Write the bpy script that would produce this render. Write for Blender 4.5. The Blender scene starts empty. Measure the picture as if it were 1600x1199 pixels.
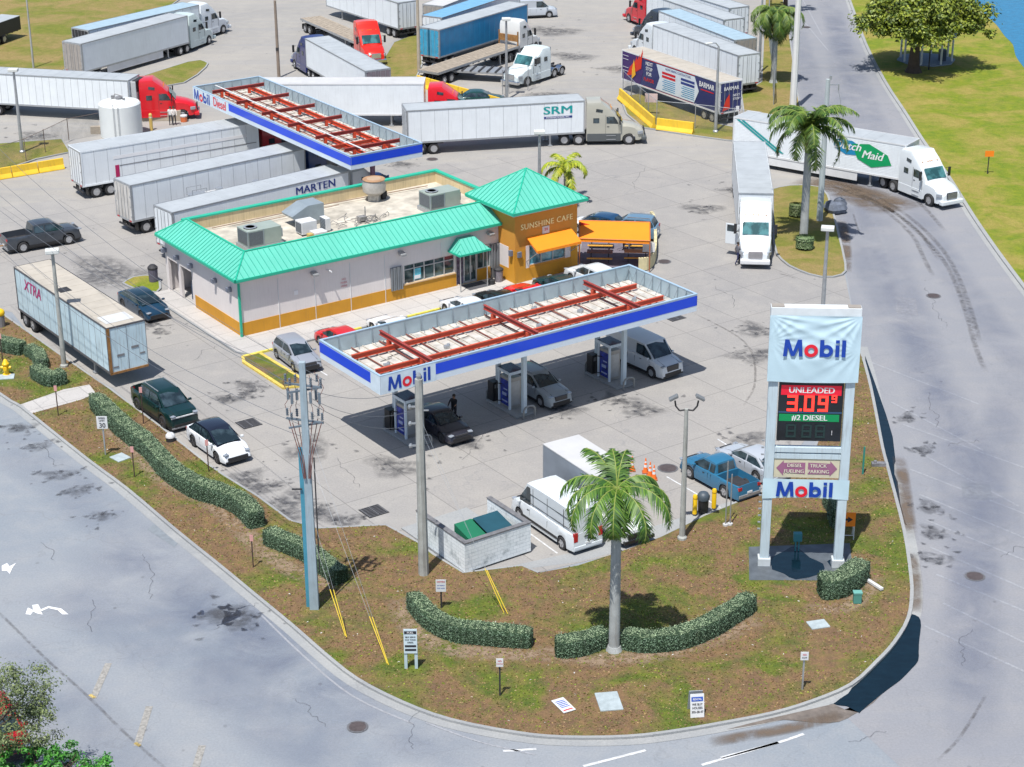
import bpy, bmesh, math, random
from mathutils import Vector, Matrix, noise
random.seed(7)
R=math.radians; PI=math.pi
sc=bpy.context.scene; C=sc.collection
# ---------------- camera (solved from 53 ft trailers, wheelbases and poles) ----------------
F=2948.115; PITCH=.3975368; ROLL=-.005333; HC=46.2677
cd=bpy.data.cameras.new('camera'); cam=bpy.data.objects.new('camera',cd); C.objects.link(cam); sc.camera=cam
cd.sensor_width=36; cd.lens=F/1600*36; cd.clip_start=1; cd.clip_end=2000
cam.matrix_world=Matrix.Translation((0,0,HC))@Matrix.Rotation(PI/2-PITCH,4,'X')@Matrix.Rotation(ROLL,4,'Z')
# ---------------- sky, sun, exposure ----------------
SUN=Vector((-.17,-.40,1)).normalized()
w=bpy.data.worlds.new("World"); sc.world=w; w.use_nodes=True; nt=w.node_tree
bg=nt.nodes['Background']; sky=nt.nodes.new('ShaderNodeTexSky'); sky.sky_type='NISHITA'; sky.sun_disc=False
sky.sun_elevation=math.asin(SUN.z); sky.sun_rotation=math.atan2(SUN.x,SUN.y)
nt.links.new(sky.outputs[0],bg.inputs[0]); bg.inputs[1].default_value=.10
sl=bpy.data.lights.new('sun','SUN'); sl.energy=4.5; sl.angle=R(.5); sl.color=(1,.965,.91)
so=bpy.data.objects.new('sun',sl); C.objects.link(so); so.rotation_euler=SUN.to_track_quat('Z','Y').to_euler()
sc.view_settings.view_transform='Standard'; sc.view_settings.look='None'; sc.view_settings.exposure=.36; sc.view_settings.gamma=1
# ---------------- projection helper: photo pixel -> world point at height z ----------------
def G(px,py,z=0.):
    a=(px-800)/F; b=-(py-599.5)/F; c,s=math.cos(ROLL),math.sin(ROLL)
    x=a*c+b*s; u=-a*s+b*c; p=PITCH
    dy=math.cos(p)+u*math.sin(p); dz=-math.sin(p)+u*math.cos(p); t=(z-HC)/dz
    return Vector((x*t,dy*t,z))
LA=R(34.7); LO=G(379,524); EX=Vector((math.cos(LA),math.sin(LA),0)); EY=Vector((-math.sin(LA),math.cos(LA),0))
def M(u,v,z=0.): return LO+EX*u+EY*v+Vector((0,0,z))
# ---------------- colours and materials ----------------
def lin(c):
    if isinstance(c,str):
        c=[int(c[i:i+2],16)/255 for i in (0,2,4)]
        return tuple(x/12.92 if x<.04045 else ((x+.055)/1.055)**2.4 for x in c)
    return tuple(c)
class NT:
    def __init__(s,m): s.t=m.node_tree; s.n=s.t.nodes; s.l=s.t.links
    def new(s,k,**kw):
        n=s.n.new('ShaderNode'+k)
        for a,b in kw.items():
            if a in n.inputs: n.inputs[a].default_value=b
            else: setattr(n,a,b)
        return n
    def link(s,a,b): s.l.new(a,b)
    def mix(s,f,a,b,bt='MIX'):
        n=s.n.new('ShaderNodeMix'); n.data_type='RGBA'; n.blend_type=bt
        for i,v in ((0,f),(6,a),(7,b)):
            if hasattr(v,'links'): s.l.new(v,n.inputs[i])
            else: n.inputs[i].default_value=v if i==0 else (*v,1)
        return n.outputs[2]
    def ramp(s,f,stops):
        n=s.n.new('ShaderNodeValToRGB'); s.l.new(f,n.inputs[0]); e=n.color_ramp.elements
        while len(e)<len(stops): e.new(.5)
        for q,(p,c) in zip(e,stops):
            q.position=p; q.color=(*c,1) if hasattr(c,'__len__') else (c,c,c,1)
        return n.outputs[0]
    def noise(s,vec,scale,detail=5,rough=.55,dist=0):
        n=s.n.new('ShaderNodeTexNoise'); n.inputs['Scale'].default_value=scale; n.inputs['Detail'].default_value=detail
        n.inputs['Roughness'].default_value=rough; n.inputs['Distortion'].default_value=dist
        s.l.new(vec,n.inputs['Vector']); return n.outputs[0]
    def mapping(s,vec,rot=0,scale=(1,1,1),loc=(0,0,0)):
        n=s.n.new('ShaderNodeMapping'); n.inputs['Rotation'].default_value=(0,0,rot); n.inputs['Scale'].default_value=scale; n.inputs['Location'].default_value=loc
        s.l.new(vec,n.inputs[0]); return n.outputs[0]
MATS={}
def base(name):
    m=bpy.data.materials.new(name); m.use_nodes=True; t=NT(m); b=t.n['Principled BSDF']
    tc=t.new('TexCoord'); return m,t,b,tc.outputs['Object']
def mt(name,col,rough=.5,metal=0.,var=.10,scale=1.5,bump=0.,coat=0.,emit=0.,streak=0.):
    if name in MATS: return MATS[name]
    c=lin(col); m,t,b,o=base(name)
    n=t.noise(o,scale,6,.6); f=t.ramp(n,[(.3,1-var),(.7,1+var*.6)])
    out=t.mix(1.,c,f,'MULTIPLY')
    if streak:
        n2=t.noise(t.mapping(o,0,(9,9,.5)),1.2,5,.65); out=t.mix(t.ramp(n2,[(.5,0.),(.72,streak)]),out,lin('6b5f50'))
    t.link(out,b.inputs['Base Color']); b.inputs['Roughness'].default_value=rough; b.inputs['Metallic'].default_value=metal
    if coat: b.inputs['Coat Weight'].default_value=coat; b.inputs['Coat Roughness'].default_value=.06
    if bump:
        bn=t.new('Bump',Strength=bump); t.link(t.noise(o,scale*12,4),bn.inputs['Height']); t.link(bn.outputs[0],b.inputs['Normal'])
    if emit: t.link(out,b.inputs['Emission Color']); b.inputs['Emission Strength'].default_value=emit
    MATS[name]=m; return m
def paint(col): return mt('paint_'+col,col,.32,.0,.05,.7,0,.6)
white=mt('white_paint',(.64,.65,.66),.45,0,.10,1.,0,.1)
wtrail=mt('trailer_white_sheet',(.74,.78,.81),.4,0,.06,.8,0,.15,0,.12)
wold=mt('trailer_old_sheet',(.52,.66,.73),.5,0,.12,.7,0,0,0,.45)
roofgrey=mt('trailer_roof_grey',(.42,.45,.47),.5,.1,.13,.6)
rooftan=mt('trailer_roof_tan',(.44,.40,.34),.6,0,.15,.6)
roofwhite=mt('trailer_roof_white',(.52,.52,.52),.5,0,.10,.6)
steel=mt('galvanised_steel',(.42,.44,.46),.42,.55,.14,3)
chrome=mt('chrome',(.75,.76,.78),.15,1,.03)
black=mt('black_plastic',(.018,.018,.02),.5,0,.2)
rubber=mt('tyre_rubber',(.028,.028,.03),.8,0,.2,6)
dark=mt('dark_chassis',(.03,.03,.034),.7,0,.3,3)
rimm=mt('wheel_rim',(.55,.56,.58),.35,.6,.08)
rimd=mt('wheel_rim_dark',(.12,.12,.13),.35,.6,.08)
redl=mt('tail_lamp_red',(.45,.01,.015),.25,0,.1,5,0,.5)
headl=mt('headlamp_glass',(.34,.37,.41),.12,.2,.1,9,0,.8)
orange_l=mt('amber_lamp',(.8,.3,.02),.3)
grey=mt('grey_plastic',(.2,.2,.21),.5)
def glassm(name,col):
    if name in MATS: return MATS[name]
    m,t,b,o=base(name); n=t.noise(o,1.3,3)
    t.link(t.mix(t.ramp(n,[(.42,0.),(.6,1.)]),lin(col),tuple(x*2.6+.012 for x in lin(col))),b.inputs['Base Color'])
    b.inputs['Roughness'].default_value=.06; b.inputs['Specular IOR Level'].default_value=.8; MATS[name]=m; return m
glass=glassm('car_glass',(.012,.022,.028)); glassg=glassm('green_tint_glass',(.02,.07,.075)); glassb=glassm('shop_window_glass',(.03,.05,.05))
# ---------------- mesh builder ----------------
class MB:
    def __init__(s,mat=None): s.v=[]; s.f=[]; s.mi=[]; s.M=Matrix.Identity(4); s.k=0
    def add(s,vs,fs):
        o=len(s.v); s.v+=[s.M@Vector(v) for v in vs]; s.f+=[[i+o for i in f] for f in fs]; s.mi+=[s.k]*len(fs); return s
    def box(s,c,d,rz=0,ry=0,rx=0,taper=1.):
        m=Matrix.Translation(c)@Matrix.Rotation(rz,4,'Z')@Matrix.Rotation(ry,4,'Y')@Matrix.Rotation(rx,4,'X')
        x,y,z=d[0]/2,d[1]/2,d[2]/2; t=taper
        return s.add([m@Vector(p) for p in ((-x,-y,-z),(x,-y,-z),(x,y,-z),(-x,y,-z),(-x*t,-y*t,z),(x*t,-y*t,z),(x*t,y*t,z),(-x*t,y*t,z))],
            [(3,2,1,0),(4,5,6,7),(0,1,5,4),(1,2,6,5),(2,3,7,6),(3,0,4,7)])
    def bb(s,x0,x1,y0,y1,z0,z1): return s.box(((x0+x1)/2,(y0+y1)/2,(z0+z1)/2),(x1-x0,y1-y0,z1-z0))
    def cyl(s,p0,p1,r0,r1=None,n=12,cap=True):
        r1=r0 if r1 is None else r1; p0=Vector(p0); p1=Vector(p1); d=(p1-p0).normalized()
        a=d.orthogonal().normalized(); b=d.cross(a); vs=[]
        for p,r in ((p0,r0),(p1,r1)):
            for i in range(n): t=2*PI*i/n; vs.append(p+(a*math.cos(t)+b*math.sin(t))*r)
        fs=[(i,(i+1)%n,n+(i+1)%n,n+i) for i in range(n)]
        if cap: fs+=[tuple(range(n-1,-1,-1)),tuple(range(n,2*n))]
        return s.add(vs,fs)
    def tube(s,ps,r,n=6):
        for a,b in zip(ps,ps[1:]): s.cyl(a,b,r,r,n)
        return s
    def lathe(s,c,prof,n=14):
        vs=[];fs=[]; c=Vector(c)
        for r,z in prof:
            for i in range(n): t=2*PI*i/n; vs.append(c+Vector((r*math.cos(t),r*math.sin(t),z)))
        for k in range(len(prof)-1):
            for i in range(n): fs.append((k*n+i,k*n+(i+1)%n,(k+1)*n+(i+1)%n,(k+1)*n+i))
        fs+=[tuple(range(n-1,-1,-1)),tuple(range((len(prof)-1)*n,len(prof)*n))]
        return s.add(vs,fs)
    def poly(s,ps,z0,z1=None):
        n=len(ps)
        if z1 is None: return s.add([(p[0],p[1],z0) for p in ps],[tuple(range(n))])
        return s.add([(p[0],p[1],z0) for p in ps]+[(p[0],p[1],z1) for p in ps],[tuple(range(n,2*n))]+[(i,(i+1)%n,n+(i+1)%n,n+i) for i in range(n)])
    def quad(s,*ps): return s.add(ps,[tuple(range(len(ps)))])
    def prism(s,ps,y0,y1):   # profile in xz extruded along y
        n=len(ps); return s.add([(p[0],y0,p[1]) for p in ps]+[(p[0],y1,p[1]) for p in ps],[tuple(range(n)),tuple(range(2*n-1,n-1,-1))]+[(i,n+i,n+(i+1)%n,(i+1)%n) for i in range(n)])
    def mesh(s,name,mats,smooth=0,fixn=True):
        me=bpy.data.meshes.new(name); me.from_pydata([tuple(v) for v in s.v],[],s.f)
        for m in (mats if isinstance(mats,(list,tuple)) else [mats]): me.materials.append(m)
        me.polygons.foreach_set('material_index',s.mi)
        if fixn:
            b=bmesh.new(); b.from_mesh(me); bmesh.ops.recalc_face_normals(b,faces=b.faces); b.to_mesh(me); b.free()
        if smooth:
            me.polygons.foreach_set('use_smooth',[True]*len(me.polygons))
            try: me.set_sharp_from_angle(angle=R(smooth))
            except Exception: pass
        return me
    def part(s,name,mats,parent=None,smooth=0,bevel=0,label=None,fixn=True):
        o=bpy.data.objects.new(name,s.mesh(name,mats,smooth,fixn)); C.objects.link(o)
        if parent: o.parent=parent
        if bevel:
            b=o.modifiers.new('bevel','BEVEL'); b.width=bevel; b.segments=2; b.limit_method='ANGLE'; b.angle_limit=R(35)
        if label: o['label']=label
        return o
def tag(o,label,cat,group=None,kind=None):
    if label: o['label']=label
    if cat: o['category']=cat
    if group: o['group']=group
    if kind: o['kind']=kind
    return o
def thing(name,label,cat,loc=(0,0,0),rz=0,group=None):
    o=bpy.data.objects.new(name,None); C.objects.link(o); o.location=loc; o.rotation_euler=(0,0,rz); o.empty_display_size=.3
    return tag(o,label,cat,group)
def struct(o): o['kind']='structure'; return o
def copytree(o,parent=None):
    c=o.copy(); C.objects.link(c)
    if parent: c.parent=parent
    for ch in o.children: copytree(ch,c)
    return c
_txt={}
def text(s,size,mat,name='lettering',parent=None,M4=None,bold=.0,sx=1.,align='CENTER',space=1.,shear=0):
    cu=bpy.data.curves.new('t','FONT'); cu.body=s; cu.size=size; cu.align_x=align; cu.align_y='CENTER'; cu.offset=0; cu.space_character=space; cu.shear=shear; cu.resolution_u=3
    o=bpy.data.objects.new('t',cu); C.objects.link(o); bpy.context.view_layer.update()
    me=bpy.data.meshes.new_from_object(o); bpy.data.objects.remove(o); me.name=name; me.materials.clear(); me.materials.append(mat)
    if bold:
        bb=bmesh.new(); 
        for k,dx in enumerate((0,-.012,.012,-.022,.022)):
            m2=me.copy(); m2.transform(Matrix.Translation((dx*size,0,.0006*k))); bb.from_mesh(m2); bpy.data.meshes.remove(m2)
        bb.to_mesh(me); bb.free()
    if M4 is None: M4=Matrix.Identity(4)
    me.transform(M4@Matrix.Diagonal((sx,1,1,1)))
    q=bpy.data.objects.new(name,me); C.objects.link(q)
    if parent: q.parent=parent
    return q
def wallM(p,nx,ny):   # text plane: faces (nx,ny), x to the viewer's right
    n=Vector((nx,ny,0)).normalized(); x=Vector((-n.y,n.x,0))
    m=Matrix.Identity(4)
    for i in range(3): m[i][0]=x[i]; m[i][1]=(0,0,1)[i]; m[i][2]=n[i]; m[i][3]=p[i]
    return m
# ---------------- ground materials ----------------
def ground_mat(name,c1,c2,c3,joints=None,tracks=0.,rot=0,stain=.5):
    m,t,b,o=base(name)
    n1=t.noise(o,.045,5,.6,.4); n2=t.noise(o,.6,6,.65); n3=t.noise(o,9.,3,.7)
    col=t.mix(t.ramp(n1,[(.35,0.),(.65,1.)]),lin(c1),lin(c2)); col=t.mix(t.ramp(n2,[(.45,0.),(.75,.55)]),col,lin(c3))
    col=t.mix(.55,col,t.mix(1.,col,t.ramp(n3,[(.3,.80),(.7,1.16)]),'MULTIPLY'))
    n4=t.noise(t.mapping(o,0,(1,1.2,1)),.28,8,.75,.8); col=t.mix(t.ramp(n4,[(.60,0.),(.72,stain)]),col,lin('6f7074'))
    if tracks:
        n5=t.noise(t.mapping(o,rot,(.02,1.1,1)),1.,5,.6); col=t.mix(t.ramp(n5,[(.45,0.),(.68,tracks)]),col,lin('82868f'))
    vo=t.new('TexVoronoi',Scale=.8); t.link(t.mapping(o,.4,(1,.8,1)),vo.inputs[0])
    sp=t.ramp(vo.outputs['Distance'],[(.045,1.),(.10,0.)]); spn=t.ramp(t.noise(o,.16,3),[(.50,0.),(.62,.55)])
    mm=t.new('Math',operation='MULTIPLY'); t.link(sp,mm.inputs[0]); t.link(spn,mm.inputs[1]); col=t.mix(mm.outputs[0],col,lin('4c4c50'))
    # wandering hairline cracks
    v2=t.new('TexVoronoi',feature='DISTANCE_TO_EDGE',Scale=.11); wn=t.new('TexNoise',Scale=.5,Detail=5.)
    t.link(o,wn.inputs['Vector']); va=t.new('VectorMath',operation='MULTIPLY_ADD'); t.link(wn.outputs['Color'],va.inputs[0]); va.inputs[1].default_value=(5,5,0); t.link(o,va.inputs[2]); t.link(va.outputs[0],v2.inputs['Vector'])
    col=t.mix(t.ramp(v2.outputs[0],[(.0,.30),(.006,0.)]),col,lin('707276'))
    if joints:
        br=t.new('TexBrick',offset=0.,squash=1.); br.inputs['Scale'].default_value=1.; br.inputs['Mortar Size'].default_value=.028; br.inputs['Brick Width'].default_value=joints; br.inputs['Row Height'].default_value=joints
        br.inputs['Color1'].default_value=(1,1,1,1); br.inputs['Color2'].default_value=(.93,.93,.94,1); br.inputs['Mortar'].default_value=(.64,.64,.65,1)
        t.link(t.mapping(o,-LA,(1,1,1)),br.inputs['Vector']); col=t.mix(1.,col,br.outputs['Color'],'MULTIPLY')
    t.link(col,b.inputs['Base Color']); b.inputs['Roughness'].default_value=.85
    bn=t.new('Bump',Strength=.25,Distance=.02); t.link(n3,bn.inputs['Height']); t.link(bn.outputs[0],b.inputs['Normal']); return m
road_m=ground_mat('road_asphalt',(.205,.235,.270),(.265,.28,.30),(.30,.305,.31),None,.24,R(52),.10)
lot_m=ground_mat('lot_concrete',(.325,.308,.285),(.270,.262,.255),(.365,.345,.315),4.55,0,0,.34)
yard_m=ground_mat('yard_concrete',(.335,.315,.285),(.275,.265,.25),(.375,.35,.31),None,.26,R(-20),.38)
eastroad_m=ground_mat('east_road_asphalt',(.245,.248,.265),(.21,.22,.245),(.28,.275,.278),None,.24,R(-84),.10)
walk_m=ground_mat('walk_concrete',(.46,.44,.42),(.40,.385,.37),(.50,.48,.46),1.6,0,0,.12)
curb_m=ground_mat('kerb_concrete',(.31,.32,.32),(.25,.26,.27),(.36,.36,.35),None,0,0,.4)
def grass_mat(name,g1,g2,b1,b2,lo=.4,hi=.6):
    m,t,b,o=base(name)
    n1=t.noise(o,.22,6,.6,.6); n2=t.noise(o,1.3,5,.7); n3=t.noise(o,14,4,.8)
    gr=t.mix(t.ramp(n2,[(.35,0.),(.65,1.)]),lin(g1),lin(g2)); br=t.mix(t.ramp(n2,[(.3,0.),(.7,1.)]),lin(b1),lin(b2))
    col=t.mix(t.ramp(n1,[(lo,0.),(hi,1.)]),gr,br)
    n4=t.noise(o,3.3,4,.7); col=t.mix(t.ramp(n4,[(.5,0.),(.7,.6)]),col,gr)
    col=t.mix(1.,col,t.ramp(n3,[(.3,.55),(.5,1.),(.72,1.45)]),'MULTIPLY'); n5=t.noise(o,38,2,.8)
    col=t.mix(t.ramp(n5,[(.68,0.),(.75,.5)]),col,lin('c9b48a'))
    t.link(col,b.inputs['Base Color']); b.inputs['Roughness'].default_value=.95
    bn=t.new('Bump',Strength=.9,Distance=.05); t.link(n3,bn.inputs['Height']); t.link(bn.outputs[0],b.inputs['Normal']); return m
dry_m=grass_mat('dry_grass',(.060,.095,.010),(.125,.150,.014),(.135,.080,.048),(.215,.130,.058),.40,.53)
field_m=grass_mat('field_grass',(.11,.17,.004),(.19,.22,.006),(.23,.195,.03),(.30,.245,.06),.42,.60)
lush_m=grass_mat('lush_grass',(.11,.14,.012),(.17,.175,.02),(.22,.165,.05),(.28,.20,.08),.38,.60)
mulch_m=mt('gravel_mulch',(.34,.27,.22),.95,0,.7,9,1.)
def water_mat(name,col,rough=.06):
    m,t,b,o=base(name); n=t.noise(t.mapping(o,0,(1,2.2,1)),1.2,5,.6); t.link(t.mix(t.ramp(n,[(.4,0.),(.65,1.)]),lin(col),tuple(x*1.35 for x in lin(col))),b.inputs['Base Color'])
    b.inputs['Roughness'].default_value=rough; bn=t.new('Bump',Strength=.12,Distance=.1); t.link(n,bn.inputs['Height']); t.link(bn.outputs[0],b.inputs['Normal']); return m
lake_m=water_mat('lake_water',(.005,.13,.26),.25); puddle_m=water_mat('puddle_water',(.003,.011,.018),.05)
leaf_cache={}
def leafm(name,c1,c2,tr=.25):
    if name in leaf_cache: return leaf_cache[name]
    m,t,b,o=base(name); oi=t.new('ObjectInfo'); g=t.new('NewGeometry')
    pc=t.mix(t.ramp(g.outputs['Random Per Island'],[(.1,0.),(.9,1.)]),lin(c1),lin(c2)); pc=t.mix(1.,pc,t.ramp(t.noise(o,1.1,5,.7),[(.30,.62),(.62,1.22)]),'MULTIPLY')
    if name.startswith('hedge'): pc=t.mix(t.ramp(t.noise(o,2.3,4,.7),[(.60,0.),(.72,.55)]),pc,(.13,.11,.05))
    t.link(pc,b.inputs['Base Color']); b.inputs['Roughness'].default_value=.55
    b.inputs['Subsurface Weight'].default_value=0; leaf_cache[name]=m; return m
# =====================================================================  THE SETTING
def P(*pts): return [G(*p) for p in pts]
def sheet(name,pts,z,mat,sub=None):
    b=MB(); b.poly([(p[0],p[1]) for p in pts],z); o=b.part(name,mat,fixn=False)
    me=o.data; bmm=bmesh.new(); bmm.from_mesh(me); bmesh.ops.triangulate(bmm,faces=bmm.faces)
    for f in bmm.faces:
        f.normal_update()
        if f.normal.z<0: f.normal_flip()
    bmm.to_mesh(me); bmm.free(); return struct(o)
MB().poly([(-700,-200),(700,-200),(700,900),(-700,900)],0).part('road',road_m,fixn=False)['kind']='structure'
EAST=P((1345,545),(1350,600),(1400,800),(1430,960),(1380,1060),(1300,1110))
sheet('east_road',[G(1325,436),G(1342,545)]+EAST+[G(1500,1300),G(2000,1300),G(2100,600),G(1640,500),G(1490,280),G(1335,0),Vector((31,420,0)),Vector((23,420,0)),G(1215,0),G(1260,290),G(1318,420)],.004,eastroad_m)
LOT=P((-500,380),(20,480),(60,530),(175,600),(345,742),(420,795),(500,827),(600,822),(660,850),(720,895),(830,897),(1040,850),(1190,775),(1300,640),(1342,545),(1322,436),(1280,437),(1225,412),(1210,290))
sheet('yard_pavement',P((-500,420),(-500,130),(-300,-150),(1215,-60),(1222,200),(1300,292),(1210,300),(1216,330),(900,310),(500,300),(120,420)),.008,yard_m)
sheet('lot_pavement',LOT+P((1000,225),(700,255),(130,300)),.012,lot_m)
def curb(name,pts,wd=.17,z=.13,mat=None,closed=False,gutter=0,side=1):
    n=len(pts); b=MB(); L=[];Rr=[];Gt=[]
    for i in range(n):
        a=pts[(i-1)%n] if (closed or i>0) else pts[i]; c=pts[(i+1)%n] if (closed or i<n-1) else pts[i]
        d=(c-a); d.z=0; d.normalize(); nn=Vector((-d.y,d.x,0))*side; p=pts[i]
        L.append(p); Rr.append(p+nn*wd); Gt.append(p+nn*(wd+gutter))
    m=n if closed else n-1
    for i in range(m):
        j=(i+1)%n
        q=[(*L[i][:2],0),(*L[j][:2],0),(*Rr[j][:2],0),(*Rr[i][:2],0),(*L[i][:2],z),(*L[j][:2],z),(*Rr[j][:2],z),(*Rr[i][:2],z)]
        b.add(q,[(4,5,6,7),(0,1,5,4),(3,7,6,2)])
    if gutter:
        for i in range(m):
            j=(i+1)%n; b.add([(*Rr[i][:2],.02),(*Rr[j][:2],.02),(*Gt[j][:2],.014),(*Gt[i][:2],.014)],[(0,1,2,3)])
    return struct(b.part(name,mat or curb_m,smooth=30))
def smooth(pts,k=3):
    out=[]; n=len(pts)
    for i in range(n-1):
        p0=pts[max(i-1,0)];p1=pts[i];p2=pts[i+1];p3=pts[min(i+2,n-1)]
        for s in range(k):
            t=s/k; out.append(.5*((2*p1)+(p2-p0)*t+(2*p0-5*p1+4*p2-p3)*t*t+(3*p1-p0-3*p2+p3)*t**3))
    return out+[pts[-1]]
def inset_edge(pts,dz=.0): return pts
# --- front corner island
roadside=smooth([G(*p) for p in ((-120,515),(0,607),(32,627),(50,641),(137,712),(200,760),(275,825),(342,880),(400,929),(457,977),(505,1020),(555,1060),(625,1097),(700,1125),(800,1146),(875,1154),(975,1154),(1050,1146),(1125,1134),(1200,1120),(1262,1102),(1322,1077),(1362,1042),(1390,1012),(1412,975),(1418,937),(1416,900),(1407,837),(1385,747),(1375,707),(1365,650),(1355,600),(1341,548))])
inner=[G(*p) for p in ((1334,552),(1322,600),(1300,640),(1275,705),(1245,745),(1190,776),(1100,812),(1030,845),(970,866),(900,888),(837,899),(812,888),(720,898),(672,868),(650,850),(600,822),(495,826),(450,813),(400,775),(345,740),(320,722),(250,665),(172,605),(88,546),(0,482),(-120,395))]
ISL=roadside+inner
sheet('corner_lawn',ISL,.12,dry_m)
curb('kerb',roadside,.18,.135,None,False,.45,-1)
curb('kerb',inner[-16:],.14,.13,None,False,0,-1)
curb('kerb',inner[:9],.14,.13,None,False,0,-1)
sheet('footpath',P((32,627),(50,641),(128,620),(150,611),(140,597),(100,604)),.128,walk_m)
# concrete strip behind the kerb stops
sheet('service_pad',P((815,890),(900,880),(1040,845),(1182,787),(1190,776),(1170,778),(1030,822),(887,866),(800,884)),.016,curb_m)
def isl(name,px,mat,cm=None,z=.12,k=2,kz=.135,cw=.16):
    pts=[G(*p) for p in px]; pts=smooth(pts+[pts[0]],k)[:-1] if k>1 else pts
    sheet(name,pts,z,mat)
    ar=sum(pts[i].x*pts[(i+1)%len(pts)].y-pts[(i+1)%len(pts)].x*pts[i].y for i in range(len(pts)))
    curb('kerb',pts,cw,kz,cm,True,0,-1 if ar>0 else 1); return pts
yel_curb=mt('yellow_kerb_paint',(.62,.47,.10),.7,0,.25,3)
isl('palm_lawn',((1212,302),(1238,297),(1285,300),(1300,330),(1310,370),(1321,420),(1316,436),(1285,439),(1250,428),(1225,412),(1213,385)),lush_m)
FIELD=smooth([G(*p) for p in ((1325,-15),(1335,5),(1360,75),(1390,135),(1420,182),(1450,230),(1487,283),(1525,345),(1562,400),(1600,452),(1680,560))])
sheet('field_lawn',FIELD+[Vector((120,100,0)),Vector((200,150,0)),Vector((200,430,0)),Vector((38,430,0))],.12,field_m)
curb('kerb',FIELD,.3,.135,None,False,.35,-1)
sheet('lake',smooth([G(*p) for p in ((1490,-60),(1522,0),(1545,32),(1562,48),(1575,66),(1588,80),(1592,97),(1604,115),(1640,160))])+[Vector((190,190,0)),Vector((190,400,0)),Vector((50,400,0))],.131,lake_m)
isl('yard_lawn',((-200,-90),(330,-70),(290,-8),(200,55),(103,104),(-100,100),(-250,60)),lush_m,None,.12,1)
isl('yard_lawn',((200,124),(300,93),(325,93),(326,101),(292,125),(240,130)),lush_m)
isl('fence_lawn',((-60,222),(100,212),(112,232),(60,242),(0,262),(-60,262)),lush_m,None,.12,1)
isl('fence_lawn',((975,155),(1010,150),(1130,200),(1192,214),(1192,229),(1140,224),(1080,215),(1010,203),(985,182)),lush_m,None,.12,1)
isl('pole_lawn',((622,66),(660,52),(664,100),(655,120),(600,120),(606,92)),lush_m,None,.12,1)
isl('verge_lawn',((1164,152),(1196,134),(1200,60),(1205,-40),(1222,-40),(1238,60),(1249,150),(1256,188),(1205,190),(1168,182)),lush_m,None,.12,1)
isl('cafe_lawn',((196,438),(212,429),(244,428),(250,440),(246,452),(215,447)),field_m)
isl('parking_lawn',((382,556),(405,551),(470,592),(468,601),(446,604),(384,563)),dry_m,yel_curb,.12,1,.15,.22)
# --- cafe walkway, raised
ws=[M(-1.5,11.4),M(-1.5,-2.2),M(-1.0,-3.1),M(27.5,-3.1),M(27.5,-1),M(20,1),M(1,1),M(1,11.4)]
sheet('walkway',ws,.12,walk_m); curb('kerb',[M(-1.5,11.4),M(-1.5,-2.2),M(-1.0,-3.1),M(27.5,-3.1),M(27.5,-2)],.15,.125,None,False,0,-1)
ym=mt('yellow_paint',(.70,.60,.10),.6,0,.25,4); wm=mt('road_white_paint',(.56,.57,.58),.7,0,.3,5); wfaint=mt('worn_white_paint',(.29,.30,.325),.8,0,.25,6)
def strip(b,a,c,wd,z):
    d=(c-a); d.z=0; L=d.length; d.normalize(); n=Vector((-d.y,d.x,0))*wd/2
    b.quad((*(a-n)[:2],z),(*(c-n)[:2],z),(*(c+n)[:2],z),(*(a+n)[:2],z))
def marks(name,mat,segs,wd,z=.02,n=1):
    b=MB()
    for s in segs:
        pts=[G(*p) for p in s]
        if len(pts)>2: pts=smooth(pts,4)
        for a,c in zip(pts,pts[1:]): strip(b,a,c,wd,z)
    return struct(b.part(name,mat,fixn=False))
def fadeobj(name,mat,vs,fs,al):
    me=bpy.data.meshes.new(name); me.from_pydata(vs,[],fs); me.materials.append(mat); at=me.attributes.new('fade','FLOAT','POINT'); at.data.foreach_set('value',al)
    o=bpy.data.objects.new(name,me); C.objects.link(o); return struct(o)
def softmarks(name,mat,segs,wd,z=.02):
    for k,s in enumerate(segs):
        pts=smooth([G(*p) for p in s],6); n=len(pts); vs=[];fs=[];al=[]
        for i,p in enumerate(pts):
            d=pts[min(i+1,n-1)]-pts[max(i-1,0)]; d.z=0; d.normalize(); nn=Vector((-d.y,d.x,0))*wd/2; e=min(1,i/3,(n-1-i)/3)
            for u,f in ((-1,0),(-.5,.8),(0,1),(.5,.8),(1,0)): vs.append((*(p+nn*u)[:2],z+.0008*k)); al.append(f*e)
        for i in range(n-1):
            for j in range(4): fs.append((i*5+j,i*5+j+1,(i+1)*5+j+1,(i+1)*5+j))
        fadeobj(name,mat,vs,fs,al)
def softblob(vs,fs,al,c,rx,ry,rot,z):
    o=len(vs); N=16; vs.append((c.x,c.y,z)); al.append(1.)
    for q,f in ((.35,.9),(.7,.55),(1.,0.)):
        for i in range(N):
            t=2*PI*i/N; k=q*(1+.2*math.sin(3*t+rot)+.12*math.sin(5*t)); x,y=rx*k*math.cos(t),ry*k*math.sin(t); vs.append((c.x+x*math.cos(rot)-y*math.sin(rot),c.y+x*math.sin(rot)+y*math.cos(rot),z)); al.append(f)
    for i in range(N): fs.append((o,o+1+i,o+1+(i+1)%N))
    for r in range(2):
        for i in range(N): a=o+1+r*N; fs.append((a+i,a+N+i,a+N+(i+1)%N,a+(i+1)%N))
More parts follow.
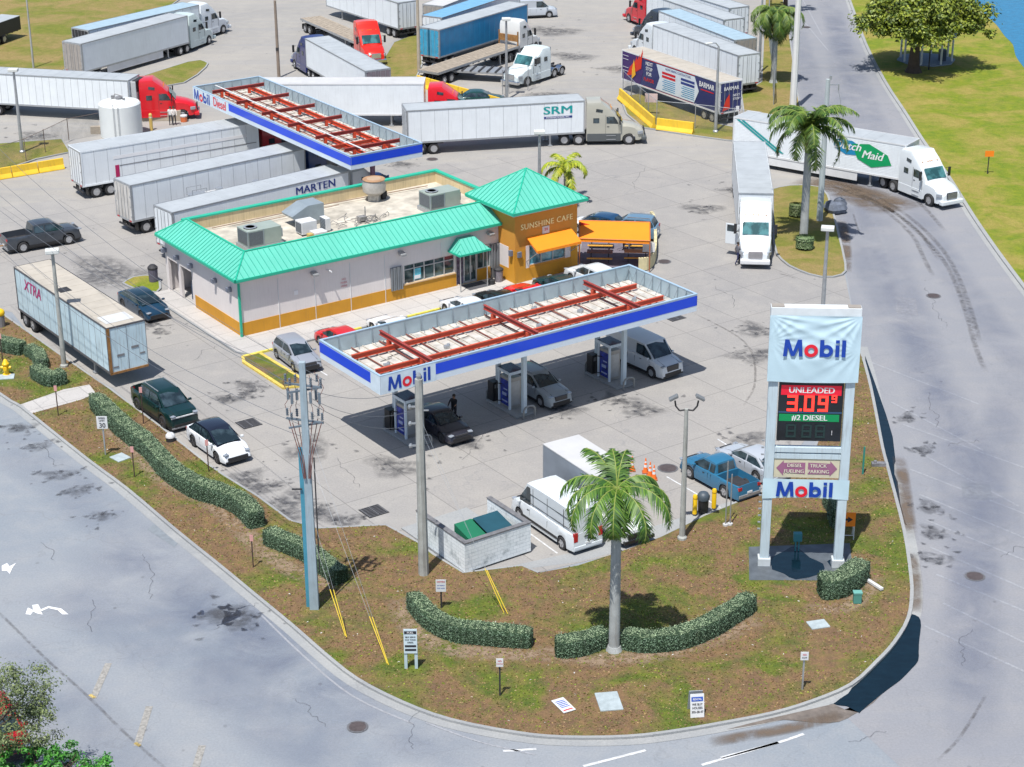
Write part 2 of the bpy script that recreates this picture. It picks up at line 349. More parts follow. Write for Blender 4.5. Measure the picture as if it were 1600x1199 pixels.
# kerb stops by the shop, painted yellow
b=MB()
for u0,u1 in ((-1.6,.6),(5.6,7.4),(11.1,14.6),(17.6,19.4)):
    d=(M(u1,-3.15)-M(u0,-3.15)); b.box(tuple(M((u0+u1)/2,-3.2,.075)),(u1-u0,.18,.14),LA)
struct(b.part('painted_kerb',ym))
b=MB()
for v0,u in ((-3.5,1.4),(-3.5,4.3),(-3.5,7.2),(-3.5,10.1),(-3.5,13.),(-3.5,15.9),(-3.5,18.8),(-3.5,21.7)): strip(b,M(u,v0),M(u,v0-5.6),.10,.02)
struct(b.part('parking_line',wm,fixn=False))
marks('parking_line',wm,[((1040,748),(1128,800)),((1120,690),(1200,742)),((905,770),(985,838)),((822,832),(868,866)),((760,795),(808,835))],.10)
marks('lane_line',wfaint,[((405,958),(470,1022),(545,1085),(640,1130)),((660,1128),(740,1158),(830,1180))],.10,.012)
marks('lane_line',wm,[((905,1199),(1003,1175)),((780,1174),(832,1171)),((1120,1188),(1210,1165),(1250,1152)),((1090,1199),(1210,1165)),],.16,.012)
marks('lane_line',wfaint,[((1360,572),(1530,640)),((1392,635),(1535,712)),((1410,670),(1600,740)),((1418,705),(1590,800)),((1420,740),(1600,812)),((1435,780),(1600,850)),((1445,820),(1600,885)),((1450,862),(1600,930)),((1460,905),(1600,965)),((1470,950),(1600,1015)),((1440,985),(1600,1060)),((1245,18),(1300,85)),((1258,0),(1290,60)),((1230,30),(1252,80))],.14,.012)
marks('gore_line',mt('worn_yellow_paint',(.30,.29,.27),.8,0,.4,6),[((165,1030),(140,1085)),((228,1098),(208,1160)),((310,1160),(298,1199))],.32,.012)
marks('gore_line',mt('fresh_yellow_paint',(.48,.36,.12),.8,0,.7,8),[((135,1079),(143,1084)),((205,1155),(213,1160))],.16,.018)
# turn arrow painted on the road
b=MB(); 
def flat(b,px,z): b.poly([tuple(G(*p)[:2]) for p in px],z)
flat(b,((36,952),(40,942),(48,946),(47,938),(56,937),(60,945),(72,940),(92,944),(103,953),(94,953),(86,946),(72,943),(60,948),(63,953),(54,951),(48,948),(44,953)),.014)
flat(b,((0,876),(8,872),(12,877),(22,872),(16,880),(12,889),(8,884),(0,884)),.014)
struct(b.part('road_arrow',mt('arrow_white_paint',(.75,.76,.78),.7,0,.12,5),fixn=False))
# --- tyre marks, stains, water
def alpham(name,col,scale,lo,hi,amax=.8,st=(1,1,1),rough=.7,rot=0,fade=False):
    m,t,b,o=base(name); b.inputs['Base Color'].default_value=(*lin(col),1); b.inputs['Roughness'].default_value=rough
    out=t.ramp(t.noise(t.mapping(o,rot,st),scale,6,.65,.5),[(lo,0.),(hi,amax)])
    if fade:
        at=t.new('Attribute',attribute_name='fade'); mm=t.new('Math',operation='MULTIPLY'); t.link(out,mm.inputs[0]); t.link(at.outputs['Fac'],mm.inputs[1]); out=mm.outputs[0]
    t.link(out,b.inputs['Alpha']); return m
tyre_m=alpham('tyre_mark_rubber','4a443f',2.2,.34,.70,.50,fade=True); dirt_m=alpham('mud_stain','6b5c4e',.5,.30,.55,.85,fade=True)
oil_m=alpham('oil_stain','45464b',1.6,.34,.60,.62,fade=True); wet_m=alpham('worn_wheel_path','68738c',.22,.30,.62,.22,fade=True)
softmarks('tyre_marks',tyre_m,[((1290,292),(1365,318),(1420,355),(1465,400),(1490,440),(1510,495),(1525,550),(1540,590)),((1296,288),(1372,314),(1428,350),(1472,394),(1497,436),(1517,490),(1532,545)),((1400,302),(1440,325),(1480,370)),((1330,300),(1395,335),(1440,372),(1470,415)),((1305,298),(1370,325),(1425,372),(1445,410),(1460,440))],.46,.02)
softmarks('tyre_marks',tyre_m,[((1336,340),(1340,355),(1346,372)),((1218,432),(1232,436),(1246,441)),((1080,490),(1165,540),(1180,600),(1160,640)),((-20,940),(0,955),(30,985),(70,1025),(130,1080),(190,1140),(262,1205)),((1455,1199),(1490,1165),(1520,1120),(1535,1095))],.20,.026)
softmarks('wheel_path',wet_m,[((120,840),(250,930),(400,1040),(560,1120),(760,1190)),((80,900),(150,955),(300,1050),(450,1150),(560,1230)),((-20,660),(90,742),(220,850),(360,955),(470,1040)),((-20,1000),(60,1070),(160,1160),(220,1230)),((250,900),(420,1010),(600,1110))],4.5,.007)
softmarks('wheel_path',wet_m,[((1310,0),(1330,200),(1400,420),(1480,640),(1600,900)),((1240,20),(1290,200),(1360,420),(1430,560),(1520,900),(1500,1199)),((1290,-20),(1370,200),(1470,400),(1640,640)),((1600,560),(1540,760),(1520,900),(1480,1100))],3.2,.015)
softmarks('mud_patch',dirt_m,[((1270,290),(1320,300),(1380,318),(1420,335)),((1250,285),(1330,306),(1400,340))],4.2,.018)
softmarks('mud_patch',dirt_m,[((1318,350),(1324,385),(1324,432)),((1418,870),(1425,915),(1424,965)),((1310,1122),(1250,1138),(1200,1148),(1100,1164)),((1404,720),(1412,780),(1420,850))],.9,.024)
rc=random.Random(17); ck=[]
for x,y in ((100,720),(220,860),(330,980),(450,1090),(140,930),(60,840),(640,1170),(1480,520),(1530,700),(1450,620),(1560,880),(1500,1050),(1380,1150),(1400,250),(1440,330),(1120,450),(1000,300),(720,720),(900,640),(480,640),(300,560),(560,760)):
    p=[(x,y)]; a=rc.random()*6.28
    for k in range(rc.randint(9,18)): a+=rc.uniform(-.35,.35); j=a+rc.uniform(-.9,.9); p.append((p[-1][0]+rc.uniform(4,9)*math.cos(j),p[-1][1]+rc.uniform(3,6)*math.sin(j)))
    ck.append(p)
softmarks('pavement_crack',alpham('crack_dark','505258',3.,.25,.6,.55,fade=True),ck,.055,.031)
for k,(q,c) in enumerate(((((1400,470),(1432,474),(1436,500),(1402,496)),(.27,.27,.28)),(((250,800),(290,826),(270,850),(228,822)),(.20,.225,.25)),(((1500,760),(1545,765),(1550,790),(1502,786)),(.21,.22,.24)),(((640,1085),(0,0)),0))[:3]): sheet('road_patch',P(*q),.0125,mt('patch_asphalt%d'%k,c,.85,0,.2,3))
st=[(12,1.2,375,745),(1,1,410,756),(9,1.6,440,790),(5,1,500,800),(5,.8,540,812),(8,1.4,615,728),(6,1,660,430),(30,1.3,1000,640),(3,.9,960,625),(8,1,1170,690),(8,1.5,1185,560),(4,.6,235,502),(4,.6,252,513),(3,.6,385,615),(6,3.,170,420),(3,1.1,630,255),(6,2.4,830,20),(6,2.6,870,50),(4,1.5,60,205),(5,1,390,600),(3,.8,355,620),(9,.8,30,660),(9,.7,60,690),(9,.8,90,735),(9,.7,120,760),(9,.6,160,800),(6,.9,340,955),(6,.9,375,965),(8,.6,1415,660),(8,.6,1440,710),(9,.7,1450,800),(9,.7,1455,840),(9,.7,1460,880),(5,2.,900,90),(5,2.,980,110),(6,1.6,860,150),(5,1.4,1100,330),(7,1.2,1180,520),(6,1,1150,300),(6,1.4,480,700),(6,1.,730,690),(6,1.1,880,640)]
rs=random.Random(3); vs=[];fs=[];al=[]; q_=0
for n,r,px,py in st:
    c=G(px,py); softblob(vs,fs,al,c,r*1.5,r*1.0,rs.random()*3,.0285+.0002*q_); q_+=1
    for k in range(14):
        e=rs.uniform(.06,.20); softblob(vs,fs,al,c+Vector((rs.gauss(0,r*1.1),rs.gauss(0,r),0)),e*1.5,e,rs.random()*3,.0285+.0002*q_); 
fadeobj('oil_stains',oil_m,vs,fs,al)
sheet('puddle',P((1352,562),(1367,605),(1384,655),(1394,690),(1398,728),(1396,733),(1396,748),(1401,760),(1405,795),(1413,825),(1415,828),(1408,826),(1401,790),(1390,747),(1380,733),(1372,707),(1362,650),(1354,600)),.026,puddle_m)
sheet('puddle',smooth(P((1421,967),(1432,972),(1435,985),(1432,1008),(1431,1025),(1430,1040),(1420,1052),(1402,1070),(1388,1080),(1372,1092),(1340,1118),(1336,1120),(1318,1110),(1297,1106),(1320,1090),(1326,1081),(1340,1070),(1362,1045),(1395,1012),(1412,985)),2),.026,puddle_m)
sheet('wet_silt',smooth(P((1297,1106),(1336,1120),(1372,1092),(1345,1113),(1330,1122),(1305,1134),(1270,1135),(1220,1130),(1190,1135),(1130,1144),(1200,1127)),2),.022,mt('wet_silt_mud',(.17,.145,.125),.5,0,.4,2))
# drains, manholes, utility covers
def manhole(px,py,r=.42,lab='',z=.02):
    p=G(px,py); t=thing('manhole_cover',lab,'manhole cover',(p.x,p.y,z))
    MB().lathe((0,0,0),[(r+.1,0),(r+.1,.012),(r,.014)],20).part('ring',mt('iron_ring',(.16,.16,.17),.6,.3,.2,5),t); b=MB().lathe((0,0,.012),[(r,0),(r,.012)],20)
    for i in range(-3,4): b.bb(-r*.8,r*.8,i*.1-.015,i*.1+.015,.024,.030)
    b.part('cover',mt('iron_cover',(.11,.09,.09),.6,.3,.25,5),t)
manhole(553,1134,.38,'round manhole cover in the road below the corner lawn')
manhole(1460,470,.42,'manhole cover in the east road right of the banner sign')
manhole(1520,909,.42,'reddish manhole cover in the east road near the kerb corner')
manhole(1042,735,.50,'dark round tank cover beside the traffic cones')
manhole(1040,412,.42,'small round cover in the yard right of the patio')
manhole(679,248,.42,'round cover in the yard left of the lamp behind the tower')
manhole(1266,48,.4,'dark cover in the far lane of the east road')
def grate(px,py,lab,wx=1.1,wy=1.1,rz=LA,n=7):
    p=G(px,py); t=thing('drain_grate',lab,'drain grate',(p.x,p.y,.022),rz)
    b=MB()
    for i in range(n+1): b.bb(-wx/2,wx/2,-wy/2+i*wy/n-.025,-wy/2+i*wy/n+.025,0,.03)
    for x in (-wx/2,0,wx/2): b.bb(x-.03,x+.03,-wy/2,wy/2,0,.034)
    b.part('grate_bars',mt('grate_iron',(.14,.14,.15),.6,.3,.2,5),t); MB().bb(-wx/2-.08,wx/2+.08,-wy/2-.08,wy/2+.08,-.008,-.001).part('drain_pit',black,t)
grate(388,658,'square drain grate beside the white electric car'); grate(582,797,'square drain grate near the two tall poles')
grate(1054,499,'drain grate just beyond the right end of the canopy'); grate(1289,1041,'rusty drain grate in the lawn near the kerb corner',1.1,.8,0)
grate(892,254,'drain grate beside the small palm behind the tower')
def slab(px,py,wx,wy,rz,lab,n='utility_cover',col=(.36,.42,.44)):
    p=G(px,py); o=MB().bb(-wx/2,wx/2,-wy/2,wy/2,-.1,.06).part(n,mt('cover_'+str(px),col,.7,0,.2,3),bevel=.02); o.location=(p.x,p.y,.12); o.rotation_euler=(0,0,rz); tag(o,lab,'utility cover')
slab(187,712,.95,.85,R(-45),'pale square concrete cover beside the speed limit sign'); slab(946,1102,1.05,1.5,R(8),'pale worn cover between the two small board signs in the lawn')
slab(1274,985,.95,.75,R(15),'grey square cover in the lawn below the short hedge')
# mulch and stones around hedges
def blob(name,pts,wd,mat,z):
    b=MB(); pts=smooth([G(*p) for p in pts],3)
    for i,(a,c) in enumerate(zip(pts,pts[1:])):
        strip(b,a,c,wd,z+.0004*i)
    return struct(b.part(name,mat,fixn=False))
gm=alpham('gravel_bed_stone','94806c',3.2,.40,.56,.85,(1,1,1),.95,0,True)
softmarks('gravel_bed',gm,[((618,930),(640,985),(690,1014),(760,1024),(850,1026),(945,1036),(1040,1024),(1110,1004),(1195,968))],1.7,.126)
softmarks('gravel_bed',gm,[((140,640),(198,688),(255,745),(330,785),(372,824),(415,866),(480,900),(560,918))],1.7,.126)
softmarks('gravel_bed',gm,[((1250,958),(1320,956),(1376,905))],1.4,.126)
# sign pad with standing water
sheet('sign_pad',P((1167,862),(1325,858),(1330,912),(1300,916),(1167,914)),.129,mt('wet_pad',(.10,.115,.13),.5,0,.3,2)); 
sheet('puddle',smooth(P((1200,880),(1225,868),(1240,862),(1262,880),(1283,890),(1280,905),(1240,914),(1222,905),(1203,898)),2),.136,puddle_m)
sheet('puddle',smooth(P((1289,886),(1300,882),(1318,888),(1316,897),(1295,895)),2),.136,puddle_m)
# fallen leaves, litter and stones on the front lawn: nobody could count them
def tri_inside(x,y,poly):
    c=False; j=len(poly)-1
    for i in range(len(poly)):
        if (poly[i].y>y)!=(poly[j].y>y) and x<(poly[j].x-poly[i].x)*(y-poly[i].y)/(poly[j].y-poly[i].y)+poly[i].x: c=not c
        j=i
    return c
NOG=[(*G(a,b)[:2],r) for a,b,r in ((187,712,.55),(946,1102,.8),(1274,985,.5),(1289,1041,.9),(875,1108,.6),(8,584,.8))]; NOP=[P((32,627),(50,641),(128,620),(150,611),(140,597),(100,604)),P((815,893),(900,883),(1040,848),(1182,790),(1190,772),(1170,778),(1030,822),(887,866),(800,884)),P((1167,860),(1325,856),(1330,914),(1167,916)),[M(-6.1,-36.5),M(-1.8,-36.5),M(-1.8,-30),M(-6.1,-30)]]
def scatter(name,poly,n,mat,size,z,seed,h=1.):
    r=random.Random(seed); xs=[p.x for p in poly]; ys=[p.y for p in poly]; b=MB(); k=0
    while k<n:
        x=r.uniform(min(xs),max(xs)); y=r.uniform(min(ys),max(ys))
        if not tri_inside(x,y,poly) or any((x-q[0])**2+(y-q[1])**2<q[2] for q in NOG) or any(tri_inside(x,y,pp) for pp in NOP): continue
        k+=1; s=size*r.uniform(.6,1.5); a=r.random()*6.28
        b.add([(x+s*math.cos(a),y+s*math.sin(a),z+r.uniform(0,.01)),(x-s*math.cos(a),y-s*math.sin(a),z+r.uniform(0,.02)),(x+s*.4*math.sin(a)+r.uniform(-s,s)*.4,y-s*.4*math.cos(a),z+s*h*r.uniform(.6,1.3))],[(0,1,2)])
    o=b.part(name,mat,fixn=False); o['kind']='stuff'; return o
VIS=[p for p in ISL if p.y<131]
scatter('grass_tufts',ISL,36000,leafm('dry_tuft',(.13,.10,.035),(.36,.24,.11)),.045,.12,1,.9)
scatter('grass_tufts',ISL,12000,leafm('green_tuft',(.10,.16,.01),(.24,.28,.03)),.05,.12,4,1.0)
scatter('litter',ISL,260,mt('litter_white',(.62,.6,.56),.8),.055,.13,9,.4)
# =====================================================================  VEHICLES
_wheel={}
def wheel_meshes(r,w,rim):
    k=(r,w,rim.name)
    if k not in _wheel:
        b=MB(); pr=[(r*.62,-w/2),(r*.9,-w/2),(r,-w*.36),(r,w*.36),(r*.9,w/2),(r*.62,w/2)]; n=20; vs=[];fs=[]
        for q,(rr,y) in enumerate(pr):
            for i in range(n): t=2*PI*i/n; vs.append((rr*math.cos(t),y,rr*math.sin(t)))
        for q in range(len(pr)-1):
            for i in range(n): fs.append((q*n+i,q*n+(i+1)%n,(q+1)*n+(i+1)%n,(q+1)*n+i))
        b.add(vs,fs); ty=b.mesh('tyre',rubber,40)
        b=MB(); 
        for s in (-1,1):
            y=s*w*.44; n=16
            b.cyl((0,y-.01*s,0),(0,y-.02*s,0),r*.64,r*.64,16)
            for i in range(5):
                t=2*PI*i/5; b.k=0; b.add([(r*.1*math.cos(t-.9),y+s*.012,r*.1*math.sin(t-.9)),(r*.62*math.cos(t-.16),y+s*.018,r*.62*math.sin(t-.16)),(r*.62*math.cos(t+.16),y+s*.018,r*.62*math.sin(t+.16)),(r*.1*math.cos(t+.9),y+s*.012,r*.1*math.sin(t+.9))],[(0,1,2,3)])
            b.cyl((0,y,0),(0,y+s*.03,0),r*.14,r*.12,10)
        b.mi=[1 if i in () else 0 for i in range(len(b.f))]; nn=b
        # dark hub disc then spokes
        rm=bpy.data.meshes.new('rim'); rm=b.mesh('rim',rim,30)
        _wheel[k]=(ty,rm)
    return _wheel[k]
def wheel(parent,x,y,r,w,rim,M4=None,rz=0):
    ty,rm=wheel_meshes(r,w,rim); o=bpy.data.objects.new('wheel',ty); C.objects.link(o); o.parent=parent
    m=Matrix.Translation((x,y,r))@Matrix.Rotation(rz,4,'Z'); 
    if M4: m=M4@m
    o.matrix_local=m
    q=bpy.data.objects.new('rim',rm); C.objects.link(q); q.parent=o; return o
def interp(pts,x):
    if x<=pts[0][0]: return pts[0][1]
    for (a,b),(c,d) in zip(pts,pts[1:]):
        if x<=c: return b+(d-b)*(x-a)/max(c-a,1e-6)
    return pts[-1][1]
def shell(b,x0,x1,W,top,sill,wx,ra,taper=(.10,.14),crown=.03,dip=None,tumble=.90,extra=()):
    xs=set([x0,x1]+[p[0] for p in top if x0<=p[0]<=x1]+list(extra))
    for i in range(1,16): xs.add(x0+(x1-x0)*i/16)
    for c in wx:
        for i in range(0,9): xs.add(c+ra*math.cos(PI*i/8))
        xs.add(c-ra-.01); xs.add(c+ra+.01)
    xs=sorted(x for x in xs if x0<=x<=x1); q=[xs[0]]
    for x in xs[1:]:
        if x-q[-1]>.004: q.append(x)
    xs=q; L=x1-x0; rings=[]
    for x in xs:
        zb=sill
        for c in wx:
            if abs(x-c)<ra: zb=max(zb,ra*.92+math.sqrt(ra*ra-(x-c)**2)*.98-.0)
        zt=interp(top,x); zb=min(zb,zt-.1)
        u=(x-x0)/L; tr=max(0,(.12-u)/.12); tf=max(0,(u-.84)/.16); k=1-taper[0]*tr**2-taper[1]*tf**2
        w=W/2*k; h=zt-zb
        pt=[(w*.965,zb),(w,zb+h*.35),(w*.985,zb+h*.72),(w*(tumble+.04),zt-.03),(w*(tumble-.05),zt),(w*.4,zt+crown),(0,zt+crown*1.2)]
        if dip and dip[0]<x<dip[1]: pt[4]=(w*(tumble-.03),zt); pt[5]=(w*(tumble-.06),dip[2]); pt[6]=(0,dip[2])
        rings.append([(x,-y,z) for y,z in pt]+[(x,y,z) for y,z in reversed(pt[:-1])])
    n=len(rings[0]); vs=[p for r in rings for p in r]; fs=[]
    for k in range(len(rings)-1):
        for i in range(n-1): fs.append((k*n+i,(k+1)*n+i,(k+1)*n+i+1,k*n+i+1))
    fs+= [tuple(range(n)),tuple(range(len(vs)-1,len(vs)-n-1,-1))]
    return b.add(vs,fs)
def cabin(b,xs,zb,zr,wb,wr,arc=.05,n=5):
    x0,x1,x2,x3=xs   # rear base, rear top, front top, windscreen base
    vs=[(x0,-wb*.94,zb),(x0,wb*.94,zb),(x3,wb*.90,zb-.02),(x3,-wb*.90,zb-.02)]
    top=[]
    for i in range(n+1):
        t=i/n; x=x1+(x2-x1)*t; z=zr+arc*(1-(2*t-1)**2)-arc*.4
        top.append((x,z))
    for x,z in top: vs+= [(x,-wr,z-.03),(x,-wr*.6,z+.01),(x,wr*.6,z+.01),(x,wr,z-.03)]
    fs=[]
    for i in range(n):
        o=4+i*4
        for k in range(3): fs.append((o+k,o+4+k,o+5+k,o+k+1))
    e=4+n*4
    fs+=[(0,4,5,6,7,1),(3,2,e+3,e+2,e+1,e)]
    # sides with belt midpoints
    m=len(vs); xm=(x1+x2)/2
    vs+=[(xm,-wb,zb),(xm,wb,zb)]
    h=n//2
    fs+=[(0,m)+tuple(4+i*4 for i in range(h,-1,-1)),(m,3)+tuple(4+i*4 for i in range(n,h-1,-1)),
         (m+1,1)+tuple(7+i*4 for i in range(0,h+1)),(2,m+1)+tuple(7+i*4 for i in range(h,n+1))]
    b.add(vs,fs)
def lerp(a,b,t): return tuple(p+(q-p)*t for p,q in zip(a,b))
def patch(b,A,B,Cc,D,m=(.06,.06,.1,.1),off=.012):   # inset quad on a face, pushed outwards
    A,B,Cc,D=map(Vector,(A,B,Cc,D)); l,r,bo,t=m
    def q(u,v): return (A.lerp(B,u)).lerp(D.lerp(Cc,u),v)
    n=((B-A).cross(D-A)).normalized()*off
    b.quad(q(l,bo)+n,q(1-r,bo)+n,q(1-r,1-t)+n,q(l,1-t)+n)
# car kinds: L W H wheelbase rear-overhang  r  top-line  cabin(x0 rear base,x1 rear top,x2 front top,x3 screen base) belt
KIND={
 'sedan':dict(L=4.7,W=1.83,H=1.43,wb=2.75,ro=1.0,r=.33,top=[(0,.62),(.06,.93),(.9,.97),(3.2,.95),(4.2,.80),(4.55,.66),(4.7,.45)],cab=(.55,1.25,2.55,3.45),belt=.94,split=1.95),
 'hatch':dict(L=4.25,W=1.77,H=1.52,wb=2.6,ro=.75,r=.31,top=[(0,.65),(.05,.98),(1.,.99),(3.0,.97),(3.8,.86),(4.12,.70),(4.25,.45)],cab=(.12,.45,2.25,3.2),belt=.96,split=1.6),
 'ev':dict(L=4.75,W=1.92,H=1.60,wb=2.89,ro=.95,r=.35,top=[(0,.62),(.06,1.02),(.8,1.04),(3.4,1.0),(4.3,.84),(4.62,.68),(4.75,.42)],cab=(.22,1.0,2.6,3.75),belt=1.0,split=1.85),
 'suv':dict(L=4.68,W=1.87,H=1.70,wb=2.72,ro=.95,r=.36,top=[(0,.7),(.05,1.08),(1.,1.10),(3.3,1.08),(4.2,.98),(4.55,.84),(4.68,.5)],cab=(.12,.45,2.45,3.4),belt=1.07,split=1.7),
 'sports':dict(L=4.6,W=1.9,H=1.25,wb=2.6,ro=1.0,r=.34,top=[(0,.6),(.06,.90),(.9,.95),(3.1,.86),(4.2,.72),(4.5,.58),(4.6,.4)],cab=(.5,1.5,2.3,3.25),belt=.88,split=2.0),
 'pickup':dict(L=5.85,W=2.03,H=1.95,wb=3.6,ro=1.2,r=.42,top=[(0,.85),(.04,1.28),(2.2,1.30),(4.3,1.28),(5.4,1.20),(5.7,1.05),(5.85,.6)],cab=(2.05,2.2,3.8,4.65),belt=1.27,split=3.0,dip=(.08,2.0,.80)),
 'smallpickup':dict(L=5.1,W=1.8,H=1.65,wb=2.98,ro=1.15,r=.36,top=[(0,.75),(.04,1.05),(2.1,1.06),(3.8,1.05),(4.7,.97),(4.95,.83),(5.1,.5)],cab=(1.95,2.1,3.2,4.0),belt=1.04,split=2.55,dip=(.08,1.85,.62)),
 'evtruck':dict(L=5.5,W=2.05,H=1.95,wb=3.45,ro=1.0,r=.42,top=[(0,.85),(.04,1.28),(1.4,1.30),(4.3,1.28),(5.2,1.18),(5.42,1.02),(5.5,.6)],cab=(1.2,1.4,3.5,4.45),belt=1.27,split=2.6,dip=(.08,1.15,.85)),
 'van':dict(L=5.69,W=2.01,H=2.1,wb=3.43,ro=1.25,r=.37,top=[(0,.8),(.04,1.22),(4.3,1.25),(5.2,1.08),(5.6,.95),(5.69,.55)],cab=(.06,.16,3.9,4.75),belt=1.2,split=3.1,van=1,wr=.86),
 'cargovan':dict(L=6.0,W=2.05,H=2.52,wb=4.04,ro=1.0,r=.36,top=[(0,.8),(.03,1.20),(4.9,1.28),(5.6,1.08),(5.92,.85),(6.0,.5)],cab=(.04,.10,4.35,5.25),belt=1.18,split=4.0,van=1,wr=.90),
}
def car(kind,col,label,pos,yaw,cat='car',name='parked_car',group='cars parked around the station',rim=None,roof=None,roofrack=False,gl=None,dims=None,plate=True):
    K=dict(KIND[kind]); 
    if dims: K.update(dims)
    L,W,H=K['L'],K['W'],K['H']; ox=-L/2; wx=[ox+K['ro'],ox+K['ro']+K['wb']]; r=K['r']; ra=r*1.18
    t=thing(name,label,cat,(pos.x,pos.y,.015),yaw,group); body=col if hasattr(col,'node_tree') else paint(col); gl=gl or glass
    top=[(x+ox,z) for x,z in K['top']]; sill=.24 if kind not in ('pickup','evtruck') else .38
    dip=(K['dip'][0]+ox,K['dip'][1]+ox,K['dip'][2]) if 'dip' in K else None
    b=MB(); shell(b,ox,ox+L,W,top,sill,wx,ra,dip=dip,extra=(dip[0]+.004,dip[0]-.004,dip[1]+.004,dip[1]-.004) if dip else ())
    bo=b.part('body',body,t,smooth=38)
    if dip: MB().bb(dip[0]+.05,dip[1]-.02,-W*.39,W*.39,dip[2]+.005,dip[2]+.03).part('bed_liner',dark,t)
    MB().bb(ox+.15,ox+L-.15,-W*.44,W*.44,.2,.62 if not dip else .6).part('underbody',black,t)
    x0,x1,x2,x3=[x+ox for x in K['cab']]; zb=K['belt']; zr=H; wb=W*.5*.90; wr=W*.5*K.get('wr',.72)
    b=MB(); cabin(b,(x0,x1,x2,x3),zb-.03,zr,wb,wr); b.part('cabin',roof or body,t,smooth=38)
    # glass
    b=MB(); zt=zr-.05
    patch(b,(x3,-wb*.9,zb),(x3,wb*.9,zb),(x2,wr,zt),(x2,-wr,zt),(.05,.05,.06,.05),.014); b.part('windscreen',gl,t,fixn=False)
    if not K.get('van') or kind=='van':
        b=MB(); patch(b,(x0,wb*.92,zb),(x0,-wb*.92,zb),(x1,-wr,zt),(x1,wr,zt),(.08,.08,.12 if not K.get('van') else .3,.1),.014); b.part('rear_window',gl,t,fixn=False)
    xm=K['split']+ox
    for s in (-1,1):
        for (xa,xb) in ((x0,xm),(xm,x3)):
            if K.get('van') and xb==xm: continue
            b=MB()
            def top_at(x):
                if x<x1: return (x-x0)/max(x1-x0,.01)
                if x>x2: return (x3-x)/(x3-x2)
                return 1
            def pt(x,k):
                h=top_at(x)*k; zz=zb+(zt-zb)*h; yy=wb+(wr-wb)*h
                e=.03; return (x,s*(yy+.012),zz)
            xa2,xb2=xa+(.16 if xa==x0 else .05),xb-(.2 if xb==x3 else .05)
            low=[pt(xa2,.10),pt(xb2,.10)]; mids=[xb2]+([x2-.03] if xb2>x2 else [])+([x1+.04] if xa2<x1 else [])+[xa2]
            up=[pt(x,.88) for x in mids]; ps=low+up
            ps=[p for i,p in enumerate(ps) if i==0 or (Vector(p)-Vector(ps[i-1])).length>.01]
            if s==1: ps=ps[::-1]
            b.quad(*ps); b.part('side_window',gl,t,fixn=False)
        MB().box((x3-.35,s*(W/2+.06),zb+.06),(.14,.2,.13)).part('wing_mirror',body,t,bevel=.03)
        for x in wx: wheel(t,x,s*(W/2-.12),r,.23,rim or rimm)
        fx=interp([(z,x) for x,z in reversed(top[-3:])],.6)
        zh=top[-3][1]-.06; MB().box((ox+L-.16 if not dip else ox+L-.07,s*W*.36,zh-.06),(.24,.30,.09),rz=-s*.25).part('headlamp',headl,t,bevel=.03)
        MB().box((ox+.05,s*W*.38,top[1][1]-.17),(.12,.24,.18 if not K.get('van') else .5)).part('tail_lamp',redl,t)
    b=MB(); b.bb(ox+L-.06,ox+L+.02,-W*.34,W*.34,.34,.54); b.part('grille',black,t,bevel=.02)
    if kind not in('ev','evtruck'): MB().bb(ox+L-.12,ox+L-.005,-W*.24,W*.24,.58,zh-.05).part('grille',mt('grille_satin',(.06,.06,.065),.3,.4),t,bevel=.02)
    if kind=='evtruck': MB().bb(ox+L-.15,ox+L-.0,-W*.42,W*.42,.93,.99).part('light_bar',white,t)
    b=MB(); 
    for s in (-1,1): b.box((x3+(ox+L-x3)*.45,s*W*.30,interp(top,x3+(ox+L-x3)*.45)+.012),((ox+L-x3)*.8,.015,.012),s*.05,math.atan2(interp(top,x3)-interp(top,ox+L-.4),(ox+L-.4-x3))); 
    b.part('bonnet_seam',mt('seam_dark',(.03,.03,.03),.6),t)
    if kind in('suv','van','evtruck','pickup'): 
        for s in (-1,1): MB().box(((wx[0]+wx[1])/2,s*(W*.49),sill+.05),(K['wb']-2.3*r,.03,.16)).part('sill_cladding',black,t)
    MB().bb(ox+L-.12,ox+L+.03,-W*.42,W*.42,.24,.35).part('front_bumper',grey if dip else black,t,bevel=.03)
    MB().bb(ox-.03,ox+.12,-W*.43,W*.43,.3,.5).part('rear_bumper',(steel if dip else body),t,bevel=.03)
    MB().bb(ox-.04,ox-.005,-.17,.17,.52,.64).part('licence_plate',white,t)
    b=MB()
    for s in (-1,1):
        for x in (x0+(.35 if not K.get('van') else 2.3),xm,x3-.25): b.box((x,s*W*.493,(sill+zb)/2+.08),(.014,.02,(zb-sill)*.62))
        b.box((x3-1.1,s*W*.497,zb-.16),(.16,.03,.03))
    if kind=='cargovan':
        for s in (-1,1):
            for z in (1.42,1.95): h=(z-zb)/(zt-zb); b.box((x0+2.2,s*(wb+(wr-wb)*h+.004),z),(3.7,.02,.025))
            for x in (x0+.9,x0+2.4,x0+3.75): b.box((x,s*(wb+(wr-wb)*.5+.004),(zb+zt)/2),(.02,.02,(zt-zb)*.8),0,0,s*math.atan2(wb-wr,zt-zb))
            b.box(((wx[0]+wx[1])/2,s*(W*.495),.5),(K['wb']-2.3*r,.03,.16))
        b.box((ox-.012,0,1.35),(.03,.025,1.7)); b.box((ox-.02,0,1.0),(.04,.5,.05))
    b.part('door_seam',mt('seam_dark',(.03,.03,.03),.6),t)
    if roofrack:
        b=MB(); 
        for s in (-1,1): b.box(((x1+x2)/2,s*wr*.85,zr+.05),(x2-x1-.2,.04,.05))
        b.part('roof_rail',steel,t)
    if roof is not None: pass
    return t
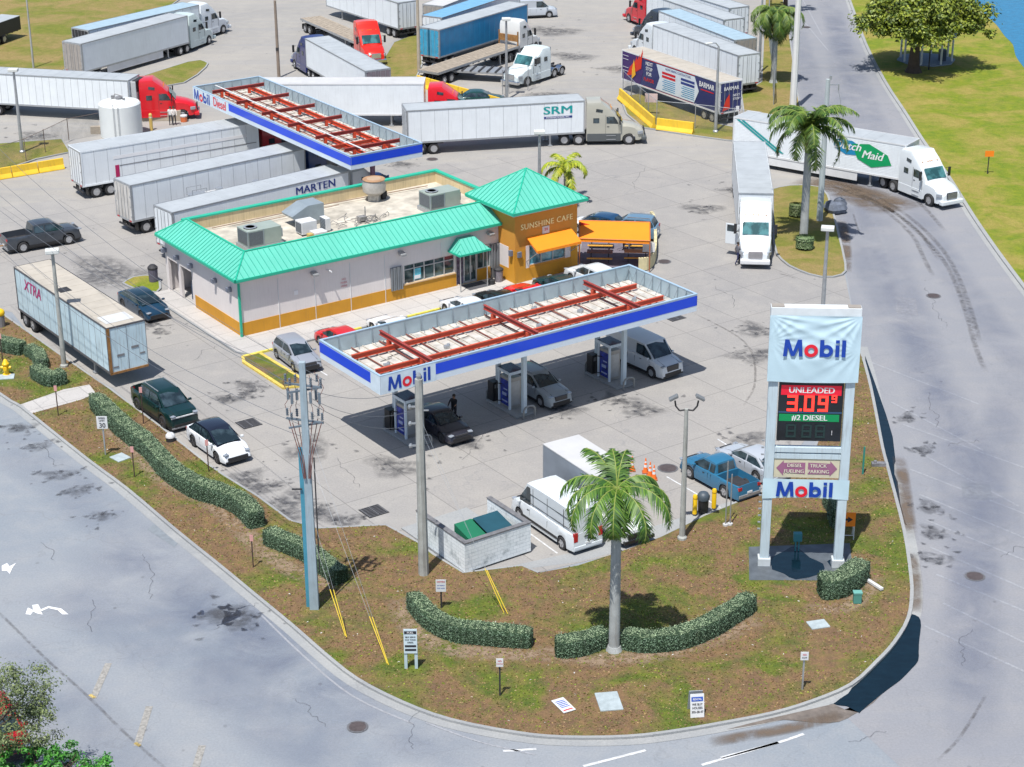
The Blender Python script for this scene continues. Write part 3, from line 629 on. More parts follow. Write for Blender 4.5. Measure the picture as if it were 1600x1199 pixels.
def by_wheels(kind,pr,pf,side,dims=None):
    K=dict(KIND[kind]); 
    if dims: K.update(dims)
    a,b=G(*pr),G(*pf); d=(b-a); yaw=math.atan2(d.y,d.x); X=Vector((math.cos(yaw),math.sin(yaw),0)); Y=Vector((-X.y,X.x,0))
    y=(K['W']/2-.02)*(1 if side=='L' else -1); mid=(a+b)/2; cx=-K['L']/2+K['ro']+K['wb']/2
    return mid-X*cx-Y*y, yaw
DOWN=LA-PI/2   # lot axis pointing to the road
def put(kind,col,label,px,py,z,yaw,**k):   # px of a body point of height z over the centre
    p=G(px,py,z); return car(kind,col,label,Vector((p.x,p.y,0)),yaw,**k)
p,y=by_wheels('ev',(302,694),(336,719),'R'); car('ev','dfe2e5','white electric crossover with black glass roof driving past the long hedge',p,y,gl=glass,rim=rimd,roof=mt('black_roof',(.012,.016,.03),.12,0,.1,1,0,.8))
p,y=by_wheels('evtruck',(216,637),(252,664),'R'); car('evtruck','082a2a','dark green electric pickup beside the hedge behind the white crossover',p,y,'pickup truck','pickup_truck',None,roofrack=True,rim=rimd)
p,y=by_wheels('ev',(192,476),(224,497),'R',dict(H=1.44)); car('ev','12344c','dark blue electric sedan by the left end of the cafe',p,y,rim=rimd,dims=dict(H=1.44),roof=mt('blue_black_roof',(.01,.03,.045),.12,0,.1,1,0,.8))
p,y=by_wheels('hatch',(431,556),(460,579),'R'); car('hatch','8d929c','silver hatchback beside the yellow edged grass island',p,y)
car('hatch','c81420','red hatchback at the left end of the canopy roof by the cafe walk',M(4.4,-5.5),LA+PI/2)
car('sports','dfe2e5','white coupe parked behind the canopy left of the yellow kerb stop',M(8.6,-5.5),LA+PI/2)
car('sedan','dfe2e5','white sedan parked at the cafe walk opposite the entrance door',M(14.5,-5.5),LA+PI/2)
car('sedan','16181c','black sedan between the white sedan and the red coupe',M(17.1,-5.7),LA+PI/2)
car('sports','d81022','bright red coupe parked before the orange tower',M(19.8,-5.6),LA+PI/2)
car('sedan','123a3c','dark green sedan parked between the red coupe and the white wagon',M(22.4,-5.6),LA+PI/2)
car('suv','d2d8dc','white wagon with dark sunroof parked below the orange shelter',M(25.3,-5.5),LA+PI/2,roof=None)
p=M(4.9,-20.9); car('sedan','262630','dark grey sedan fuelling beside the first pump under the canopy',M(2.55,-20.7),DOWN,rim=rimd)
car('suv','8f979c','grey crossover parked beside the middle pump under the canopy',M(10.45,-19.8),DOWN,roofrack=True)
car('van','c9ced2','white and silver passenger van beside the right pump under the canopy',M(18.85,-19.6),DOWN+R(3),'van','van',None)
p,y=by_wheels('smallpickup',(1127,781),(1076,752),'L'); car('smallpickup','2b6a8c','teal extended cab pickup with empty bed parked by the bollards',p,y,'pickup truck','pickup_truck',None)
X=Vector((math.cos(y),math.sin(y),0)); Y=Vector((-X.y,X.x,0)); car('sedan','aab0b8','silver sedan parked beside the teal pickup behind the sign',p-Y*2.75+X*.4,y,rim=rimm)
p,y=by_wheels('cargovan',(877,862),(806,812),'L'); car('cargovan','cfd5d9','white high roof cargo van parked next to the dumpster wall',p,y,'van','cargo_van',None)
p,y=by_wheels('pickup',(37,388),(114,375),'R'); car('pickup','3a4048','dark grey crew cab pickup towing a trailer at the left edge',p,y,'pickup truck','pickup_truck',None); rampos=(p,y)
put('sedan','14403c','dark green sedan behind the red truck hood and yellow barrier',756,143,1.3,R(2),group=None)
put('sports','0c4f9e','blue sports car under the near end of the diesel canopy',592,274,1.1,R(-20),group=None,dims=dict(H=1.3))
put('ev','dfe2e5','white sedan with blue tinted glass parked beyond the orange shelter',938,338,1.45,R(150),group=None,roof=mt('blue_glass_roof',(.01,.05,.12),.1,0,.1,1,0,.8))
put('suv','5f7f98','grey blue crossover parked beyond the orange shelter, right of the white sedan',985,343,1.5,R(165),group=None,roofrack=True)
put('van','b7bec6','silver passenger van at the top edge behind the blue trailer',838,6,1.6,R(12),cat='van',name='van',group=None)
# ---------- semi trucks
def trailer_parts(t,L,col,roofm,opt):
    W=2.6; z0,z1=opt.get('z0',1.15),4.1
    b=MB(); b.bb(0,L,-W/2,W/2,z0,z1-.03); b.part('trailer_box',col,t,label=opt.get('boxlabel'))
    b=MB(); b.bb(-.005,L+.005,-W/2+.03,W/2-.03,z1-.03,z1); 
    for i in range(1,int(L/1.2)): b.bb(i*1.2-.03,i*1.2+.03,-W/2+.06,W/2-.06,z1,z1+.012)
    b.part('trailer_roof',roofm,t)
    b=MB()
    for s in (-1,1):
        b.bb(-.02,L+.02,s*W/2-.03*(s<0)-.0,s*W/2+.03*(s>0),z1-.09,z1+.02); b.bb(-.02,L+.02,s*W/2-.03*(s<0),s*W/2+.03*(s>0),z0-.06,z0+.10)
        for x in (0.,L-.1): b.bb(x,x+.1,s*W/2-.035*(s<0),s*W/2+.035*(s>0),z0+.1,z1-.09)
    b.bb(-.03,.02,-W/2,W/2,z1-.12,z1+.015); b.bb(L-.02,L+.03,-W/2,W/2,z1-.10,z1+.015)
    b.part('trailer_rail',opt.get('railm',steel),t)
    b=MB(); n=opt.get('ribs',13)
    if n:
        for i in range(1,n):
            x=i*L/n
            for s in (-1,1): b.bb(x-.012,x+.012,s*(W/2+.004)-.008,s*(W/2+.004)+.008,z0+.1,z1-.1)
        b.part('panel_seam',mt('seam_grey',(.36,.38,.40),.6) if not opt.get('ribm') else opt['ribm'],t)
    if opt.get('corr'):
        b=MB()
        for i in range(20):
            z=z0+.2+i*(z1-z0-.35)/20
            for s in (-1,1): b.bb(.12,L-.12,s*(W/2+.002)-.005,s*(W/2+.002)+.005,z,z+.04)
        b.part('corrugation',col,t)
    # rear doors
    dm=opt.get('doorm',col)
    for s in (-1,1):
        d=MB().bb(-.05,-.032,min(s*.02,s*(W/2-.1)),max(s*.02,s*(W/2-.1)),z0+.08,z1-.14).part('rear_door',dm,t)
        b=MB()
        for y in (.25,.75): b.cyl((-.08,s*y,z0+.1),(-.08,s*y,z1-.16),.02,.02,6)
        for k in range(4): b.box((-.065,s*(W/2-.12),z0+.4+k*.8),(.03,.2,.06))
        b.part('lock_rod',steel,d)
    b=MB()
    b.bb(-.05,-.02,-W/2,-W/2+.10,z0,z1); b.bb(-.05,-.02,W/2-.10,W/2,z0,z1); b.bb(-.052,-.022,-W/2,W/2,z1-.14,z1-.02); b.bb(-.052,-.022,-W/2,W/2,z0-.10,z0+.08)
    b.part('door_frame',opt.get('framem',steel),t)
    for s in (-1,1): MB().box((-.07,s*.95,z0-.01),(.03,.3,.09)).part('tail_lamp',redl,t)
def trailer_under(t,L,z0,wx,skirt=None,gear=True):
    b=MB()
    for s in (-1,1): b.bb(wx-1.6,wx+1.6,s*.5-.07,s*.5+.07,z0-.38,z0-.06)
    for i in range(int(L/1.0)): b.bb(.3+i*1.0,.38+i*1.0,-1.2,1.2,z0-.12,z0-.04)
    b.bb(.0,.12,-1.1,1.1,.5,.62); 
    for s in (-1,1): b.bb(.04,.12,s*.5-.04,s*.5+.04,.55,z0)
    for x in (wx-.62,wx+.62): b.cyl((x,-1.1,.5),(x,1.1,.5),.07,.07,8)
    b.part('chassis_frame',dark,t)
    for s in (-1,1):
        if gear:
            b=MB(); b.bb(L-3.2,L-3.04,s*.95-.07,s*.95+.07,.1,z0-.05); b.bb(L-3.32,L-2.92,s*.95-.14,s*.95+.14,.02,.1); b.box((L-3.1,s*.5,z0-.4),(.05,1.,.05),rx=s*.5); b.part('landing_gear',steel,t)
        MB().box((wx-1.35,s*1.0,.62),(.02,.55,.6)).part('mud_flap',black,t)
        if skirt: MB().bb(wx+1.7,L-4.2,s*1.27-.015,s*1.27+.015,.38,z0-.06).part('side_skirt',skirt,t)
        for x in (wx-.62,wx+.62):
            for y in (1.12,.80): wheel(t,x,s*y,.5,.28,rimm)
def tractor(t,T,col,opt):
    """T: matrix from tractor frame (tandem centre, x forward) to thing frame"""
    body=col if hasattr(col,'node_tree') else paint(col); kind=opt.get('kind','sleeper'); low=opt.get('lower',body)
    D=opt.get('dx',0)
    sl=kind in('sleeper','mid'); xb=1.35 if sl else 2.3; xw=3.95; xh=6.6
    zt=opt.get('zt',3.95)
    b=MB(); b.M=T
    if sl: top=[(xb,zt-.25),(xb+.05,zt-.04),(xb+1.3,zt+.02),(2.9,zt-.22),(3.45,zt-.62),(3.85,2.92),(4.0,2.80),(4.62,1.98),(4.7,1.94),(5.7,1.72),(6.35,1.45),(6.55,1.2),(xh,.9)]
    else: top=[(xb,2.75),(xb+.06,2.9),(3.7,2.92),(3.95,2.82),(4.5,1.98),(4.6,1.92),(5.8,1.74),(6.35,1.5),(6.55,1.2),(xh,.9)]
    # cab block
    W=2.45
    def wid(x): return W/2 if x<4.2 else W/2-(x-4.2)*.085-(max(0,x-6.1))*.35
    xs=sorted(set([p[0] for p in top]+[xb+i*.4 for i in range(14) if xb+i*.4<xh]+[5.2+.62*math.cos(PI*i/8) for i in range(9)])); rings=[]
    for x in xs:
        zl=.42 if x<6.3 else .5
        if abs(x-5.2)<.62: zl=max(zl,.5+math.sqrt(.62**2-(x-5.2)**2)*.9)
        z=interp(top,x); w=wid(x); hood=x>4.6; k=.80 if hood else .93
        pt=[(w,zl),(w,zl+(z-zl)*.5),(w*.985,z-.28 if not hood else zl+(z-zl)*.78),(w*k,z-.05),(w*k*.6,z+.02),(0,z+.04)]
        rings.append([(x,-y,zz) for y,zz in pt]+[(x,y,zz) for y,zz in reversed(pt[:-1])])
    n=len(rings[0]); fs=[]
    for k in range(len(rings)-1):
        for i in range(n-1): fs.append((k*n+i,(k+1)*n+i,(k+1)*n+i+1,k*n+i+1))
    fs+=[tuple(range(n)),tuple(range(len(rings)*n-1,len(rings)*n-n-1,-1))]
    b.add([p for r in rings for p in r],fs); cab=b.part('cab',body,t,smooth=40)
    def pp(name,mb,m,parent=None,**k): return mb.part(name,m,parent or t,**k)
    b=MB(); b.M=T; y1=W/2*.93*.86
    b.add([(4.665,-y1,2.03),(4.665,y1,2.03),(4.085,y1*.98,2.82),(4.085,-y1*.98,2.82)],[(0,1,2,3)]); b.part('windscreen',glassg,t)
    for s in (-1,1):
        b=MB(); b.M=T; y=W/2*1.0+.008
        b.add([(3.15,s*y,2.0),(4.2,s*y,1.98),(4.12,s*y*.985,2.25),(3.86,s*y*.985,2.62),(3.15,s*y*.985,2.66)],[(0,1,2,3,4)]); b.part('side_window',glass,t)
        if sl:
            b=MB(); b.M=T; b.bb(1.95,2.5,min(s*y,s*(y+.01)),max(s*y,s*(y+.01)),2.05,2.5); b.part('side_window',glass,t)
            if kind!='mid': b=MB(); b.M=T; b.box((2.5,s*(y-.005),3.18),(.6,.02,.26),ry=.15); b.part('side_window',glass,t)
        b=MB(); b.M=T; b.box((4.35,s*1.5,2.35),(.12,.22,.75)); b.box((4.2,s*1.36,2.65),(.05,.3,.04)); b.box((4.2,s*1.36,2.1),(.05,.3,.04)); b.part('wing_mirror',opt.get('mirror',black),t,bevel=.03)
        b=MB(); b.M=T; b.box((3.08,s*(W/2+.004),1.9),(.02,.012,1.7)); b.box((4.3,s*(W/2+.0),1.35),(.02,.02,1.1)); b.box((3.3,s*(W/2+.012),1.72),(.2,.03,.05)); b.part('door_seam',mt('seam_dark',(.03,.03,.03),.6),t)
        b=MB(); b.M=T; b.bb(1.4,4.45,s*W/2-.02-.03*(s>0)*0,s*W/2+.02,.36,1.08); b.part('side_fairing',low,t,bevel=.03)
        b=MB(); b.M=T; 
        for z in (.5,.85): b.bb(3.15,4.0,s*(W/2+.03)-.03,s*(W/2+.03)+.03,z,z+.05)
        b.part('cab_step',steel,t)
        b=MB(); b.M=T; b.box((6.22,s*.98,1.10),(.5,.24,.30),rz=-s*.45); b.part('headlamp',headl,t,bevel=.05)
        wheel(t,5.2,s*1.05,.5,.30,rimm,T)
        for x in (-.65,.65):
            for yy in (1.08,.78): wheel(t,x,s*yy,.5,.28,rimm,T)
        if opt.get('fender'): 
            b=MB(); b.M=T
            for x in (-.65,.65): b.prism([(x+.58*math.cos(a),.5+.58*math.sin(a)) for a in [PI*i/10 for i in range(11)]]+[(x+.54*math.cos(a),.5+.54*math.sin(a)) for a in [PI*i/10 for i in range(10,-1,-1)]],s*.65,s*1.25)
            b.part('mudguard',chrome,t)
        if opt.get('stack'): b=MB(); b.M=T; b.cyl((xb-.12,s*1.05,1.2),(xb-.12,s*1.05,zt-.1),.07,.07,8); b.part('exhaust_stack',chrome,t)
    b=MB(); b.M=T; b.bb(6.545,6.66,-.52,.52,.82,1.36); b.part('grille',opt.get('grille',black),t,bevel=.03)
    b=MB(); b.M=T
    for i in range(6): b.bb(6.66,6.675,-.48,.48,.87+i*.08,.90+i*.08)
    b.part('grille_bar',steel,t)
    b=MB(); b.M=T; b.bb(6.35,6.82,-1.1,1.1,.38,.74); b.part('front_bumper',opt.get('bumper',low),t,bevel=.08)
    b=MB(); b.M=T
    for s in (-1,1): b.bb(-1.5,1.6,s*.43-.05,s*.43+.05,.78,1.02)
    b.cyl((0,0,1.0),(0,0,1.12),.5,.45,14); b.bb(.95,1.3,-1.,1.,.6,1.0); b.part('chassis_frame',dark,t)
    if opt.get('lights',1):
        b=MB(); b.M=T
        for y in (-.75,-.2,0,.2,.75): b.box((3.62 if sl else 3.9,y,zt-.70 if sl else 3.0),(.07,.08,.06))
        b.part('marker_lamp',orange_l,t)
def rig(name,label,pa,pb,side,L=16.15,anchor='a',col=None,roofm=None,cab=None,steer=None,cabyaw=None,opt=None,z=4.1,wx=1.75,skirt=None,dist=None,group='long box trailers and their trucks',cat='semi truck',under=True):
    opt=opt or {}; A,B=G(*pa,z),G(*pb,z); d=B-A; yaw=math.atan2(d.y,d.x); X=Vector((math.cos(yaw),math.sin(yaw),0)); Y=Vector((-X.y,X.x,0))
    s=1 if side=='L' else -1; o=(A if anchor=='a' else B-X*L)-Y*s*1.3; o.z=0
    t=thing(name,label,cat,(o.x,o.y,.015),yaw,group)
    if opt.get('flat'):
        z0=1.25; b=MB(); b.bb(0,L,-1.29,1.29,z0,z0+.22); b.part('deck_frame',steel,t); 
        for i in range(6): MB().bb(.03,L-.03,-1.24+i*.42,-.86+i*.42,z0+.22,z0+.25).part('deck_board',opt['deck'],t)
        trailer_under(t,L,z0,wx)
    elif not opt.get('custom'):
        trailer_parts(t,L,col or wtrail,roofm or roofgrey,opt); 
        if under: trailer_under(t,L,opt.get('z0',1.15),wx,skirt)
    if cab:
        K=Vector((L-.95,0,0)); cy=0
        if steer:
            Pw=G(*steer)-o; Pl=Vector((Pw.dot(X),Pw.dot(Y),0))-K; cy=math.atan2(Pl.y,Pl.x)-math.atan2(s*1.15,5.2)
        if cabyaw is not None: cy=cabyaw
        tractor(t,Matrix.Translation(K)@Matrix.Rotation(cy,4,'Z'),cab[0],cab[1] if len(cab)>1 else {})
    return t
gb=mt('logo_blue',(.01,.05,.30),.5); gr=mt('logo_red',(.55,.01,.02),.5); gw=mt('logo_white',(.75,.75,.76),.5,0,.04)
teal=mt('logo_teal',(.0,.30,.30),.5); lgreen=mt('logo_green',(.0,.30,.10),.5); lblue=mt('logo_sky_blue',(.01,.22,.42),.5); navy=mt('trailer_wrap_navy',(.018,.028,.13),.4,0,.12,.6,0,.3)
def sideM(x,s,z,off=1.31+.012):   # text on a trailer side; s=-1 right side, +1 left side
    return wallM((x,s*off,z),0,s)
# 1 grey sleeper with white trailer, crossing the yard
t=rig('semi_truck','grey sleeper truck pulling a plain white trailer across the yard behind the cafe',(640,172),(917,159),'R',cab=('a9a79b',dict(lower=mt('cab_lower_grey',(.09,.10,.105),.5),mirror=black)),steer=(993,229),skirt=None)
text('SRM',1.0,teal,'logo',t,sideM(13.7,-1,3.35),.03,1.5); b=MB(); b.bb(12.4,15.0,-1.322,-1.312,2.62,2.82); b.part('logo_stripe',mt('logo_navy',(.02,.04,.2),.5),t); text('INTERNATIONAL INC.',.2,gw,'logo',t,sideM(13.7,-1,2.72,1.325),.006,1.1)
text('SRM',.5,teal,'logo',t,sideM(17.9,-1,1.75,1.30),.02,1.4)
# 2 old trailer at the left
t=rig('trailer','weathered pale blue box trailer standing alone at the left kerb, rust on its corner',(25,410),(167,507),'R',14.55,'b',wold,rooftan,opt=dict(ribs=16,z0=1.05,railm=mt('dark_rail',(.10,.10,.11),.6),doorm=wold,ribm=mt('rust_seam',(.25,.27,.28),.7)),wx=1.5)
text('XTRA',1.15,mt('faded_magenta',(.42,.02,.15),.6),'lettering',t,sideM(2.9,-1,3.25),.025,.95,shear=.25)
MB().bb(14.5,14.60,-1.32,-1.14,1.0,4.05).part('rust_corner_post',mt('rust_brown',(.30,.15,.05),.9,0,.4,3),t)
b=MB(); b.bb(14.55,14.60,-1.3,1.3,.94,1.08); b.part('rust_sill',mt('rust_brown',(.30,.15,.05)),t)
b=MB(); b.bb(14.56,14.575,-.01,.01,1.1,4.); b.bb(14.56,14.575,-.75,-.25,2.05,2.2); b.bb(14.56,14.575,.25,.75,2.4,2.55); b.bb(14.56,14.575,-1.05,-.7,1.35,1.45); b.bb(14.56,14.575,.8,1.15,1.9,2.0); b.part('nose_fitting',grey,t)
b=MB(); b.bb(12.5,13.9,-1.0,.9,4.105,4.12); b.part('roof_patch',mt('roof_patch_pale',(.55,.56,.56),.5),t); MB().bb(5.9,6.8,-.9,-.1,4.105,4.115).part('roof_patch',dark,t)
p=G(122,553); o=MB().box((0,0,.9),(3.0,.05,.9),rx=.6).part('tarpaulin',mt('bright_blue_sheet',(.05,.28,.55),.5,0,.15,1.5)); o.location=(p.x+.55,p.y+.45,.0); o.rotation_euler=(0,0,R(-54)); tag(o,'blue sheet leaning under the weathered pale trailer','tarpaulin')
# 3-5 trailers under the diesel canopy
t=rig('semi_truck','white trailer with magenta corner mark, farthest of the row entering the diesel canopy',(129,231),(370,194),'R',cab=('8c1520',dict(dx=0)),cabyaw=0,opt=dict(ribs=14,railm=wtrail))
MB().bb(2.9,3.25,-1.325,-1.312,1.35,2.5).part('colour_panel',mt('magenta_panel',(.42,.01,.10),.5),t); b=MB(); b.bb(2.8,15,-1.322,-1.312,3.02,3.30); b.part('colour_stripe',gw,t); b=MB(); b.bb(3.3,15.9,-1.322,-1.312,2.4,2.46); b.part('colour_line',grey,t)
t=rig('semi_truck','white trailer with rusty doors, middle of the row entering the diesel canopy',(207,284),(420,241),'R',cab=('1d3a6e',),cabyaw=0,opt=dict(ribs=14,doorm=mt('rusty_white_door',(.6,.58,.55),.6,0,.2,1,0,0,0,.9)))
t=rig('semi_truck','white refrigerated trailer whose lettering shows above the cafe parapet',(272,327),(420,294),'R',cab=('c8cacc',),cabyaw=0,opt=dict(ribs=0))
text('MARTEN',.85,mt('logo_navy',(.02,.04,.2),.5),'lettering',t,sideM(12.9,-1,3.45),.02,1.15)
# tanker
A=M(6.4,21.2); t=thing('tank_trailer','white cylindrical tank trailer between two box trailers behind the cafe','tank trailer',(A.x,A.y,.015),LA)
b=MB(); n=18; L=12.5; prof=[(0,.05),(0.12,.8),(.5,1.03),(12.,1.03),(12.4,.8),(12.5,.05)]; vs=[]; fs=[]
for x,r in prof:
    for i in range(n): a=2*PI*i/n; vs.append((x,r*math.cos(a),2.5+r*math.sin(a)))
for k in range(len(prof)-1):
    for i in range(n): fs.append((k*n+i,k*n+(i+1)%n,(k+1)*n+(i+1)%n,(k+1)*n+i))
b.add(vs,fs); b.part('tank',mt('tank_white',(.7,.69,.66),.35,0,.1,1,0,.3),t,smooth=50)
for x in (2.8,6.0,9.4): MB().cyl((x,0,3.5),(x,0,3.68),.3,.3,14).part('hatch',steel,t)
b=MB(); b.tube([(.3,-.5,3.4),(.3,-.5,4.0),(1.5,-.5,4.0),(1.5,-.5,3.5)],.03); b.tube([(.3,.5,3.4),(.3,.5,4.0),(1.5,.5,4.0),(1.5,.5,3.5)],.03); b.bb(.2,1.6,-.5,.5,3.5,3.54); b.part('catwalk',steel,t)
for s in (-1,1): MB().box((6.2,s*1.0,2.3),(11.6,.1,.16)).part('tank_rail',white,t)
trailer_under(t,12.5,1.3,1.7)
# 6-7 pair at the top left
t=rig('semi_truck','white truck with ribbed trailer at top left, nearer of the pair by the grass',(132,62),(301,19),'R',cab=('c4d2d0',dict(stack=0)),steer=(349,61),opt=dict(corr=1,ribs=0,doorm=mt('tan_door',(.34,.31,.28),.6,0,.2,2)),skirt=white)
t=rig('semi_truck','white truck with pale blue roofed trailer, farther of the top left pair by the grass',(144,41),(307,5),'R',cab=('d6dbe0',),cabyaw=.12,roofm=mt('roof_pale_blue',(.35,.47,.55),.5,.1,.1),opt=dict(doorm=dark))
# 8 long white reefer with red cab
t=rig('semi_truck','red sleeper truck with white refrigerated trailer at the left edge beside the round tank',(0,107),(205,120),'R',16.15,'b',cab=('d01522',),steer=(302,183),opt=dict(ribs=22))
b=MB(); b.bb(16.2,16.75,-1.0,1.0,1.9,3.95); b.part('cooling_unit',mt('cooling_unit_grey',(.45,.46,.47),.5),t,bevel=.08); MB().bb(16.3,16.8,-.95,.95,2.9,3.98).part('cooling_grille',dark,t,bevel=.05)
# 9 white trailer behind diesel canopy with red cab
t=rig('semi_truck','red truck whose plain white trailer stands behind the diesel canopy',(450,128),(667,130),'R',16.15,'b',roofm=roofwhite,cab=('d41020',dict(zt=3.8)),cabyaw=-.03,opt=dict(ribs=0,railm=white))
# 10 blue cab
t=rig('semi_truck','dark blue truck with grey roofed trailer facing the top left',(576,109),(481,56),'L',cab=('1c2766',),steer=(459,102),opt=dict(corr=1,ribs=0,doorm=mt('mauve_door',(.22,.18,.20),.6)))
# 11 red truck with flatbed
wood=mt('weathered_deck',(.33,.28,.22),.8,0,.3,2)
t=rig('flatbed_truck','shiny red truck with an empty flatbed facing the camera at top centre',(475,25),(561,64),'R',14.6,'a',cab=('d8220f',dict(stack=1,grille=chrome,bumper=chrome)),cabyaw=-.22,opt=dict(flat=1,deck=wood),z=1.5)
p=G(505,24,1.5); 
# 12-15 trailers at the top
t=rig('trailer','white box trailer at the top centre with its doors facing right',(628,3),(543,-24),'L',opt=dict(ribs=10,railm=steel),col=wtrail)
t=rig('trailer','white trailer with tan doors at the top edge behind the light blue roofed trailer',(699,9),(760,-14),'R',opt=dict(doorm=mt('tan_door',(.34,.31,.28)),ribs=0),roofm=roofwhite)
t=rig('trailer','white trailer with light blue roof, directly behind the bright blue trailer',(697,27),(820,-12),'R',roofm=mt('roof_light_blue',(.16,.36,.55),.5,.0,.1),opt=dict(ribs=0))
t=rig('trailer','bright blue box trailer with grey roof at the top centre',(692,46),(834,6),'R',col=mt('trailer_blue',(.012,.20,.42),.4,0,.12,1,0,.2),opt=dict(ribs=18,ribm=mt('blue_seam',(.02,.28,.5),.5),doorm=mt('door_light_blue',(.05,.33,.52),.5,0,.25,1.5),framem=steel))
# 16 flatbed with white cab
t=rig('flatbed_truck','white truck pulling an empty wooden deck trailer past the blue trailer',(690,113),(817,72),'R',14.6,'a',cab=('d9dad8',dict(lower=mt('cab_lower_grey',(.09,.10,.105)))),steer=(865,75),opt=dict(flat=1,deck=wood),z=1.5)
b=MB(); 
for s in (-1,1): b.bb(14.45,14.6,s*1.2-.05,s*1.2+.05,1.4,3.0)
b.bb(14.5,14.6,-1.2,1.2,1.9,2.6); b.part('headboard',mt('rust_brown',(.30,.15,.05)),t)
# 17 bobtail
A,B=G(863,122),G(812,138); d=B-A; yw=math.atan2(d.y,d.x); t=thing('truck_tractor','white tractor unit without trailer parked beside the yellow barrier','truck tractor',(A.x,A.y+1.,.015),yw)
tractor(t,Matrix.Identity(4),'d5e0e2',dict(kind='mid',zt=3.4,fender=1,stack=1,bumper=chrome,grille=chrome))
# low dark trailer section in front of it
p=G(742,128); t=thing('lowboy_trailer','low grey equipment trailer behind the yellow barrier','lowboy trailer',(p.x,p.y+1.5,.015),R(-14)); b=MB(); b.bb(-4.5,4.5,-1.25,1.25,.85,1.05); b.part('deck_frame',steel,t)
b=MB(); 
for i in range(10): b.bb(-4.3+i*.88,-4.1+i*.88,-1.3,1.3,1.05,1.15)
b.part('deck_rib',dark,t)
for x in (-3.2,-2.0):
    for s in (-1,1): wheel(t,x,s*1.1,.45,.28,rimm)
# 18-22 right row
t=rig('semi_truck','white truck with plain white trailer, nearest full rig of the row at top right',(1159,91),(1027,42),'L',cab=('d2d8dc',),steer=(992,87),opt=dict(ribs=16))
t=rig('semi_truck','dark slate truck with white trailer, second of the row at top right',(1154,67),(1031,18),'L',cab=('2c3440',),cabyaw=0.1,opt=dict(doorm=mt('tan_door',(.34,.31,.28))),roofm=mt('roof_pale_blue',(.35,.47,.55)))
t=rig('semi_truck','red truck with grey roofed trailer, third of the row at top right',(1137,35),(1041,1),'L',cab=('c5182a',),cabyaw=0,opt=dict())
t=rig('trailer','grey roofed trailer at the top edge, farthest of the row at top right',(1146,17),(1091,-1),'L',opt=dict())
# 23 wrapped trailer
t=rig('trailer','navy wrapped advertising trailer with orange flame artwork parked inside the fence',(1130,133),(995,86),'L',col=navy,roofm=rooftan,opt=dict(ribs=0,doorm=navy,framem=white,railm=white))
b=MB(); q=1.312
for i in range(7):   # flame swoosh
    x=15.6-i*.33; z=1.5+i*.18; b.quad((x,q+.006*i,z),(x-.9,q+.006*i,z+.25),(x-1.15-.2*(i%3),q+.006*i,z+1.6+.12*i),(x-.55,q+.006*i,z+.95))
b.part('flame_artwork',mt('flame_red',(.62,.03,.01),.5),t)
MB().quad((14.3,q+.06,1.5),(13.6,q+.06,2.1),(13.95,q+.06,3.6),(14.25,q+.06,2.5)).part('flame_artwork',mt('flame_yellow',(.75,.38,.02),.5),t)
b=MB(); b.quad((16.,q+.003,1.25),(12.9,q+.003,1.25),(12.4,q+.003,2.6),(12.95,q+.003,4.0),(16.,q+.003,4.0)); b.part('wrap_panel',mt('wrap_purple',(.05,.02,.12),.5),t)
for i,z in enumerate((3.65,3.3,2.5,2.15)): MB().bb(14.9,15.9,q+.05,q+.056,z,z+.04).part('speed_line',gw,t)
for s,z,mm in (('NEXT',3.55,gw),('STOP',3.05,gw),('FOR',2.55,gw),('FLAVOR',1.95,mt('flame_red',(.62,.03,.01)))): text(s,.52,mm,'lettering',t,sideM(11.4,1,z,q+.012),.02,.9)
b=MB(); b.quad((10.2,q+.006,1.35),(3.9,q+.006,1.35),(3.2,q+.006,2.6),(3.9,q+.006,3.85),(10.2,q+.006,3.85),(9.6,q+.006,2.6)); b.part('text_panel',mt('panel_pale',(.6,.66,.72),.5),t)
text('NOW HIRING CONTRACTORS',.33,mt('logo_navy',(.02,.04,.2)),'lettering',t,sideM(6.6,1,3.62,q+.012),.01,.9)
for k,(x,z) in enumerate(((8.1,3.2),(5.0,3.2),(8.1,2.85),(5.0,2.85))):
    MB().bb(x-1.1,x+1.1,q+.008,q+.014,z-.12,z+.12).part('text_bar',(gr,mt('logo_navy',(.02,.04,.2)))[k%2],t)
b=MB(); 
for x in (8.1,5.0):
    for i in range(6): b.bb(x-1.1,x+.8+.2*(i%2),q+.008,q+.013,2.5-i*.19,2.57-i*.19)
b.part('small_print',mt('logo_sky_blue',(.01,.22,.42)),t)
b=MB(); b.bb(3.9,12.4,q+.004,q+.012,3.93,4.0); b.bb(3.9,12.4,q+.004,q+.012,1.2,1.27); b.part('red_trim',gr,t)
text('BARMAR',.72,gw,'lettering',t,sideM(2.0,1,3.35,q+.012),.03,.85); MB().bb(.9,2.9,q+.004,q+.012,2.82,2.92).part('red_trim',gr,t)
text('BARMAR',.5,gw,'lettering',t,wallM((-.10,0,3.4),-1,0),.02,.9)
b=MB(); b.quad((-.10,1.0,1.3),(-.10,.1,1.5),(-.10,.2,2.9),(-.10,.6,2.4)); b.part('flame_artwork',mt('flame_red',(.62,.03,.01)),t); text('NEXT',.32,gw,'lettering',t,wallM((-.10,-.6,2.7),-1,0),.01); text('STOP',.32,gw,'lettering',t,wallM((-.10,-.6,2.35),-1,0),.01)
# green cab between
p=G(1120,120); t=thing('truck_tractor','dark green tractor unit mostly hidden behind the navy wrapped trailer','truck tractor',(p.x+1.2,p.y+.6,.015),R(128)); tractor(t,Matrix.Identity(4),'0f5a48',dict(kind='mid',zt=3.0))
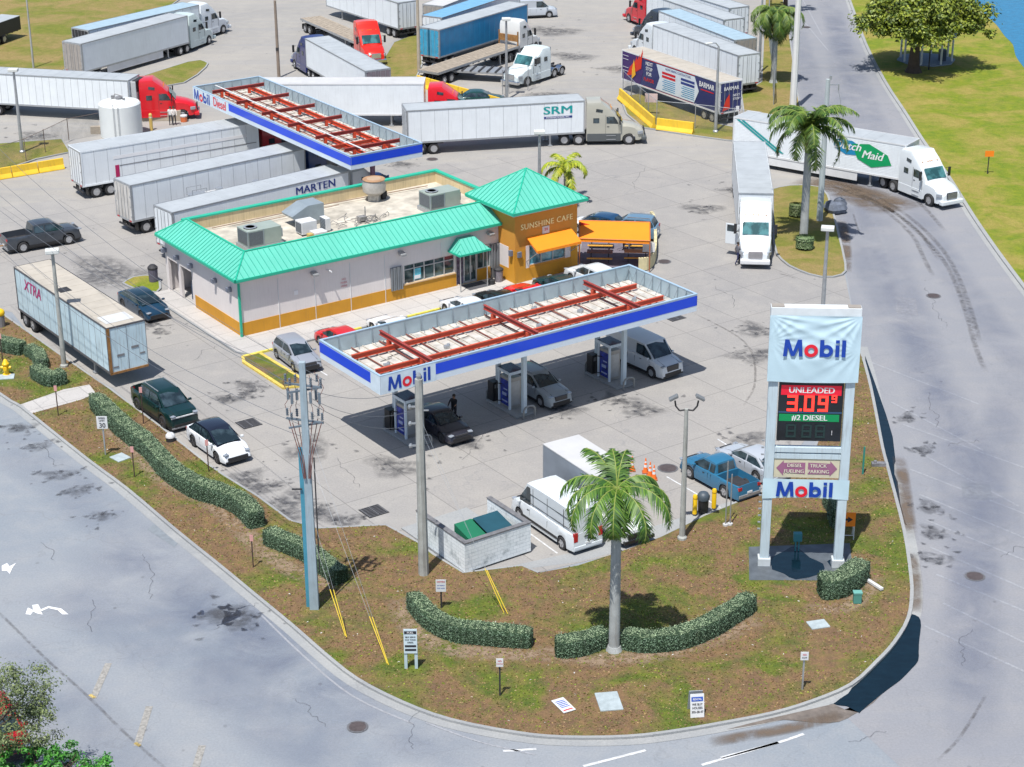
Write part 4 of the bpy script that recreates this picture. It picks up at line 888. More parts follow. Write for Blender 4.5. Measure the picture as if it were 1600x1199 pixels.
# 24 white truck facing camera
t=rig('semi_truck','white truck with open door facing the camera beside the palm island',(1150,225),(1157,300),'R',14.6,'a',cab=('d2d8dc',dict(grille=mt('grille_silver',(.4,.36,.37),.4,.5,.1),bumper=white)),cabyaw=-.02,opt=dict(ribs=12))
o=MB().box((.55,0,0),(1.1,.07,1.6)).part('open_door',paint('d2d8dc'),t,bevel=.03); o.location=(14.6-.95+3.95,-1.25,1.75); o.rotation_euler=(0,0,R(-112))
q=MB().box((.6,-.0,.45),(.75,.09,.5)).part('side_window',glass,o)
# 25 right hand rig
t=rig('semi_truck','white truck and ribbed trailer with green and blue swoosh logo turning onto the road',(1151,187),(1417,234),'R',cab=('d2d8dc',dict(stack=0,grille=mt('dark_grille',(.05,.055,.065),.4,.3,.1))),steer=(1451,328),opt=dict(ribs=0,corr=1,railm=white),skirt=white)
b=MB(); q=-1.335; b.add([(9.6,q,3.7),(11.3,q,3.75),(12.3,q,3.3),(12.0,q,2.6),(10.8,q,2.5),(9.7,q,3.0)],[(5,4,3,2,1,0)]); b.part('logo_shape',lblue,t,fixn=False)
b=MB(); b.add([(11.3,q-.004,3.5),(12.9,q-.004,3.7),(14.6,q-.004,3.0),(15.0,q-.004,2.2),(13.2,q-.004,1.75),(11.9,q-.004,2.3)],[(5,4,3,2,1,0)]); b.part('logo_shape',lgreen,t,fixn=False)
text('Dutch',.95,gw,'logo',t,sideM(10.9,-1,3.25,1.35),.03,1.05,shear=.3); text('Maid',.95,gw,'logo',t,sideM(13.2,-1,2.75,1.352),.03,1.05,shear=.3)
for k in (0,.45): MB().add([(.3+k,q,3.95),(.6+k,q,3.95),(4.6+k,q,1.6),(4.3+k,q,1.6)],[(3,2,1,0)]).part('colour_stripe',teal,t,fixn=False)
# dark low trailer at the top left corner
p=G(-6,62); t=thing('equipment_trailer','black low trailer at the far left edge of the grass','trailer',(p.x,p.y,.13),R(70)); MB().bb(-4,4,-1.2,1.2,.9,2.4).part('trailer_box',mt('black_box_paint',(.03,.03,.03),.6),t); MB().bb(-4.02,4.02,-1.22,1.22,2.4,2.45).part('trailer_roof',roofgrey,t); trailer_under(t,4,.95,0,None,False)
# trailer with bikes behind the grey pickup
p0,y0=rampos; X=Vector((math.cos(y0),math.sin(y0),0)); p=p0-X*5.9; t=thing('utility_trailer','small utility trailer behind the grey pickup, loaded with gear','utility trailer',(p.x,p.y,.015),y0)
b=MB(); b.bb(-2,2,-.95,.95,.5,.58); b.bb(2,3.2,-.04,.04,.5,.57)
for s in (-1,1): b.bb(-2,2,s*.95-.03,s*.95+.03,.58,.95)
b.part('deck_frame',mt('rust_brown',(.30,.15,.05)),t)
for s in (-1,1): wheel(t,-.3,s*1.05,.36,.22,rimm)
rs=random.Random(5); b=MB()
for i in range(26): b.box((rs.uniform(-1.6,1.9),rs.uniform(-.7,.7),rs.uniform(.7,1.5)),(rs.uniform(.2,.7),rs.uniform(.1,.4),rs.uniform(.1,.4)),rs.random()*3,rs.random())
o=b.part('machinery_load',mt('load_black',(.04,.04,.035),.6,0,.5,4)); o.location=(p.x,p.y,.0); o.rotation_euler=(0,0,y0); tag(o,'pile of dark machinery on the small utility trailer','machinery')
# box truck behind the palm
A,B=G(848,695,3.3),G(920,743,3.3); d=B-A; yw=math.atan2(d.y,d.x); X=Vector((math.cos(yw),math.sin(yw),0)); Y=Vector((-X.y,X.x,0)); o=A+Y*1.15; t=thing('box_truck','grey sided box truck with white roof parked behind the tall palm','box truck',(o.x,o.y,.015),yw)
MB().bb(0,4.9,-1.15,1.15,.95,3.25).part('cargo_box',mt('box_grey',(.20,.23,.27),.5,0,.12,1),t); MB().bb(-.02,4.92,-1.17,1.17,3.25,3.31).part('cargo_roof',roofwhite,t)
b=MB(); 
for s in (-1,1): b.bb(-.04,.0,s*1.1-.06,s*1.1+.06,.9,3.25); b.bb(-.02,4.92,s*1.16-.02,s*1.16+.02,.9,1.02)
b.part('box_frame',steel,t)
K=dict(KIND['van']); b=MB(); shell(b,5.0,7.5,2.0,[(5.,1.25),(6.2,1.25),(7.1,1.08),(7.4,.95),(7.5,.55)],.35,[6.65],.45); b.part('body',white,t,smooth=38); b=MB(); cabin(b,(5.0,5.05,5.9,6.55),1.2,2.15,.9,.78); b.part('cabin',white,t,smooth=38)
b=MB(); patch(b,(6.55,-.85,1.22),(6.55,.85,1.22),(5.9,.78,2.1),(5.9,-.78,2.1),off=.02); b.part('windscreen',glass,t,fixn=False)
MB().bb(7.44,7.53,-.7,.7,.55,.85).part('grille',black,t); MB().bb(7.4,7.58,-.95,.95,.35,.52).part('front_bumper',black,t)
b=MB(); b.bb(.2,6.6,-.45,-.35,.6,.92); b.bb(.2,6.6,.35,.45,.6,.92); b.part('chassis_frame',dark,t)
for s in (-1,1):
    wheel(t,6.65,s*.86,.38,.24,rimm); wheel(t,1.6,s*.9,.38,.24,rimm); wheel(t,1.6,s*.62,.38,.24,rimm); MB().box((7.3,s*.8,.85),(.3,.22,.2)).part('headlamp',headl,t,bevel=.03)
# =====================================================================  CAFE (local frame = lot frame)
def lot(name,label,cat,u,v,z=0,rz=0,group=None):
    p=M(u,v,z); return thing(name,label,cat,p,LA+rz,group)
teal_roof=mt('teal_metal_roof',(.115,.50,.385),.42,.0,.10,.35,0,.1,0,.10); teal_trim=mt('teal_trim',(.02,.42,.27),.4,0,.06)
pinkwall=mt('cafe_wall_paint',(.70,.65,.63),.8,0,.05,.6,0,0,0,.10); ochre=mt('ochre_wall_paint',(.58,.275,.02),.75,0,.10,.8,0,0,0,.15)
tower_m=mt('tower_wall_paint',(.60,.275,.04),.75,0,.09,.7); cream=mt('parapet_cream',(.62,.50,.30),.8,0,.12,.6,0,0,0,.35); deckm=mt('roof_membrane',(.50,.46,.39),.9,0,.42,.8)
winf=mt('window_frame_alu',(.55,.56,.56),.4,.3,.05)
t=lot('cafe_building','long cafe with teal metal roof, pale pink walls, ochre base and orange corner tower','building',0,0)
UL,VD,HW=21.0,11.5,4.15
def wall_open(b,x0,x1,z0,z1,opens,axis,c,th=.2):   # wall along axis at const c with rectangular openings
    es=sorted(opens); x=x0
    def put(a,bq,za,zb):
        if bq-a<.01 or zb-za<.01: return
        if axis=='x': b.bb(a,bq,c,c+th,za,zb)
        else: b.bb(c,c+th,a,bq,za,zb)
    for a,bq,za,zb in es:
        put(x,a,z0,z1); put(a,bq,z0,za); put(a,bq,zb,z1); x=bq
    put(x,x1,z0,z1)
FW=[(12.9,17.1,1.15,2.55),(17.25,20.3,.14,2.75)]
b=MB(); wall_open(b,0,UL,0,HW,FW,'x',0); wall_open(b,.2,7.0,0,HW,[],'y',0) if 0 else b.bb(0,.2,.2,6.9,0,HW)
b.bb(0,.2,6.9,7.3,0,HW); b.bb(0,.2,7.3,9.1,2.6,HW); b.bb(0,.2,9.1,9.5,0,HW); b.bb(0,.2,9.5,11.1,2.6,HW); b.bb(0,.2,11.1,VD,0,HW)
b.bb(.2,UL,VD-.2,VD,0,HW); b.bb(3.0,3.2,7,VD-.2,0,HW); b.bb(.2,3.0,6.9,7.1,0,HW); b.bb(UL-.2,UL,.2,VD-.2,0,HW)
b.part('wall',pinkwall,t)
b=MB(); b.bb(-.03,0,-.03,6.9,0,1.05); wall_open(b,-.03,UL,0,1.05,[(17.25,20.3,.14,1.05)],'x',-.03,.03); b.part('wall_base',ochre,t)
b=MB()
for u in (2.9,5.7,8.5,11.3,16.): b.bb(u-.02,u+.02,-.045,-.0,.0 if u<12 else 2.6,HW-.5)
b.part('wall_joint',white,t)
# roof deck + mansard
DZ=4.45; b=MB(); b.bb(.3,22.3,.3,VD-.1,DZ-.2,DZ); b.part('roof_deck',deckm,t)
# low parapet walls inside
RZ=5.3; ri=[(1.45,1.75),(21.2,1.75),(22.4,10.5),(1.4,10.5)]
b=MB(); b.bb(1.45,22.5,10.5,10.75,DZ,RZ-.02); b.bb(1.2,1.45,1.75,10.75,DZ,RZ-.25); b.bb(22.3,22.5,3.4,10.5,DZ,RZ-.02); b.bb(1.45,21.2,1.5,1.75,DZ,RZ-.25); b.part('parapet',cream,t)
b=MB(); b.bb(1.1,22.6,10.44,10.82,RZ-.02,RZ+.10); b.bb(22.24,22.56,3.4,10.44,RZ-.02,RZ+.10); b.part('parapet_cap',teal_trim,t)
EZ=4.3; o_=.45
def slope(b,A,B,Cc,D,n=0):
    b.quad(A,B,Cc,D)
    A,B,Cc,D=map(Vector,(A,B,Cc,D)); return b
def seams(b,A,B,Cc,D,step=.42):   # raised seams running from eave AB to ridge DC
    A,B,Cc,D=map(Vector,(A,B,Cc,D)); ex=(B-A).normalized(); up=(D-A)-ex*((D-A).dot(ex)); up.normalize(); nn=ex.cross(up).normalized()
    H=(D-A).dot(up); L=(B-A).length; l0=(D-A).dot(ex); l1=L-(Cc-A).dot(ex); x=step/2
    while x<L:
        h=H
        if x<l0: h=H*x/l0
        if x>L-l1: h=min(h,H*(L-x)/max(l1,1e-6))
        if h>.05:
            p=A+ex*x; q=p+up*h; b.add([p-ex*.018,p+ex*.018,q+ex*.018,q-ex*.018,p-ex*.012+nn*.045,p+ex*.012+nn*.045,q+ex*.012+nn*.045,q-ex*.012+nn*.045],[(4,5,6,7),(0,1,5,4),(2,3,7,6),(1,2,6,5),(3,0,4,7)])
        x+=step
RR=5.42
rf=[((-o_,-o_,EZ),(21.3,-o_,EZ),(21.3,1.6,RR),(1.35,1.6,RR)),((-o_,VD+.4,EZ),(-o_,-o_,EZ),(1.35,1.6,RR),(1.35,10.4,RR))]
b=MB(); b.quad(*rf[0]); b.quad(*rf[1]); b.quad((1.35,1.6,RR),(21.3,1.6,RR),(21.3,1.6,RR-.35),(1.35,1.6,RR-.35)); b.quad((1.35,1.6,RR),(1.35,10.4,RR),(1.35,10.4,RR-.35),(1.35,1.6,RR-.35))
b.quad((-o_,VD+.4,EZ),(1.35,10.4,RR),(1.35,10.4,RR-.3)); b.quad((-o_,VD+.4,EZ),(1.45,VD+.4,EZ),(1.35,10.4,RR))
b.part('roof',teal_roof,t,fixn=False)
b=MB(); seams(b,*rf[0]); seams(b,*rf[1]); b.part('roof_seam',mt('teal_seam',(.045,.36,.27),.4),t,fixn=False)
b=MB(); b.tube([(-o_,-o_,EZ+.02),(1.35,1.6,RR+.02)],.06); b.tube([(1.35,1.6,RR+.03),(21.3,1.6,RR+.03)],.07); b.tube([(1.35,1.6,RR+.03),(1.35,10.4,RR+.03)],.07); b.tube([(-o_,VD+.4,EZ+.02),(1.35,10.4,RR+.02)],.06)
b.bb(-o_-.08,21.3,-o_-.08,-o_+.02,EZ-.16,EZ+.03); b.bb(-o_-.08,-o_+.02,-o_-.08,VD+.4,EZ-.16,EZ+.03); b.bb(-.12,.02,-.14,.0,.1,EZ-.15); b.part('roof_trim',teal_trim,t)
b=MB(); b.bb(-o_,21.2,-o_,.0,EZ-.22,EZ-.17); b.bb(-o_,.0,0,VD,EZ-.22,EZ-.17); b.part('soffit',mt('soffit_grey',(.5,.5,.52),.7),t)
# windows and door, front
def window(parent,u0,u1,z0,z1,v,n,g=glassb,hz=None):
    w_=MB(); w_.bb(u0,u1,v+.10,v+.14,z0,z1); pane=w_.part('window',g,parent); b=MB(); e=.05
    for i in range(n+1): x=u0+(u1-u0)*i/n; b.bb(max(u0,x-e/2),min(u1,x+e/2)+.0001,v+.02,v+.12,z0,z1)
    for z in [z0,z1-e]+([hz] if hz else []): b.bb(u0,u1,v+.03,v+.11,z,z+e)
    b.part('window_frame',winf,pane); return pane
wnd=window(t,12.9,17.1,1.15,2.55,0,5,glassb,2.15); MB().bb(12.8,17.2,-.10,.10,1.08,1.16).part('sill',mt('sill_tan',(.60,.42,.24),.7),wnd)
b=MB(); b.bb(13.7,14.3,.03,.07,1.3,2.1); b.part('poster',mt('poster_cyan',(.12,.50,.62),.5,0,.3,6),wnd); b=MB(); b.bb(13.75,14.25,.015,.03,1.35,1.6); b.part('poster',gw,wnd)
b=MB()
for i in range(6): b.bb(11.75+i*.16,11.86+i*.16,-.16-(i%2)*.05,-.04,.9,2.6)
b.part('storm_shutter',mt('shutter_grey',(.22,.24,.26),.5,.2,.1),t)
b=MB()
for i in range(5): b.bb(20.25+i*.14,20.35+i*.14,-.2-(i%2)*.05,-.04,.2,2.7)
b.part('storm_shutter',mt('shutter_grey',(.22,.24,.26)),t)
MB().bb(17.3,17.95,.08,.12,.2,2.6).part('window',mt('poster_door',(.12,.10,.16),.3,0,.9,4),t); window(t,19.1,20.2,1.0,2.6,0,2); b=MB(); b.bb(19.05,20.25,.0,.2,.14,1.0); b.part('wall_base',ochre,t)
b=MB(); b.bb(17.98,19.05,.06,.10,.16,2.6); dr=b.part('door',glassb,t); b=MB()
for x in (17.25,17.95,18.5,19.0,20.2): b.bb(x-.04,x+.04,.0,.1,.14,2.7)
b.bb(17.2,20.25,.0,.1,2.6,2.72); b.bb(17.95,19.05,.0,.09,.14,.3); b.bb(18.40,18.44,-.06,.0,.9,1.4); b.bb(18.56,18.60,-.06,.0,.9,1.4); b.part('door_frame',winf,dr)
MB().box((19.5,-.35,.9),(.5,.35,1.3)).part('drinks_cooler',mt('cooler_teal',(.03,.25,.30),.4,0,.4,3),t) if 0 else None
# entrance hip canopy
b=MB(); e=[(16.6,-1.5,2.95),(19.2,-1.5,2.95),(19.2,0,2.95),(16.6,0,2.95)]; r_=[(17.3,-.6,3.75),(18.5,-.6,3.75),(18.5,0,3.75),(17.3,0,3.75)]
F3=[(e[0],e[1],r_[1],r_[0]),(e[1],e[2],r_[2],r_[1]),(e[3],e[0],r_[0],r_[3])]
for f in F3: b.quad(*f)
b.quad(*r_); ec=b.part('entrance_canopy',teal_roof,t,fixn=False)
b=MB(); [seams(b,*f,.35) for f in F3]; b.part('roof_seam',mt('teal_seam',(.045,.36,.27)),ec,fixn=False)
b=MB(); b.bb(16.55,19.25,-1.56,-1.46,2.83,2.97); b.bb(16.55,16.63,-1.5,0,2.83,2.97); b.bb(19.17,19.25,-1.5,0,2.83,2.97); b.bb(16.6,19.2,-1.5,0,2.80,2.83); b.part('canopy_trim',teal_trim,ec)
for x in (16.75,19.05): MB().cyl((x,-1.35,.12),(x,-1.35,2.85),.04,.04,8).part('post',steel,ec)
# lights and fittings on walls
for u,z in ((5.6,3.5),(12.6,3.55),(20.1,3.6)):
    b=MB(); b.box((u,-.30,z),(.42,.5,.16),rx=.25); b.box((u,-.05,z),(.25,.12,.3)); b.part('wall_lamp',steel,t,label=None)
for v in (1.2,3.4,7.1,9.3,11.3): b=MB(); b.box((-.18,v,3.15),(.34,.26,.30)); b.part('wall_lamp',mt('lamp_slate',(.16,.18,.23),.5),t)
b=MB(); b.tube([(6.7,-.02,3.5),(6.7,-.5,3.55),(6.78,-.55,3.45)],.05); b.part('camera_arm',white,t)
b=MB(); b.bb(4.1,4.4,-.03,-.005,2.2,2.5); b.part('notice',gw,t); text('NO',.22,mt('faded_red',(.55,.25,.27),.7),'lettering',t,wallM((8.0,-.02,2.55),0,-1),.01); text('PARK',.22,mt('faded_red',(.55,.25,.27)),'lettering',t,wallM((8.0,-.02,2.3),0,-1),.01); text('HERE',.22,mt('faded_red',(.55,.25,.27)),'lettering',t,wallM((8.0,-.02,2.05),0,-1),.01)
b=MB(); b.bb(.5,2.6,7.6,8.6,.1,1.5); b.part('recess_door',mt('recess_blue',(.03,.06,.12),.5,0,.2),t)
# ---- tower
tw=(20.95,26.5,-2.1,3.0); HZ=5.55
b=MB(); wall_open(b,tw[0],tw[1],0,HZ,[(22.2,25.4,1.25,2.75)],'x',tw[2],.25); b.bb(tw[0],tw[0]+.25,tw[2]+.25,tw[3],0,HZ); b.bb(tw[1]-.25,tw[1],tw[2]+.25,tw[3],0,HZ); b.bb(tw[0]+.25,tw[1]-.25,tw[3]-.25,tw[3],0,HZ)
b.part('tower_wall',tower_m,t)
b=MB(); b.bb(tw[0]-.03,tw[0],tw[2]-.03,3.,0,1.1); b.bb(tw[0],tw[1]+.03,tw[2]-.03,tw[2],0,1.1); b.bb(tw[0]-.04,tw[0]+.9,tw[2]-.045,tw[2]-.03,0,2.6); b.bb(tw[0]-.045,tw[0]-.03,tw[2],tw[2]+.6,0,2.6); b.bb(tw[1]-.6,tw[1]+.04,tw[2]-.045,tw[2]-.03,0,2.6); b.part('wall_base',ochre,t)
b=MB(); b.bb(tw[0]-.02,tw[0],tw[2]+.8,-.05,1.1,2.7); b.bb(21.9,22.2,tw[2]-.02,tw[2],1.1,2.8); b.bb(25.4,26.0,tw[2]-.02,tw[2],1.2,2.8); b.part('pale_panel',pinkwall,t)
tb=glassm('tower_window_glass',(.05,.16,.20)); window(t,22.2,25.4,1.25,2.75,tw[2],3,tb)
ex0,ex1,ey0,ey1=20.45,27.0,-2.65,3.5; az=(23.72,.42,7.7); ez=HZ+.05; c4=[(ex0,ey0,ez),(ex1,ey0,ez),(ex1,ey1,ez),(ex0,ey1,ez)]
b=MB(); 
for i in range(4): b.quad(c4[i],c4[(i+1)%4],az)
b.part('tower_roof',teal_roof,t,fixn=False); b=MB()
def seams_tri(b,A,B,Z,step=.42):
    A,B,Z=map(Vector,(A,B,Z)); ex=(B-A).normalized(); L=(B-A).length; m=(Z-A).dot(ex); up=(Z-A)-ex*m; H=up.length; up.normalize(); nn=ex.cross(up); x=step/2
    while x<L:
        h=H*(x/m if x<m else (L-x)/(L-m)); p=A+ex*x; q=p+up*h
        b.add([p-ex*.018,p+ex*.018,q+ex*.018,q-ex*.018,p-ex*.012+nn*.045,p+ex*.012+nn*.045,q+ex*.012+nn*.045,q-ex*.012+nn*.045],[(4,5,6,7),(0,1,5,4),(2,3,7,6),(1,2,6,5),(3,0,4,7)]); x+=step
for i in range(4): seams_tri(b,c4[i],c4[(i+1)%4],az)
b.part('roof_seam',mt('teal_seam',(.045,.36,.27)),t,fixn=False)
b=MB(); 
for c_ in c4: b.tube([c_,az],.06)
b.bb(ex0-.06,ex1+.06,ey0-.06,ey0+.04,ez-.18,ez+.02); b.bb(ex0-.06,ex0+.04,ey0,ey1,ez-.18,ez+.02); b.bb(ex1-.04,ex1+.06,ey0,ey1,ez-.18,ez+.02); b.bb(ex0,ex1,ey1-.04,ey1+.06,ez-.18,ez+.02); b.part('roof_trim',teal_trim,t)
b=MB(); b.bb(ex0,ex1,ey0,ey1,ez-.24,ez-.19); b.part('soffit',white,t)
text('SUNSHINE CAFE',.60,mt('sign_pale_yellow',(.95,.88,.42),.5),'sign_lettering',t,wallM((23.75,tw[2]-.04,4.25),0,-1),.03,.98,space=1.10)
MB().bb(23.35,23.95,tw[2]-.06,tw[2]-.0,3.45,3.98).part('sign_plate',white,t); text('24',.3,gr,'lettering',t,wallM((23.65,tw[2]-.07,3.75),0,-1),.012)
awm=mt('orange_awning_cloth',(.86,.25,.006),.7,0,.05,1)
b=MB(); a0,a1=21.95,25.9; yo=tw[2]-1.35; b.quad((a0,yo,2.75),(a1,yo,2.75),(a1,tw[2],3.45),(a0,tw[2],3.45)); b.quad((a0,yo,2.55),(a1,yo,2.55),(a1,yo,2.75),(a0,yo,2.75)); b.quad((a0,tw[2],3.4),(a0,yo,2.72),(a0,yo,2.55)); b.quad((a1,tw[2],3.4),(a1,yo,2.72),(a1,yo,2.55)); aw=b.part('awning',awm,t,fixn=False)
b=MB(); b.tube([(a0,yo,2.6),(a0,tw[2],1.6)],.03); b.tube([(a1,yo,2.6),(a1,tw[2],1.6)],.03); b.part('awning_bracket',steel,aw)
b=MB(); b.bb(21.1,21.4,tw[2]-.22,tw[2]-.05,2.1,2.5); b.bb(tw[0]-.3,tw[0]-.06,tw[2]+.15,tw[2]+.4,2.2,2.6); b.part('wall_lamp',mt('lamp_slate',(.16,.18,.23)),t)
# ---- roof machines
fing=mt('condenser_fin',(.13,.15,.17),.6,.2,.3,20); ach=mt('ac_housing',(.34,.40,.36),.5,.15,.12,1); ach2=mt('ac_galvanised',(.34,.40,.44),.45,.35,.15,1)
def hvac(u,v,lab,w=2.6,d=1.6,h=1.15,rz=0):
    t=lot('rooftop_air_conditioner',lab,'air conditioner',u,v,DZ,rz,'packaged air conditioners on the cafe roof')
    MB().bb(-w/2-.1,w/2+.1,-d/2-.1,d/2+.1,.0,.3).part('kerb_base',steel,t); MB().bb(-w/2,w/2,-d/2,d/2,.3,.3+h).part('housing',ach,t,bevel=.02)
    b=MB(); b.bb(-w/2-.02,-w/2,-d/2+.12,d/2-.12,.42,.2+h); b.bb(-w/2+.1,-w/2+1.15,-d/2-.02,-d/2,.42,.2+h); b.part('coil',fing,t)
    b=MB(); b.cyl((-w/2+.62,0,.3+h),(-w/2+.62,0,.36+h),.48,.48,18); b.part('fan',black,t); b=MB()
    for k in range(3): b.lathe((-w/2+.62,0,.36+h),[(.48-k*.15,0),(.47-k*.15,.02)],18)
    b.part('fan_guard',steel,t); b=MB(); b.bb(-w/2-.03,-w/2+.03,-d/2-.03,-d/2+.03,.3,.3+h); b.bb(-w/2+1.18,-w/2+1.24,-d/2-.03,-d/2+.03,.3,.3+h); b.bb(w/2,w/2+.3,-.4,.4,.5,1.1); b.part('corner_post',ach2,t)
def at_roof(px,py,z): d=G(px,py,z)-LO; return d.dot(EX),d.dot(EY)
u,v=at_roof(408,364,5.2); hvac(u,v,'air conditioner on the cafe roof near its left corner')
u,v=at_roof(690,310,5.2); hvac(u,v,'air conditioner on the cafe roof near the orange tower')
u,v=at_roof(476,330,5.2); t2=lot('duct_box','blue grey metal hood with sloping top by the back parapet','roof hood',u,v,DZ); b=MB(); b.prism([(-1.3,.9),(0,1.5),(1.3,1.5),(1.3,.3),(0,.3),(-1.2,.7)],-.8,.8); b.part('housing',ach2,t2); b=MB(); b.bb(0,1.2,-.7,.7,0,.3); b.part('kerb_base',steel,t2)
u,v=at_roof(588,300,5.0); t2=lot('exhaust_fan','large round exhaust fan with rusty rim on the cafe roof','exhaust fan',u,v,DZ); MB().lathe((0,0,0),[(.55,0),(.55,.5)],4).part('kerb_base',mt('stained_pale',(.5,.47,.42),.7,0,.5,4),t2); MB().lathe((0,0,.5),[(.55,0),(.85,.25),(.9,.7),(.8,1.0),(.78,1.15)],20).part('housing',mt('fan_alu',(.45,.43,.40),.5,.3,.25,2),t2,smooth=40)
MB().lathe((0,0,1.6),[(.80,0),(.86,.06),(.80,.10)],20).part('rusty_rim',mt('rim_rust',(.38,.22,.12),.8,0,.3),t2); MB().lathe((0,0,1.68),[(.58,0),(.5,.04)],16).part('fan',mt('fan_tan',(.42,.30,.2),.7),t2)
b=MB(); b.bb(.6,.9,-.2,.1,.0,.5); b.tube([(.7,0,.4),(1.1,.1,.5),(1.1,.1,.1)],.06); b.part('motor_box',dark,t2)
u,v=at_roof(481,352,4.9); t2=lot('condenser_unit','white boxy condenser with black side grille on the cafe roof','condenser',u,v,DZ); MB().bb(-.6,.6,-.5,.5,.1,1.0).part('housing',white,t2,bevel=.02); MB().bb(-.62,-.6,-.4,.4,.2,.9).part('grille',fing,t2); MB().bb(-.6,.6,-.5,-.4,0,.1).part('foot',dark,t2)
u,v=at_roof(497,360,4.8); t2=lot('condenser_unit','low white condenser beside the small yellow box on the cafe roof','condenser',u,v-.3,DZ); MB().bb(-.5,.5,-.4,.4,.1,.55).part('housing',white,t2,bevel=.02); MB().bb(-.9,-.55,-.3,.1,.05,.5).part('valve_box',mt('yellow_box',(.5,.36,.12),.7),t2); MB().bb(-1.,.5,-.5,.4,0,.06).part('foot',dark,t2)
u,v=at_roof(511,348,4.9); t2=lot('split_condenser','slim upright condenser with slatted front on the cafe roof','condenser',u,v,DZ); MB().bb(-.2,.2,-.42,.42,.1,1.0).part('housing',white,t2,bevel=.02)
b=MB(); [b.bb(-.23,-.2,-.38,.38,.15+i*.11,.19+i*.11) for i in range(8)]; b.part('grille',fing,t2)
rs=random.Random(11); b=MB(); u,v=at_roof(572,342,4.5)
for i in range(34):
    a=rs.random()*6.28; x,y=rs.gauss(0,.8),rs.gauss(0,.5); b.tube([(x,y,.05),(x+.4*math.cos(a),y+.4*math.sin(a),rs.uniform(.05,.5)),(x+.9*math.cos(a+.6),y+.7*math.sin(a+.6),.05)],.025,5)
b.box((.2,.2,.5),(.06,.06,1.0)); b.box((-.2,0,.25),(.6,.5,.3)); o=b.part('antenna_scrap',mt('scrap_grey',(.30,.29,.28),.6,.2,.6,4)); p=M(u,v,DZ); o.location=p; o.rotation_euler=(0,0,LA); tag(o,'tangle of cables and fallen antenna parts on the cafe roof','cables')
b=MB(); b.tube([tuple(M(3,9.8,DZ+.15)),tuple(M(12,9.9,DZ+.2)),tuple(M(21,9.6,DZ+.15))],.04); b.tube([tuple(M(6,9,DZ+.2)),tuple(M(13,9.2,DZ+.2)),],.03); o=b.part('roof_pipe',mt('pipe_rust',(.3,.2,.14),.7)); tag(o,'thin pipes running along the back parapet of the cafe roof','pipe')
# small things at the cafe front
t2=lot('litter_bin','grey round litter bin beside the orange tower','litter bin',20.3,-.95,.12); MB().lathe((0,0,0),[(.3,0),(.33,.8),(.33,.85)],14).part('barrel',mt('bin_grey',(.22,.20,.22),.6,0,.2,5),t2); MB().lathe((0,0,.85),[(.36,0),(.36,.1),(.2,.22)],14).part('lid',dark,t2)
t2=lot('ash_stand','thin black ash stand in front of the cafe shutter','ash stand',19.55,-1.15,.12); MB().lathe((0,0,0),[(.25,0),(.25,.3),(.05,.35),(.04,1.1),(.07,1.15)],12).part('stand',dark,t2,smooth=30); MB().lathe((0,0,1.15),[(.08,0),(.05,.06)],10).part('cap',black,t2)
o=MB().bb(-.9,.9,-.6,.6,0,.02).part('door_mat',mt('mat_dark',(.08,.08,.09),.9)); o.location=M(18.4,-.8,.123); o.rotation_euler=(0,0,LA); tag(o,'dark mat in front of the cafe door','mat')
p=G(242,436); t2=thing('litter_bin','dark round bin at the far left corner of the cafe','litter bin',(p.x,p.y,.13)); MB().lathe((0,0,0),[(.32,0),(.36,.95)],14).part('barrel',mt('bin_mauve',(.12,.11,.16),.6,0,.2,5),t2); MB().lathe((0,0,.95),[(.38,0),(.38,.12),(.2,.3)],14).part('lid',dark,t2)
# ---- patio with orange shelter
dk=mt('patio_dark_slab',(.16,.14,.17),.8,0,.25,2)
sheet('patio_slab',P((912,380),(1018,380),(1022,418),(985,424),(906,418)),.124,dk)
pa=[G(908,346,3.0),G(1018,350,3.0),G(1018,379,2.45),G(908,374,2.45)]; c0=sum(pa,Vector())/4; t2=thing('shelter','orange cloth shelter over picnic tables right of the tower','shelter',(c0.x,c0.y,.13)); off=Vector((c0.x,c0.y,.13))
b=MB(); q=[tuple(p-off) for p in pa]; b.quad(*q); b.quad(q[3],q[2],(q[2][0],q[2][1],q[2][2]-.25),(q[3][0],q[3][1],q[3][2]-.25)); b.part('cloth_roof',awm,t2,fixn=False)
for p in q: MB().cyl((p[0],p[1],0),(p[0],p[1],p[2]),.05,.05,8).part('post',mt('shelter_post',(.35,.12,.05),.6),t2)
MB().tube([q[0],q[1],q[2],q[3],q[0]],.05).part('roof_frame',mt('orange_frame',(.55,.16,.02),.6),t2)
def picnic(px,py,lab,top):
    p=G(px,py); t=thing('picnic_table',lab,'picnic table',(p.x,p.y,.13),R(-4),'picnic tables under the orange shelter'); br=mt('bench_brown',(.20,.10,.07),.7,0,.25,3); yb=mt('bench_yellow_wood',(.62,.33,.05),.7,0,.2,3)
    MB().bb(-.95,.95,-.38,.38,.72,.78).part('table_top',top or br,t,bevel=.01)
    MB().bb(-.95,.95,-.85,-.6,.42,.47).part('bench',yb,t); MB().bb(-.95,.95,.6,.85,.42,.47).part('bench',br,t)
    for s in (-1,1):
        b=MB(); b.box((s*.65,-.3,.38),(.06,.06,.85),rx=-.5); b.box((s*.65,.3,.38),(.06,.06,.85),rx=.5); b.bb(s*.65-.03,s*.65+.03,-.8,.8,.36,.42); b.part('leg',dark,t)
picnic(939,412,'front left picnic table with yellow bench under the orange shelter',None); picnic(997,412,'front right picnic table with yellow bench under the orange shelter',mt('bench_orange',(.45,.2,.05),.7,0,.2,3))
picnic(940,392,'back left picnic table under the orange shelter',None); picnic(998,393,'back right picnic table under the orange shelter',None)
p=G(1020,375); b=MB(); 
